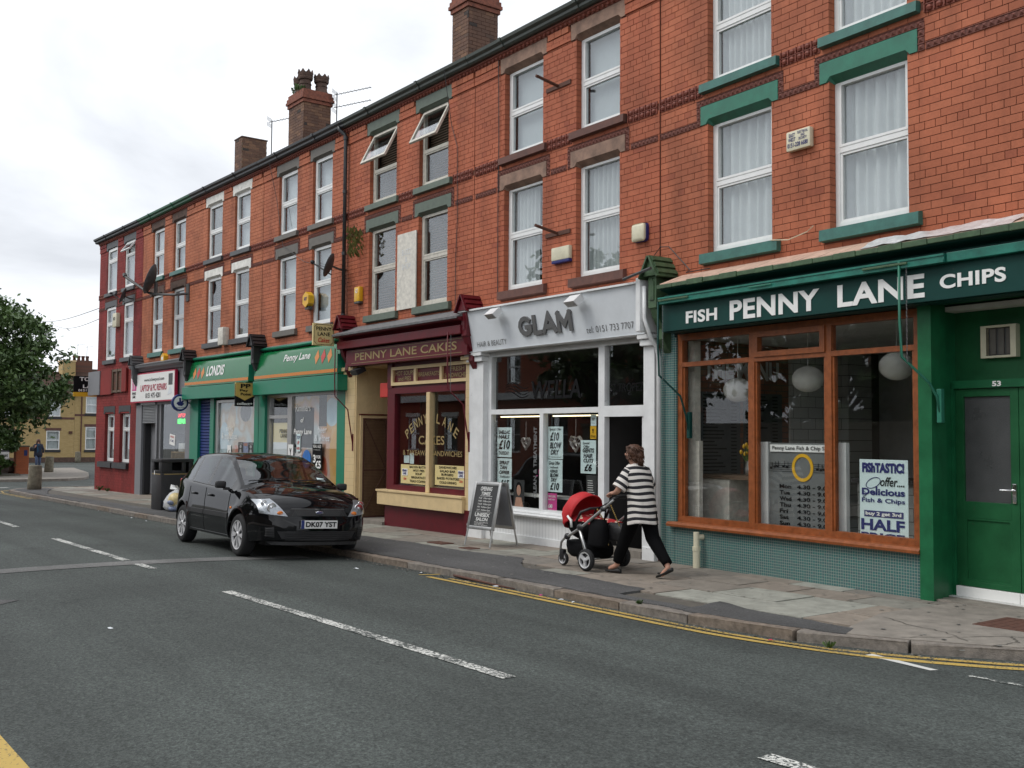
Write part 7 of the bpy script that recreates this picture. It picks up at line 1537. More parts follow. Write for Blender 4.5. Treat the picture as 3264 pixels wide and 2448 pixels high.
for y0, y1 in ((-.62, -.02), (.02, .6)):
    P_ = []
    for i in range(9): y = y0+(y1-y0)*i/8; x = .955-.10*i/8*(1 if y0 < 0 else 1)-.06*abs(y); P_.append((x+.02, y, c_top(x)+.012-.055*abs(y)))
    q.tube(P_, .009, 5)
q.build('wiper', M['black'], car)
q = MB(); P_ = [(xf_(y, .0+c_belt(1.8)+.02)-.0, y, 0) for y in (0,)]
hood_line = [(1.70-.22*abs(y)**1.5, y) for y in np.linspace(-.62, .62, 17)]
def hood_z(x, y):
    P_ = section(x)
    for (y1, z1), (y0, z0) in zip(P_[5:], P_[6:]):
        if y0 <= abs(y) <= y1 and y1 > y0: return z0+(z1-z0)*(abs(y)-y0)/(y1-y0)
    return P_[-1][1]
q.tube([(x, y, hood_z(x, y)+.001) for x, y in hood_line], .004, 4)
for s_ in (-1, 1): q.tube([(x, s_*(.655+.05*(1.1-x)/.6*.6), hood_z(x, .655+.05*(1.1-x)/.6*.6)+.001) for x in np.linspace(1.03, 1.58, 12)], .0035, 4)
q.build('bonnet_seam', M['black'], car)
q = MB(); q.box(.80, .82, .42, .54, 1.02, 1.10); q.xf(Matrix.Identity(4)); 
m = MB(); m.add([(.86, -.0+.44, 1.075), (.86, .56, 1.06), (.80, .555, 1.10), (.80, .44, 1.115)], [(0, 1, 2, 3)]); m.build('parking_disc', M['paper'], car)
q = MB(); q.box(-1.97, -1.955, -.26, .26, .62, .73); q.build('rear_plate', M['signcream'], car)
for s_ in (-1, 1): q = MB(); q.bbox(-1.92, -1.80, s_*.66-.05, s_*.66+.05, .78, 1.0, .02); q.build('tail_lamp', M['redsign'], car, auto=60)
# place on the cambered road
CS = .975; cx_, cy_ = -14.27, -3.17
zf = [rz(-12.95, -4.0), rz(-12.95, -2.7), rz(-15.5, -3.9), rz(-15.5, -2.6)]
roll = math.atan2(zf[1]-zf[0], 1.30); pitch = math.atan2((zf[0]+zf[1])/2-(zf[2]+zf[3])/2, 2.5)
car.scale = (CS, CS, CS*.965); car.rotation_euler = (roll, -pitch, R(-2.5)); car.location = (cx_, cy_, sum(zf)/4-.002)
# ------------------------------------------------------------------ pushchair
def tubes(parent, name, mt, r_, *paths, n=8):
    m = MB()
    for p in paths: m.tube(p, r_, n)
    return m.build(name, M[mt], parent, smooth=True)
px, py = -9.16, -1.16; pz = gz(px)+.008
pr = thing('pushchair', 'red hooded pushchair with silver frame being pushed past the salon', 'pushchair', (px, py, pz), R(2)); OFF[pr.name] = (0, 0, 0)
def pwheel(x, y, r_, wd, spokes=3, out=-1):
    w = bpy.data.objects.new('wheel', None); C.objects.link(w); w.parent = pr; w.location = (x, y, r_); OFF[w.name] = (0, 0, 0)
    if out > 0: w.rotation_euler = (0, 0, math.pi)
    m = MB(); m.lathe([(r_*.74, -wd*.45), (r_*.9, -wd*.5), (r_, -wd*.25), (r_, wd*.25), (r_*.9, wd*.5), (r_*.74, wd*.45)], 28, (0, 0, 0), 'y'); m.build('tyre', M['tyre'], w, smooth=True)
    m = MB(); m.lathe([(r_*.62, -wd*.42), (r_*.75, -wd*.52), (r_*.77, -wd*.2), (r_*.62, -wd*.1)], 28, (0, 0, 0), 'y')
    for i in range(spokes):
        a = i*2*math.pi/spokes+.5; c, s_ = math.cos(a), math.sin(a); t_ = r_*.13; m.prism([(r_*.1*c-t_*s_, r_*.1*s_+t_*c), (r_*.1*c+t_*s_, r_*.1*s_-t_*c), (r_*.68*c+t_*s_*1.2, r_*.68*s_-t_*c*1.2), (r_*.68*c-t_*s_*1.2, r_*.68*s_+t_*c*1.2)], -wd*.48, -wd*.1)
    m.lathe([(0, -wd*.65), (r_*.16, -wd*.6), (r_*.2, -wd*.1)], 14, (0, 0, 0), 'y'); m.build('rim', M['rim'], w, auto=40); m = MB(); m.lathe([(r_*.7, wd*.05), (0, wd*.05)], 20, (0, 0, 0), 'y'); m.build('wheel_back', M['black'], w)
pwheel(.06, -.31, .125, .06); pwheel(.02, .31, .125, .06, 3, 1); pwheel(-.50, -.16, .078, .045); pwheel(-.54, .17, .078, .045, 3, 1)
for s_ in (-1, 1):
    y = .27*s_
    tubes(pr, 'frame_tube', 'alu', .018, [(.46, y*.96, .84), (.25, y, .69), (-.06, y, .49), (-.30, y*.95, .37), (-.40, y*.85, .34)])
    tubes(pr, 'rear_leg', 'alu', .02, [(-.10, y, .48), (-.02, y*1.02, .30), (.04, y*1.05, .16)])
    tubes(pr, 'front_strut', 'alu', .015, [(-.40, y*.85, .34), (-.50, y*.72, .28), (-.54, y*.64, .20), (-.52, y*.62, .15)])
    m = MB(); m.bbox(-.54, -.47, y*.62-.028, y*.62+.028, .07, .19, .012); m.build('fork', M['black'], pr, auto=50)
    m = MB(); m.ell((-.08, y, .485), .06, .03, .045, 10, 8); m.ell((-.33, y*.93, .36), .045, .03, .04, 10, 8); m.ell((.30, y, .72), .045, .026, .03, 10, 8); m.build('frame_joint', M['black'], pr, smooth=True)
tubes(pr, 'axle', 'alu', .012, [(.05, -.30, .125), (.03, .30, .125)])
tubes(pr, 'handle', 'black', .021, [(.30, -.262, .73), (.46, -.258, .845), (.50, -.22, .87), (.50, .22, .87), (.46, .258, .845), (.30, .262, .73)])
# seat shell, blanket, basket
def superring(cx, cy, cz, rx, ry, n=20, p=2.6):
    r_ = []
    for j in range(n): a = 2*math.pi*j/n; c, s_ = math.cos(a), math.sin(a); r_.append((cx+rx*abs(c)**(2/p)*(1 if c > 0 else -1), cy+ry*abs(s_)**(2/p)*(1 if s_ > 0 else -1), cz))
    return r_
m = MB(); m.rings([superring(-.18, 0, .33, .16, .13), superring(-.18, 0, .36, .24, .17), superring(-.18, 0, .44, .30, .20), superring(-.17, 0, .53, .34, .215), superring(-.17, 0, .545, .33, .205)]); m.build('carrycot', M['fabricblack'], pr, smooth=True)
m = MB(); R_ = []
for i in range(11):
    u = i/10; x = -.44+.62*u; h_ = .535+.075*math.sin(min(u*1.15, 1)*math.pi)+.03*math.sin(u*9)
    R_.append([(x, .205*math.cos(a), .525+(h_-.525)*abs(math.sin(a))**.7*(1+.12*math.sin(5*a+i))) for a in np.linspace(0, math.pi, 14)])
m.rings(R_, False, False); m.build('spotted_blanket', M['dots'], pr, smooth=True)
# hood: fabric over three hoops, open towards the handle
m = MB(); R_ = []
hx, hz = -.37, .56
for i, (ang, sc) in enumerate(((R(62), 1.0), (R(78), 1.0), (R(95), .985), (R(112), .97), (R(130), .96), (R(148), .93), (R(166), .90), (R(180), .86), (R(196), .82), (R(210), .78))):
    ring = []; pinch = 1-.06*(i % 3 == 1)
    for a in np.linspace(0, math.pi, 15):
        y = .235*math.cos(a); r_ = .335*sc*pinch*math.sin(a)**.62 if 0 < a < math.pi else 0
        ring.append((hx+.06+r_*math.cos(ang)*.86, y, hz+r_*math.sin(ang)*.95))
    R_.append(ring)
m.rings(R_, False, False); hd = m.build('hood', M['hood'], pr, smooth=True); sm = hd.modifiers.new('thick', 'SOLIDIFY'); sm.thickness = .008
m = MB(); R2 = R_[0]; m.tube(R2, .009, 6); m.build('hood_hoop', M['hood'], hd, smooth=True)
tubes(pr, 'bumper_bar', 'black', .016, [(-.20, -.23, .545), (-.12, -.225, .66), (-.04, -.16, .70), (-.04, .16, .70), (-.12, .225, .66), (-.20, .23, .545)])
tubes(pr, 'hood_hinge', 'white', .016, [(-.34, -.238, .60), (-.28, -.24, .55), (-.27, -.24, .47)])
m = MB(); m.rings([superring(-.20, 0, .12, .26, .17), superring(-.20, 0, .16, .30, .20), superring(-.21, 0, .24, .31, .21), superring(-.23, 0, .30, .28, .21)], True); m.build('basket', M['fabricblack'], pr, smooth=True)
m = MB(); m.tube([(-.18, 0, .24), (-.18, 0, .36)], [.08, .1], 12); m.build('seat_pillar', M['black'], pr)
# bags on the handle
t = thing('shopping_bag', 'limp black shopping bag hanging from the pushchair handle', 'bag', (px+.16, py-.20, pz+.28)); m = MB(); m.rings([superring(0, 0, 0, .13, .075, 16, 3), superring(0, .0, .03, .145, .085, 16, 3), superring(.005, 0, .2, .13, .075, 16, 3), superring(.0, 0, .31, .12, .05, 16, 3)]); m.build('bag', M['fabricblack'], t, smooth=True); m = MB(); m.tube([(-.1, 0, .30), (-.05, .0, .42), (.12, .02, .50), (.1, 0, .30)], .01, 5); m.build('strap', M['fabricblack'], t)
t = thing('handbag', 'black quilted handbag with gold chain hung on the pushchair', 'handbag', (px+.36, py-.10, pz+.36)); m = MB(); m.rings([superring(0, 0, 0, .13, .05, 18, 3.5), superring(0, 0, .02, .15, .06, 18, 3.5), superring(0, 0, .14, .145, .055, 18, 3), superring(0, 0, .2, .11, .03, 18, 2.5)]); m.build('bag', M['leather'], t, smooth=True)
m = MB()
for a, b in (((-.13, -.05, .18), (-.2, -.13, .36)), ((.1, -.05, .18), (.02, -.12, .42)), ((-.12, -.06, .1), (-.06, -.07, -.06))):
    a, b = Vector(a), Vector(b)
    for i in range(12): c = a.lerp(b, i/12); m.ell(c, .008, .008, .012, 6, 4)
m.build('gold_chain', M['goldmetal'], t)
# ------------------------------------------------------------------ people
def skin_body(parent, name, verts, edges, radii, mt, levels=2, root=0):
    me = bpy.data.meshes.new(name); me.from_pydata(verts, edges, []); me.update(); o = bpy.data.objects.new(name, me); C.objects.link(o)
    md = o.modifiers.new('skin', 'SKIN'); sv = me.skin_vertices[0].data if me.skin_vertices else None
    if sv is None:
        bm = bmesh.new(); bm.from_mesh(me); bm.verts.layers.skin.verify(); bm.to_mesh(me); bm.free(); sv = me.skin_vertices[0].data
    for i, r_ in enumerate(radii):
        sv[i].radius = (r_, r_) if not isinstance(r_, tuple) else r_; sv[i].use_root = (i == root)
    md.use_smooth_shade = True; sb = o.modifiers.new('sub', 'SUBSURF'); sb.levels = levels; sb.render_levels = levels
    dg = bpy.context.evaluated_depsgraph_get(); m2 = bpy.data.meshes.new_from_object(o.evaluated_get(dg)); m2.materials.clear(); m2.materials.append(M[mt]); m2.name = name
    m2.polygons.foreach_set('use_smooth', [True]*len(m2.polygons))
    bpy.data.objects.remove(o); o = bpy.data.objects.new(name, m2); C.objects.link(o); o.parent = parent; return o
def oval(c, rx, ry, n=18, ax=(1, 0), tilt=0, wob=0, ph=0):
    ex = Vector((ax[0], ax[1], 0)).normalized(); ey = Vector((-ex.y, ex.x, 0)); r_ = []
    for j in range(n):
        a = 2*math.pi*j/n; k_ = 1+wob*math.sin(5*a+ph); r_.append(Vector(c)+ex*(rx*k_*math.cos(a))+ey*(ry*k_*math.sin(a))+Vector((0, 0, tilt*math.cos(a))))
    return r_
def loft_tube(path, n=16, wob=0):
    """path of (point, radius_x, radius_y) in planes square to the path"""
    rings = []; pts = [Vector(p[0]) for p in path]
    for i, (p, ra, rb) in enumerate(path):
        d = (pts[min(i+1, len(pts)-1)]-pts[max(i-1, 0)]).normalized(); side = Vector((0, 1, 0)); u = side.cross(d).normalized(); v = d.cross(u).normalized()
        rings.append([Vector(p)+u*(ra*(1+wob*math.sin(3*a+i*1.7))*math.cos(a))+v*(rb*(1+wob*math.cos(4*a+i*2.1))*math.sin(a)) for a in [2*math.pi*j/n for j in range(n)]])
    return rings
def hand(vs, es, rs, wrist_i, wrist, fwd, side, L=.17, curl=1.0, down=Vector((0, 0, -1))):
    """palm and five unequal fingers as skin chains continuing from the wrist"""
    fwd, side = Vector(fwd).normalized(), Vector(side).normalized(); w_ = Vector(wrist)
    palm = w_+fwd*.045; vs.append(palm[:]); es.append((wrist_i, len(vs)-1)); rs.append((.022, .03)); pi = len(vs)-1
    for i, (off, ln) in enumerate(((-.027, .058), (-.009, .068), (.009, .064), (.026, .05))):
        a = palm+fwd*.03+side*off; b = a+fwd*ln*.45+down*ln*.25*curl; c = b+fwd*ln*.1*(1-curl)+down*ln*.45*curl-fwd*ln*.15*curl
        for q, r_ in ((a, .0095), (b, .0085), (c, .007)): vs.append(q[:]); rs.append(r_)
        n = len(vs); es.append((pi, n-3)); es.append((n-3, n-2)); es.append((n-2, n-1))
    a = palm-fwd*.01+side*-.034; b = a+fwd*.03+side*-.014+down*.01; c = b+fwd*.026+down*.016
    for q, r_ in ((a, .011), (b, .0095), (c, .008)): vs.append(q[:]); rs.append(r_)
    n = len(vs); es.append((pi, n-3)); es.append((n-3, n-2)); es.append((n-2, n-1))
ox, oy = -8.42, -1.25; oz = gz(ox)+.006
pe = thing('person', 'woman in black and white striped top and black trousers pushing a red pushchair', 'person', (ox, oy, oz)); OFF[pe.name] = (0, 0, 0)
V = []; E = []; RD = []
def jv(p, r_, link=None):
    V.append(tuple(p)); RD.append(r_)
    if link is not None: E.append((link, len(V)-1))
    return len(V)-1
pel = jv((0.02, 0, .80), .10); sp1 = jv((-.01, 0, .95), .088, pel); ch = jv((-.055, 0, 1.10), .10, sp1); nb = jv((-.09, 0, 1.205), .052, ch); nk = jv((-.105, 0, 1.25), .047, nb)
hd0 = jv((-.125, 0, 1.30), .068, nk); hd1 = jv((-.135, 0, 1.36), .082, hd0); hd2 = jv((-.13, 0, 1.41), .062, hd1)
hands = []
for s_, el, ha in ((-1, (-.12, -.235, .935), (-.265, -.155, .905)), (1, (-.10, .24, .94), (-.265, .16, .905))):
    sh = jv((-.075, s_*.145, 1.155), .052, ch); e_ = jv(el, .036, sh); f_ = jv(tuple((Vector(el)+Vector(ha))/2), .032, e_); h_ = jv(ha, .023, f_); hands.append((h_, ha))
for h_, ha in hands: hand(V, E, RD, h_, ha, (-1, .1, -.15), (0, 1, 0), curl=1.0)
for s_, kn, an, to in ((-1, (-.17, -.05, .45), (-.335, -.045, .085), (-.46, -.06, .03)), (1, (.13, .06, .42), (.405, .03, .125), (.30, .02, .03))):
    hp = jv((.02, s_*.085, .74), .085, pel); k_ = jv(kn, .055, hp); cf = jv(tuple(Vector(kn)*.55+Vector(an)*.45), .048, k_); a_ = jv(an, .032, cf); m_ = jv(tuple(Vector(an)*.4+Vector(to)*.6+Vector((0, 0, .0))), .03, a_); jv(to, .022, m_)
bodyo = skin_body(pe, 'body', V, E, RD, 'skin', 2, 0)
# face: nose, ears, eyes, mouth (turned towards the shop)
FM = Matrix.Translation((-.135, 0, 1.345)) @ Matrix.Rotation(R(8), 4, 'Z')
m = MB(); m.ell((-.088, 0, -.005), .02, .012, .018, 8, 6); m.ell((0.0, -.084, -.005), .015, .008, .024, 8, 6); m.ell((0, .084, -.005), .015, .008, .024, 8, 6); m.xf(FM); m.build('nose_and_ears', M['skin'], pe, smooth=True)
m = MB(); m.ell((-.076, -.03, .015), .008, .012, .006, 8, 4); m.ell((-.076, .03, .015), .008, .012, .006, 8, 4); m.xf(FM); m.build('eyes', M['ink'], pe)
m = MB(); m.ell((-.078, 0, -.045), .008, .022, .005, 8, 4); m.xf(FM); m.build('mouth', M['crimson'], pe)
# hair: gathered at the back with loose strands
m = MB(); rr = random.Random(12)
R_ = []
for (z, rx, ry, cx) in ((1.268, .035, .045, -.075), (1.29, .06, .066, -.09), (1.32, .078, .083, -.108), (1.36, .088, .093, -.115), (1.40, .086, .09, -.118), (1.43, .07, .075, -.12), (1.45, .04, .045, -.122), (1.455, .004, .004, -.122)):
    R_.append([p+Vector((rr.uniform(-.006, .006), rr.uniform(-.006, .006), rr.uniform(-.004, .004))) for p in oval((cx+.018, 0, z), rx, ry, 16)])
m.rings(R_); m.ell((-.02, .0, 1.33), .045, .05, .05, 10, 8)
for i in range(170):
    a = rr.uniform(-2.4, 2.4); b = Vector((-.11+.085*math.cos(a), .09*math.sin(a), rr.uniform(1.29, 1.43))); d = Vector((.02+.03*rr.random(), rr.uniform(-.015, .015), -rr.uniform(.0, .06))); m.tube([b, b+d*.6+Vector((.012, 0, .008)), b+d], [.006, .005, .002], 4)
for i in range(14): b = Vector((-.01+rr.uniform(-.02, .02), rr.uniform(-.03, .03), 1.31)); m.tube([b, b+Vector((.02, rr.uniform(-.01, .01), -.04)), b+Vector((.015, rr.uniform(-.03, .03), -.10))], [.010, .008, .003], 5)
m.build('hair', M['hair'], pe, smooth=True)
# trousers
m = MB()
for s_, kn, an in ((-1, (-.165, -.05, .455), (-.33, -.045, .125)), (1, (.125, .06, .425), (.385, .035, .165))):
    hp = Vector((.02, s_*.06, .80)); kn = Vector(kn); an = Vector(an)
    m.rings(loft_tube([(hp+Vector((0, 0, .06)), .085, .075), (hp, .105, .09), (hp.lerp(kn, .35), .105, .10), (hp.lerp(kn, .7), .09, .085), (kn, .08, .075), (kn.lerp(an, .3), .075, .072), (kn.lerp(an, .65), .066, .062), (kn.lerp(an, .9), .056, .052), (an, .054, .05)], 18, .05))
m.rings([oval((.02, 0, .70), .115, .135, 18), oval((.02, 0, .80), .112, .138, 18), oval((.01, 0, .90), .095, .12, 18)])
m.build('trousers', M['trouser'], pe, smooth=True)
# loose striped top (stripes follow the garment) and dropped sleeves
ST = MB(); SV = []
def st_add(rings, vals):
    n0 = len(ST.v); ST.rings(rings, False); [SV.extend([vals[i]]*len(rings[0])) for i in range(len(rings))]
prof = [(.56, .150, .178, .04), (.575, .155, .183, .04), (.64, .148, .178, .032), (.72, .144, .174, .027), (.80, .14, .17, .018), (.88, .138, .168, .004), (.96, .134, .171, -.015), (1.04, .13, .18, -.035), (1.10, .124, .19, -.05), (1.15, .112, .188, -.06), (1.185, .097, .165, -.07), (1.21, .082, .125, -.078), (1.228, .066, .085, -.085), (1.236, .06, .07, -.088)]
fine = []
for (a, b) in zip(prof, prof[1:]):
    for i in range(3): t_ = i/3; fine.append(tuple(a[q]*(1-t_)+b[q]*t_ for q in range(4)))
fine.append(prof[-1])
def shirt_ring(z, rx, ry, c, n=56):
    r_ = []
    for j in range(n):
        a = 2*math.pi*j/n; d = max(0, 1.2-z); f_ = 1+.05*d*math.sin(6*a+1.5*z)+.035*d*math.sin(11*a-4*z+1)+.012*math.sin(17*a+9*z)
        r_.append(Vector((c+rx*f_*math.cos(a), ry*f_*math.sin(a), z+.02*(1-(z-.55)/.7)*math.cos(a+.6)+.006*math.sin(3*a+z*8))))
    return r_
st_add([shirt_ring(*q) for q in fine], [z/.071 for z, _, _, _ in fine])
for s_, el in ((-1, Vector((-.115, -.225, .965))), (1, Vector((-.10, .235, .965)))):
    sh = Vector((-.06, s_*.10, 1.15)); P_ = []
    for i in range(10):
        t_ = i/9; c = sh.lerp(el, t_); P_.append((c, .075+.012*t_, .085-.01*t_))
    rg = loft_tube(P_, 20, .02); st_add(rg, [(1.15-.22*i/9)/.071 for i in range(10)])
me = ST.mesh('striped_top', M['stripe'], smooth=True); at = me.attributes.new('stripe', 'FLOAT', 'POINT'); at.data.foreach_set('value', SV); o = bpy.data.objects.new('striped_top', me); C.objects.link(o); o.parent = pe
# ballet flats with bows
for (an, to, up) in (((-.325, -.045, .0), (-.49, -.06, .0), 0), ((.415, .03, .0), (.285, .02, .0), .55)):
    an, to = Vector(an), Vector(to); d = (to-an).normalized(); n = Vector((-d.y, d.x, 0)); R_ = []
    L_ = .235; heel = an-d*.05
    for u, wd, hh in ((0, .012, .03), (.06, .028, .05), (.2, .033, .05), (.45, .034, .035), (.7, .042, .03), (.88, .038, .026), (.98, .018, .018), (1.0, .006, .012)):
        c = heel+d*L_*u; z0 = .0+up*.17*(1-u)**1.2 if u < .75 else up*.17*(.25)**1.2*(1-u)/.25; R_.append([c+n*wd*math.cos(a)+Vector((0, 0, z0+hh*.5+hh*.5*math.sin(a))) for a in [2*math.pi*j/12 for j in range(12)]])
    m = MB(); m.rings(R_); c = heel+d*L_*.78; zz = .045+up*.02
    m.ell((c+n*.02+Vector((0, 0, zz))), .014, .018, .01, 8, 5); m.ell((c-n*.02+Vector((0, 0, zz))), .014, .018, .01, 8, 5); m.build('shoe', M['shoe'], pe, smooth=True)
# far pedestrian at the street corner
ox, oy = -62.0, 4.1; oz = gz(ox)+.03
p2 = thing('person', 'distant woman with long brown hair in navy coat and jeans carrying a shoulder bag', 'person', (ox, oy, oz), R(-3)); OFF[p2.name] = (0, 0, 0)
V = []; E = []; RD = []
pel = jv((0, 0, .86), .13); ch = jv((0, 0, 1.20), .13, pel); nk = jv((.01, 0, 1.36), .05, ch); h0 = jv((.015, 0, 1.42), .07, nk); h1 = jv((.015, 0, 1.50), .085, h0); h2 = jv((.01, 0, 1.56), .055, h1); hands = []
for s_, el, ha in ((-1, (.03, -.27, 1.02), (.10, -.16, 1.16)), (1, (.0, .26, 1.02), (.05, .25, .80))):
    sh = jv((0, s_*.17, 1.29), .055, ch); e_ = jv(el, .04, sh); h_ = jv(ha, .026, e_); hands.append((h_, ha))
hand(V, E, RD, hands[0][0], hands[0][1], (.2, .3, .9), (0, 1, 0), curl=.6, down=Vector((1, 0, 0))); hand(V, E, RD, hands[1][0], hands[1][1], (.1, 0, -1), (1, 0, 0), curl=.4, down=Vector((0, -1, 0)))
for s_, dx in ((-1, .12), (1, -.10)):
    hp = jv((0, s_*.09, .80), .085, pel); k_ = jv((dx*.5+.03, s_*.09, .46), .055, hp); a_ = jv((dx, s_*.09, .08), .035, k_); jv((dx+.14, s_*.09, .03), .028, a_)
skin_body(p2, 'body', V, E, RD, 'skin', 1, 0)
m = MB(); m.rings([oval((0, 0, .62), .15, .22, 16), oval((0, 0, .8), .16, .22, 16), oval((0, 0, 1.0), .14, .19, 16), oval((0, 0, 1.2), .14, .20, 16), oval((0, 0, 1.30), .11, .19, 16), oval((0, 0, 1.37), .06, .08, 16)])
for s_, el in ((-1, (.03, -.27, 1.02)), (1, (.0, .26, 1.02))): m.rings(loft_tube([((0, s_*.16, 1.30), .07, .07), (el, .06, .06), ((.08, -.18, 1.13) if s_ < 0 else (.04, .255, .84), .045, .045)], 10))
m.build('coat', M['navycoat'], p2, smooth=True); m = MB(); m.add([(.145, -.07, .7), (.145, .07, .7), (.15, .09, 1.1), (.11, .05, 1.33), (.11, -.05, 1.33), (.15, -.09, 1.1)], [(0, 1, 2, 3, 4, 5)]); m.build('blue_top', M['bluetop'], p2)
m = MB()
for s_, dx in ((-1, .12), (1, -.10)): m.rings(loft_tube([((0, s_*.09, .85), .11, .10), ((dx*.5+.03, s_*.09, .46), .08, .075), ((dx, s_*.09, .09), .07, .06)], 12))
m.build('jeans', M['denim'], p2, smooth=True); m = MB(); m.rings([oval((-.01, 0, 1.28), .06, .10, 14), oval((-.02, 0, 1.36), .085, .12, 14), oval((-.015, 0, 1.46), .10, .115, 14), oval((-.005, 0, 1.55), .095, .10, 14), oval((.0, 0, 1.60), .05, .05, 14)]); m.build('hair', M['hair'], p2, smooth=True)
for s_, dx in ((-1, .12), (1, -.10)): m = MB(); m.ell((dx+.06, s_*.09, .04), .13, .045, .045, 10, 6); m.build('shoe', M['shoe'], p2, smooth=True)
t = thing('shoulder_bag', 'dark shoulder bag carried by the distant woman', 'bag', (ox+.02, oy-.32, oz+.92)); m = MB(); m.bbox(-.09, .09, -.12, .12, 0, .24, .04); m.build('bag', M['leather'], t, auto=60); m = MB(); m.tube([(0, .1, .22), (.03, .22, .44), (-.02, -.05, .24)], .015, 5); m.build('strap', M['leather'], t)
# ------------------------------------------------------------------ chalk board sign, litter bin, sack, bollards
ax_, ay_ = -12.15, -.62; az_ = gz(ax_)+.006
t = thing('pavement_sign', 'silver framed black chalk A-board listing salon opening times', 'A-board', (ax_, ay_, az_), R(6)); OFF[t.name] = (0, 0, 0)
lean = R(13); HB = .93
def board(sgn):
    MX = Matrix.Translation((0, -.265*sgn, 0)) @ Matrix.Rotation(-lean*sgn, 4, 'X') if sgn > 0 else Matrix.Translation((0, .265, 0)) @ Matrix.Rotation(lean, 4, 'X')
    return MX
for sgn in (1, -1):
    MX = board(sgn); w2 = .29
    m = MB(); [m.bbox(*b, .006) for b in ((-w2, -w2+.05, -.012, .012, .24, HB), (w2-.05, w2, -.012, .012, .24, HB), (-w2+.05, w2-.05, -.012, .012, HB-.05, HB), (-w2+.05, w2-.05, -.012, .012, .24, .29))]; m.xf(MX); fr = m.build('frame', M['alu'], t, auto=50)
    m = MB(); m.box(-w2+.045, w2-.045, -.004, .006, .285, HB-.045); m.xf(MX); pn = m.build('panel', M['board'] if sgn > 0 else M['greypaint'], t)
    m = MB(); [m.tube([(s_*(w2-.025), 0, .26), (s_*(w2-.02), 0, 0)], .014, 6) for s_ in (-1, 1)]; m.xf(MX); m.build('leg', M['alu'], t)
    if sgn > 0:
        q = MB()
        for tx, a, b, c, d, kw in (('OPENING', -.13, .12, .80, .86, IB), ('TIMES', -.10, .10, .735, .785, IB), ('TUE  10am-4pm', -.14, .14, .675, .705, IT), ('WED  9.00am-5pm', -.14, .14, .632, .662, IT), ('THUR  9.00am-5pm', -.14, .15, .589, .619, IT), ('FRI  9.00am-7pm', -.14, .15, .546, .576, IT), ('SAT  9.00am-5pm', -.14, .15, .503, .533, IT), ('UNISEX', -.16, .16, .425, .48, BB), ('SALON', -.12, .13, .365, .415, BB), ('FOR OUR LATEST OFFERS ADD', -.15, .15, .337, .352, TH), ('US ON FACEBOOK', -.14, .06, .318, .332, TH), ('Glam Hair and Beauty', -.14, .15, .296, .314, TH)): v, f = text_geom(tx, (a, b, c, d), -.0065, **kw); q.add(v, f)
        q.box(-.12, .14, -.0065, -.005, .722, .727); q.box(-.16, .18, -.0065, -.005, .49, .493); q.xf(MX); q.build('chalk_lettering', M['chalk'], pn)
bx_, by_ = -22.80, -1.63; bz_ = gz(bx_)+.008
t = thing('litter_bin', 'tall black litter bin with square openings and worn gold band', 'litter bin', (bx_, by_, bz_), R(4)); OFF[t.name] = (0, 0, 0)
m = MB(); a_, b_ = .27, .36
m.bbox(-a_, a_, -b_, b_, 0, .80, .02); m.build('bin_body', M['black'], t, auto=50)
m = MB(); [m.bbox(*q, .01) for q in ((a_-.05, a_, -b_, -.12, .80, 1.03), (a_-.05, a_, .10, .19, .80, 1.03), (a_-.05, a_, .26, b_, .80, 1.03), (a_-.05, a_, -.12, .10, .80, .85), (-a_, -.14, -b_, -b_+.05, .80, 1.03), (.12, a_-.05, -b_, -b_+.05, .80, 1.03), (-.14, .12, -b_, -b_+.05, .80, .86), (-a_, a_, b_-.05, b_, .80, 1.03), (-a_, -a_+.05, -b_+.05, b_-.05, .80, 1.03), (-a_-.01, a_+.01, -b_-.01, b_+.01, 1.03, 1.10))]; m.build('hood', M['black'], t, auto=50)
part(t, 'gold_band', M['gold'], (a_, a_+.004, -.3, .3, .765, .785), (-.22, .22, -b_-.004, -b_, .765, .785)); m = MB(); m.ell((-.1, -b_-.004, .80), .025, .003, .05, 8, 6); m.build('sticker', M['white'], t)
# refuse sack
t = thing('refuse_sack', 'clear plastic refuse sack stuffed with rubbish leaning on the litter bin', 'refuse sack', (-22.10, -1.72, gz(-22.1)+.008)); rr = random.Random(21); m = MB(); R_ = []
for z, r_ in ((.0, .17), (.03, .23), (.10, .265), (.2, .26), (.30, .225), (.38, .16), (.43, .08), (.46, .045)):
    ph = z*20; R_.append([(r_*1.25*(1+.07*math.sin(5*a+ph)+.05*math.sin(9*a+2*ph)+rr.uniform(-.04, .04))*math.cos(a), r_*1.15*(1+.07*math.sin(4*a+ph)+rr.uniform(-.04, .04))*math.sin(a), z*1.02) for a in [2*math.pi*j/24 for j in range(24)]])
m.rings(R_); m.build('sack', M['plasticbag'], t, smooth=True); m = MB()
for a in (-.5, .7, 2.4, 3.6): c, s_ = math.cos(a), math.sin(a); m.add([(.02*c, .02*s_, .45), (.2*c-.06*s_, .2*s_+.06*c, .50+.04*math.sin(a*3)), (.23*c, .23*s_, .56), (.16*c+.07*s_, .16*s_-.07*c, .53)], [(0, 1, 2, 3)])
m.build('knot_ears', M['plasticbag'], t); m = MB(); m.ell((.15, -.12, .24), .17, .16, .16, 12, 8); m.build('yellow_wrapper', M['bagyellow'], t, smooth=True); m = MB(); [m.ell((rr.uniform(-.2, .25), rr.uniform(-.25, -.05), rr.uniform(.05, .2)), .09, .10, .06, 10, 6) for i in range(6)]; m.build('packaging', M['sackprint'], t, smooth=True)
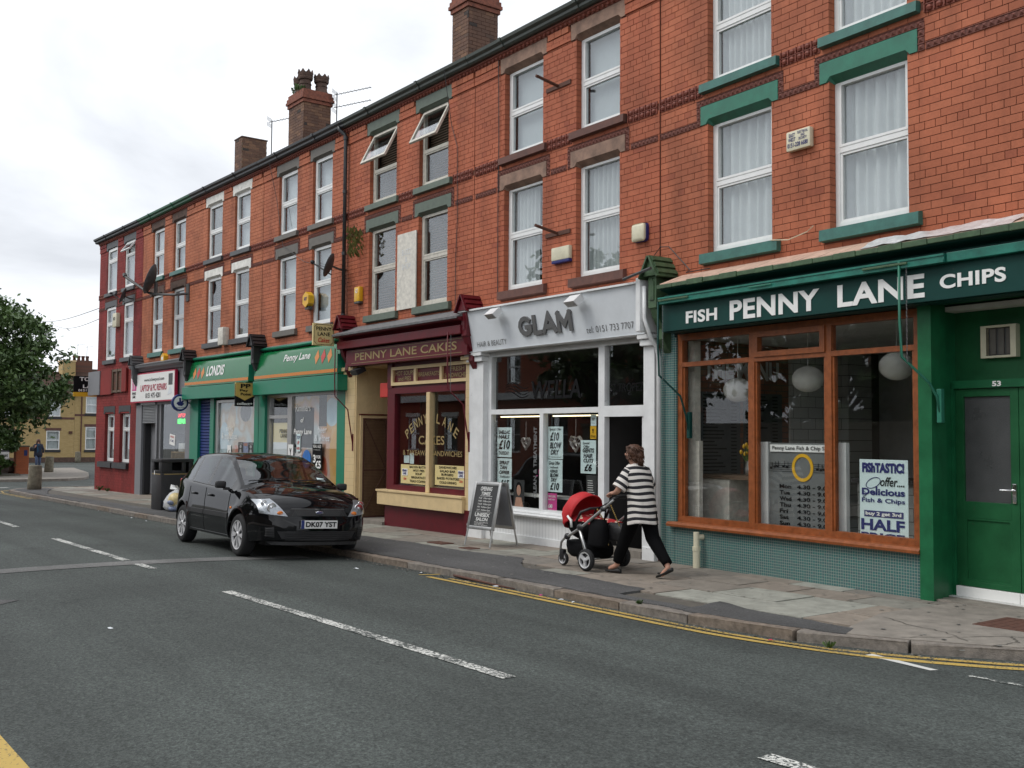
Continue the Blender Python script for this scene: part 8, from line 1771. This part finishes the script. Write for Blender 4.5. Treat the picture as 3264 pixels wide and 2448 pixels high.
# concrete bollards
bm0 = MB(); bm0.lathe([(.0, -.1), (.20, -.1), (.205, .2), (.195, .5), (.185, .72), (.18, .745), (.165, .755), (.0, .76)], 22); bme = bm0.mesh('bollard', M['concrete'], smooth=True)
rr = random.Random(2)
for v in bme.vertices: v.co.x += rr.uniform(-.006, .006); v.co.y += rr.uniform(-.006, .006)
for x, y, s_, lb in ((-34.6, -1.92, 1.0, 'weathered concrete bollard on the near corner of the side street'), (-53.5, 2.76, 1.02, 'dark mossy bollard beside the walking woman at the far corner'), (-81.3, 11.05, 1.0, 'small distant bollard in front of the yellow brick house')):
    o = bpy.data.objects.new('bollard', bme); C.objects.link(o); o.location = (x, y, gz(x)); o.scale = (s_,)*3; tag(o, lb, 'bollard', 'concrete bollards'); o.rotation_euler = (R(2), R(1), x)
# ------------------------------------------------------------------ yellow brick houses closing the side street
ybr = gridmat('yellow_brick_wall', (.40, .285, .12), (.46, .33, .15), (.30, .22, .11), .23, .078, .13, .85, .5, 'yz')
dbr = M['sootstone']
def ywin(h, X, y0, y1, z0, z1, lint=True, band='brownpaint'):
    m = MB(); f = .07; [m.box(X-.06, X-.01, *b) for b in ((y0, y0+f, z0, z1), (y1-f, y1, z0, z1), (y0+f, y1-f, z0, z0+f), (y0+f, y1-f, z1-f, z1), (y0+f, y1-f, (z0+z1)/2-.03, (z0+z1)/2+.03))]; w_ = m.build('window', M['upvc'], h)
    for a, b in ((z0+f, (z0+z1)/2-.03), ((z0+z1)/2+.03, z1-f)): m = MB(); m.box(X-.04, X-.035, y0+f, y1-f, a, b); m.build('pane', M['pane'], w_)
    m = MB(); n = 40; P_ = [(X-.2+.02*math.sin(i*1.3), y0+(y1-y0)*i/n) for i in range(n+1)]; m.add([(a, b, z0) for a, b in P_]+[(a, b, z1) for a, b in P_], [(i, i+1, n+2+i, n+1+i) for i in range(n)]); m.build('curtain', M['net'], w_)
    if lint: m = MB(); m.box(X-.1, X+.03, y0-.1, y1+.1, z1+.01, z1+.21); m.build('lintel', M['brownpaint'], h)
    m = MB(); m.box(X-.1, X+.07, y0-.08, y1+.08, z0-.19, z0-.01); m.build('sill', M['black'], h)
def yhouse(y0, y1, zb, eave, wins, bands, label):
    X = -84; h = thing('brick_house', label, 'house', (X, (y0+y1)/2, zb)); OFF[h.name] = (-X, -(y0+y1)/2, -zb)
    m = MB(); sb = [y0, y1]+[v for w_ in wins for v in w_[:2]]; zz = [zb-.3, eave]+[v for w_ in wins for v in w_[2:]]
    q = MB(); cellwall(q, sb, zz, lambda s, z: not any(a < s < b and c < z < d for a, b, c, d in wins), 0, .25); q.v = [(X-y, x, z) for x, y, z in q.v]; q.build('wall', ybr, h)
    m = MB(); m.box(X-6, X-5.9, y0, y1, zb-.3, eave); m.box(X-6, X-.25, y0, y0+.1, zb-.3, eave); m.box(X-6, X-.25, y1-.1, y1, zb-.3, eave); m.box(X-6, X-.25, y0, y1, 2.2, 2.35); m.build('inner_walls', M['wall_in'], h)
    m = MB(); m.box(X-.02, X+.03, y0, y1, zb-.3, zb+.30); m.build('plinth', M['sootstone'], h)
    for w_ in wins: ywin(h, X, *w_)
    for (a, b, c, d) in bands: m = MB(); m.box(X-.02, X+.025, a, b, c, d); m.build('string_course', M['brownpaint'], h)
    m = MB(); m.add([(X+.3, y0-.1, eave), (X+.3, y1+.1, eave), (X-3.2, y1+.1, eave+1.9), (X-3.2, y0-.1, eave+1.9), (X-6.3, y1+.1, eave), (X-6.3, y0-.1, eave)], [(0, 1, 2, 3), (3, 2, 4, 5), (0, 3, 5), (1, 4, 2)]); m.build('roof', M['brownroof'], h)
    m = MB(); m.box(X+.2, X+.34, y0-.1, y1+.1, eave-.08, eave+.04); m.build('gutter', M['gutter'], h)
    return h
yh = yhouse(2.0, 11.4, -.80, 4.30, [(9.4, 10.36, .09, 1.53), (9.51, 10.37, 2.61, 3.94), (6.2, 7.1, .09, 1.53), (6.2, 7.1, 2.61, 3.94)], [(2.0, 11.4, 2.40, 2.56), (2.0, 11.4, 4.03, 4.15)], 'yellow brick house partly hidden behind the leafy tree')
yh2 = yhouse(11.41, 22, -.80, 4.62, [(12.23, 13.03, .08, 1.85), (12.21, 13.07, 2.9, 4.21), (15.5, 16.4, .08, 1.85), (15.5, 16.4, 2.9, 4.21)], [(11.41, 22, 2.67, 2.83), (11.41, 22, 4.32, 4.44)], 'yellow brick house with downpipe next to the painted corner house')
m = MB(); m.tube([(-83.95, 11.9, -.7), (-83.95, 11.9, 4.5)], .045, 6); m.build('downpipe', M['brownpaint'], yh2)
m = MB(); m.box(-83.96, -83.9, 11.0, 11.25, 1.3, 1.5); m.build('air_brick', M['rust'], yh)
t = thing('chimney_stack', 'yellow brick chimney block behind the to let board', 'chimney', (-86.5, 11.4, 4.2)); OFF[t.name] = (86.5, -11.4, -4.2); m = MB(); m.box(-87.4, -86.0, 10.91, 11.87, 4.2, 6.98); m.build('stack', ybr, t); m = MB(); m.box(-87.45, -85.95, 10.86, 11.92, 6.98, 7.08); m.build('capping', M['cream'], t)
t = thing('chimney_stack', 'dark brick chimney stack with clay pots and aerials behind the yellow houses', 'chimney', (-87, 12.4, 5.0)); OFF[t.name] = (87, -12.4, -5.0); m = MB(); m.box(-88, -86.6, 11.93, 13.3, 5.0, 7.15); m.build('stack', M['inbrick'], t)
for i in range(4): m = MB(); m.lathe([(.13, 0), (.11, .2), (.14, .3), (.15, .38), (.1, .4)], 10, (-87.2, 12.05+.33*i, 7.15)); m.build('chimney_pot', M['rust'], t)
aerial(-87, 12.25, 7.15, 8.45, [(8.4, .5, .85, .8)], 'thin aerial on the dark chimney of the yellow houses', False); aerial(-87, 12.95, 7.15, 8.33, [(8.28, .2, .9, .5)], 'short T shaped aerial beside the taller one on the far chimney', False)
# overhead wires
for i, (a, b) in enumerate((((-34, -.05, 5.5), (-80, 7.0, 9.6)), ((-34, 0, 5.2), (-80, 8.6, 9.3)))):
    o = Vector(a); m = MB(); L_ = [Vector(a).lerp(Vector(b), u/10)-Vector((0, 0, .4*math.sin(u/10*math.pi))) for u in range(11)]; m.tube([p-o for p in L_], .012, 4); x = m.build('overhead_wire', M['steel'], loc=o); tag(x, ('upper' if i == 0 else 'lower')+' thin overhead wire running from the painted corner house', 'wire')
# gatepost and street name sign
t = thing('gatepost', 'orange brick gatepost under the leafy tree at the far corner', 'gatepost', (-51.2, 1.05, gz(-51.2))); OFF[t.name] = (0, 0, 0); m = MB(); m.bbox(-.25, .25, -.27, .27, -.1, 1.25, .01); m.build('post', M['pillar'], t); m = MB(); m.bbox(-.28, .28, -.30, .30, 1.25, 1.31, .01); m.build('cap', M['concrete'], t); part(t, 'blue_plate', M['blue'], (.25, .26, .06, .2, .85, 1.1))
t = thing('street_name_sign', 'small white street name plate on two black posts', 'sign', (-56.0, 1.3, gz(-56))); OFF[t.name] = (0, 0, 0); m = MB(); [m.box(-.03, .03, y-.04, y+.04, -.1, .98) for y in (-.35, .1)]; m.build('post', M['black'], t); part(t, 'plate', M['white'], (.03, .05, -.42, .16, .62, .98)); q = MB(); v, f = text_geom('PENNY LANE', (-.36, .1, .74, .86), 0, bold=.03); q.add(v, f); q.xf(Matrix.Translation((.052, 0, 0)) @ Matrix.Rotation(R(90), 4, 'Z')); q.build('lettering', M['ink'], t)
t = thing('garden_wall', 'low dark stone garden wall beside the orange gatepost', 'wall', (-55, .5, gz(-55))); OFF[t.name] = (0, 0, 0); rr = random.Random(4)
for i in range(22):
    for j in range(3): m = MB(); x0 = -3.4+i*.32+(.15 if j % 2 else 0); m.bbox(x0, x0+.30, .2-.15, .2+.15, j*.22-.05, j*.22+.16, .02); m.build('stone', M['sootstone'], t)
# ------------------------------------------------------------------ trees
def tree(loc, label, rx, ry, rz_, zc, nclump, nleaf, leaf, seed, trunk=.2, group=None, lo=None):
    t = thing('leafy_tree', label, 'tree', loc, 0, group); OFF[t.name] = (0, 0, 0); rr = random.Random(seed); cl = []
    for i in range(nclump):
        while True:
            d = Vector((rr.uniform(-1, 1), rr.uniform(-1, 1), rr.uniform(-1, 1)))
            if .15 < d.length < 1: break
        d = d.normalized()*(d.length**.45); d *= 1+.18*math.sin(d.x*7+seed)*math.cos(d.z*6+d.y*5); cl.append(Vector((d.x*rx, d.y*ry, zc+d.z*rz_)))
    m = MB(); m.tube([(0, 0, -.1), (.05, 0, zc*.3), (0, .05, zc*.7), (.1, -.1, zc+rz_*.4)], [trunk, trunk*.8, trunk*.55, trunk*.2], 10)
    for c in cl[::max(1, nclump//26)]:
        b = Vector((0, 0, max(zc*.35, c.z*.55))); m.tube([b, b.lerp(c, .5)+Vector((0, 0, .2)), c], [trunk*.35, trunk*.22, .02], 6)
    m.build('trunk', M['bark'], t, smooth=True); m = MB()
    for c in cl:
        cr = rr.uniform(.3, .62)*min(rx, ry, rz_)/3.4; tone = rr.random()
        for q in range(nleaf):
            d = Vector((rr.gauss(0, .5), rr.gauss(0, .5), rr.gauss(0, .42)))*cr*1.1; p = c+d; s_ = leaf*rr.uniform(.6, 1.3)
            n = Vector((rr.gauss(0, .6), rr.gauss(0, .6), rr.uniform(.1, 1.2))).normalized(); u = n.cross(Vector((rr.uniform(-1, 1), rr.uniform(-1, 1), rr.uniform(-.4, .4)))).normalized(); v = n.cross(u); m.cur = min(1, max(0, tone*.6+rr.random()*.4))
            m.add([p-u*s_, p+v*s_*.55-u*s_*.1, p+u*s_, p-v*s_*.6], [(0, 1, 2, 3)])
    m.build('crown', M['leaf'], t, rnd=True); return t
tree((-50.3, -1.7, gz(-50)), 'large leafy sycamore tree hiding the yellow house at the far corner', 3.6, 4.1, 3.3, 4.05+.45, 430, 92, .12, 3, .22)
tree((-49.3, -.9, gz(-49)), 'low leafy bush under the large sycamore beside the gatepost', 1.5, 1.7, 1.3, 1.2, 60, 50, .12, 14, .06)
tree((-57, -2.2, gz(-57)), 'shaded bushy tree standing behind the large sycamore', 3.2, 3.0, 3.2, 3.2, 170, 50, .16, 8, .2)
# ------------------------------------------------------------------ the other side of the street (seen only in reflections)
obr = gridmat('opposite_brick', (.33, .085, .04), (.38, .10, .045), (.14, .07, .05), .23, .078, .1, .8, .5)
for i in range(8):
    x0 = -48+i*6.6; YB = -17 if i < 3 else -26; zb = gz(x0+3); h = thing('opposite_house', 'red brick house with white cornice across the street behind the camera' if i < 3 else 'unseen red brick house added behind the trees to block reflected sky', 'house', (x0+3.3, YB, zb), 0, 'houses across the street' if i < 3 else 'houses added behind the trees to block reflected sky'); OFF[h.name] = (-(x0+3.3), -YB, -zb)  # back row added to keep sky out of the chip shop reflections
    wins = [(x0+.8, x0+2.0, .7, 2.3), (x0+4.2, x0+5.3, .7, 2.3), (x0+.8, x0+2.0, 3.7, 5.2), (x0+4.2, x0+5.3, 3.7, 5.2)]
    q = MB(); cellwall(q, [x0, x0+6.6]+[v for w_ in wins for v in w_[:2]], [zb-.3, 6.4]+[v for w_ in wins for v in w_[2:]], lambda s, z: not any(a < s < b and c < z < d for a, b, c, d in wins), 0, .25); q.v = [(x, YB-y, z) for x, y, z in q.v]; q.f = [f[::-1] for f in q.f]; q.build('wall', obr, h)
    for a, b, c, d in wins:
        m = MB(); [m.box(*q_) for q_ in ((a, a+.07, YB-0.120, YB-0.060, c, d), (b-.07, b, YB-0.120, YB-0.060, c, d), (a+.07, b-.07, YB-0.120, YB-0.060, c, c+.07), (a+.07, b-.07, YB-0.120, YB-0.060, d-.07, d), (a+.07, b-.07, YB-0.120, YB-0.060, (c+d)/2-.03, (c+d)/2+.03))]; w_ = m.build('window', M['upvc'], h)
        m = MB(); m.box(a+.07, b-.07, YB-0.100, YB-0.095, c+.07, d-.07); m.build('pane', M['pane'], w_); m = MB(); m.box(a, b, YB-0.500, YB-0.490, c, d); m.build('blind', M['drape'], w_); m = MB(); m.box(a-.1, b+.1, YB-0.200, YB+0.060, d+.005, d+.2); m.build('lintel', M['white_lintel'], h)
    m = MB(); m.box(x0, x0+6.6, YB+0.020, YB+0.400, 3.0, 3.3); m.build('white_cornice', M['whitepaint'], h); m = MB(); m.box(x0, x0+6.6, YB-7, YB-0.300, 6.3, 6.4); m.add([(x0, YB+0.300, 6.4), (x0+6.6, YB+0.300, 6.4), (x0+6.6, YB-3.5, 8.6), (x0, YB-3.5, 8.6), (x0+6.6, YB-7, 6.4), (x0, YB-7, 6.4)], [(1, 0, 3, 2), (2, 3, 5, 4)]); m.build('roof', M['slates'], h)
tree((-26, -13.2, gz(-26)), 'street tree across the road behind the camera', 3.2, 2.6, 2.6, 5.2, 120, 40, .17, 5, .2, 'trees across the street'); [tree((x_, y_, gz(x_)), 'street tree across the road behind the camera', 3.6, 2.4, 3.3, 3.4, 150, 44, .26, sd_, .2, 'trees across the street') for x_, y_, sd_ in ((-22, -17.5, 6), (-17, -18, 7), (-12, -17.5, 9), (-7, -18, 10))]  # later, denser trees added to darken the chip shop window reflections
m = MB(); m.add([(x, y, gz(x)-.02) for x, y in ((-140, -12.1), (30, -12.1), (30, -60), (-140, -60))], [(3, 2, 1, 0)]); struct(m.build('front_gardens', M['ground']))

t = thing('reflection_wall', 'long grey wall added behind the camera to fill the shop window reflections', 'wall', (-14, -14, gz(-14))); OFF[t.name] = (0, 0, 0); m = MB(); m.box(-14, 16, -.15, .15, -.4, 1.9); m.build('wall', M['concrete'], t); m = MB(); m.bbox(-14.05, 16.05, -.2, .2, 1.9, 2.02, .02); m.build('coping', M['concrete'], t)  # unseen wall added to give the chip shop glass a plain reflection
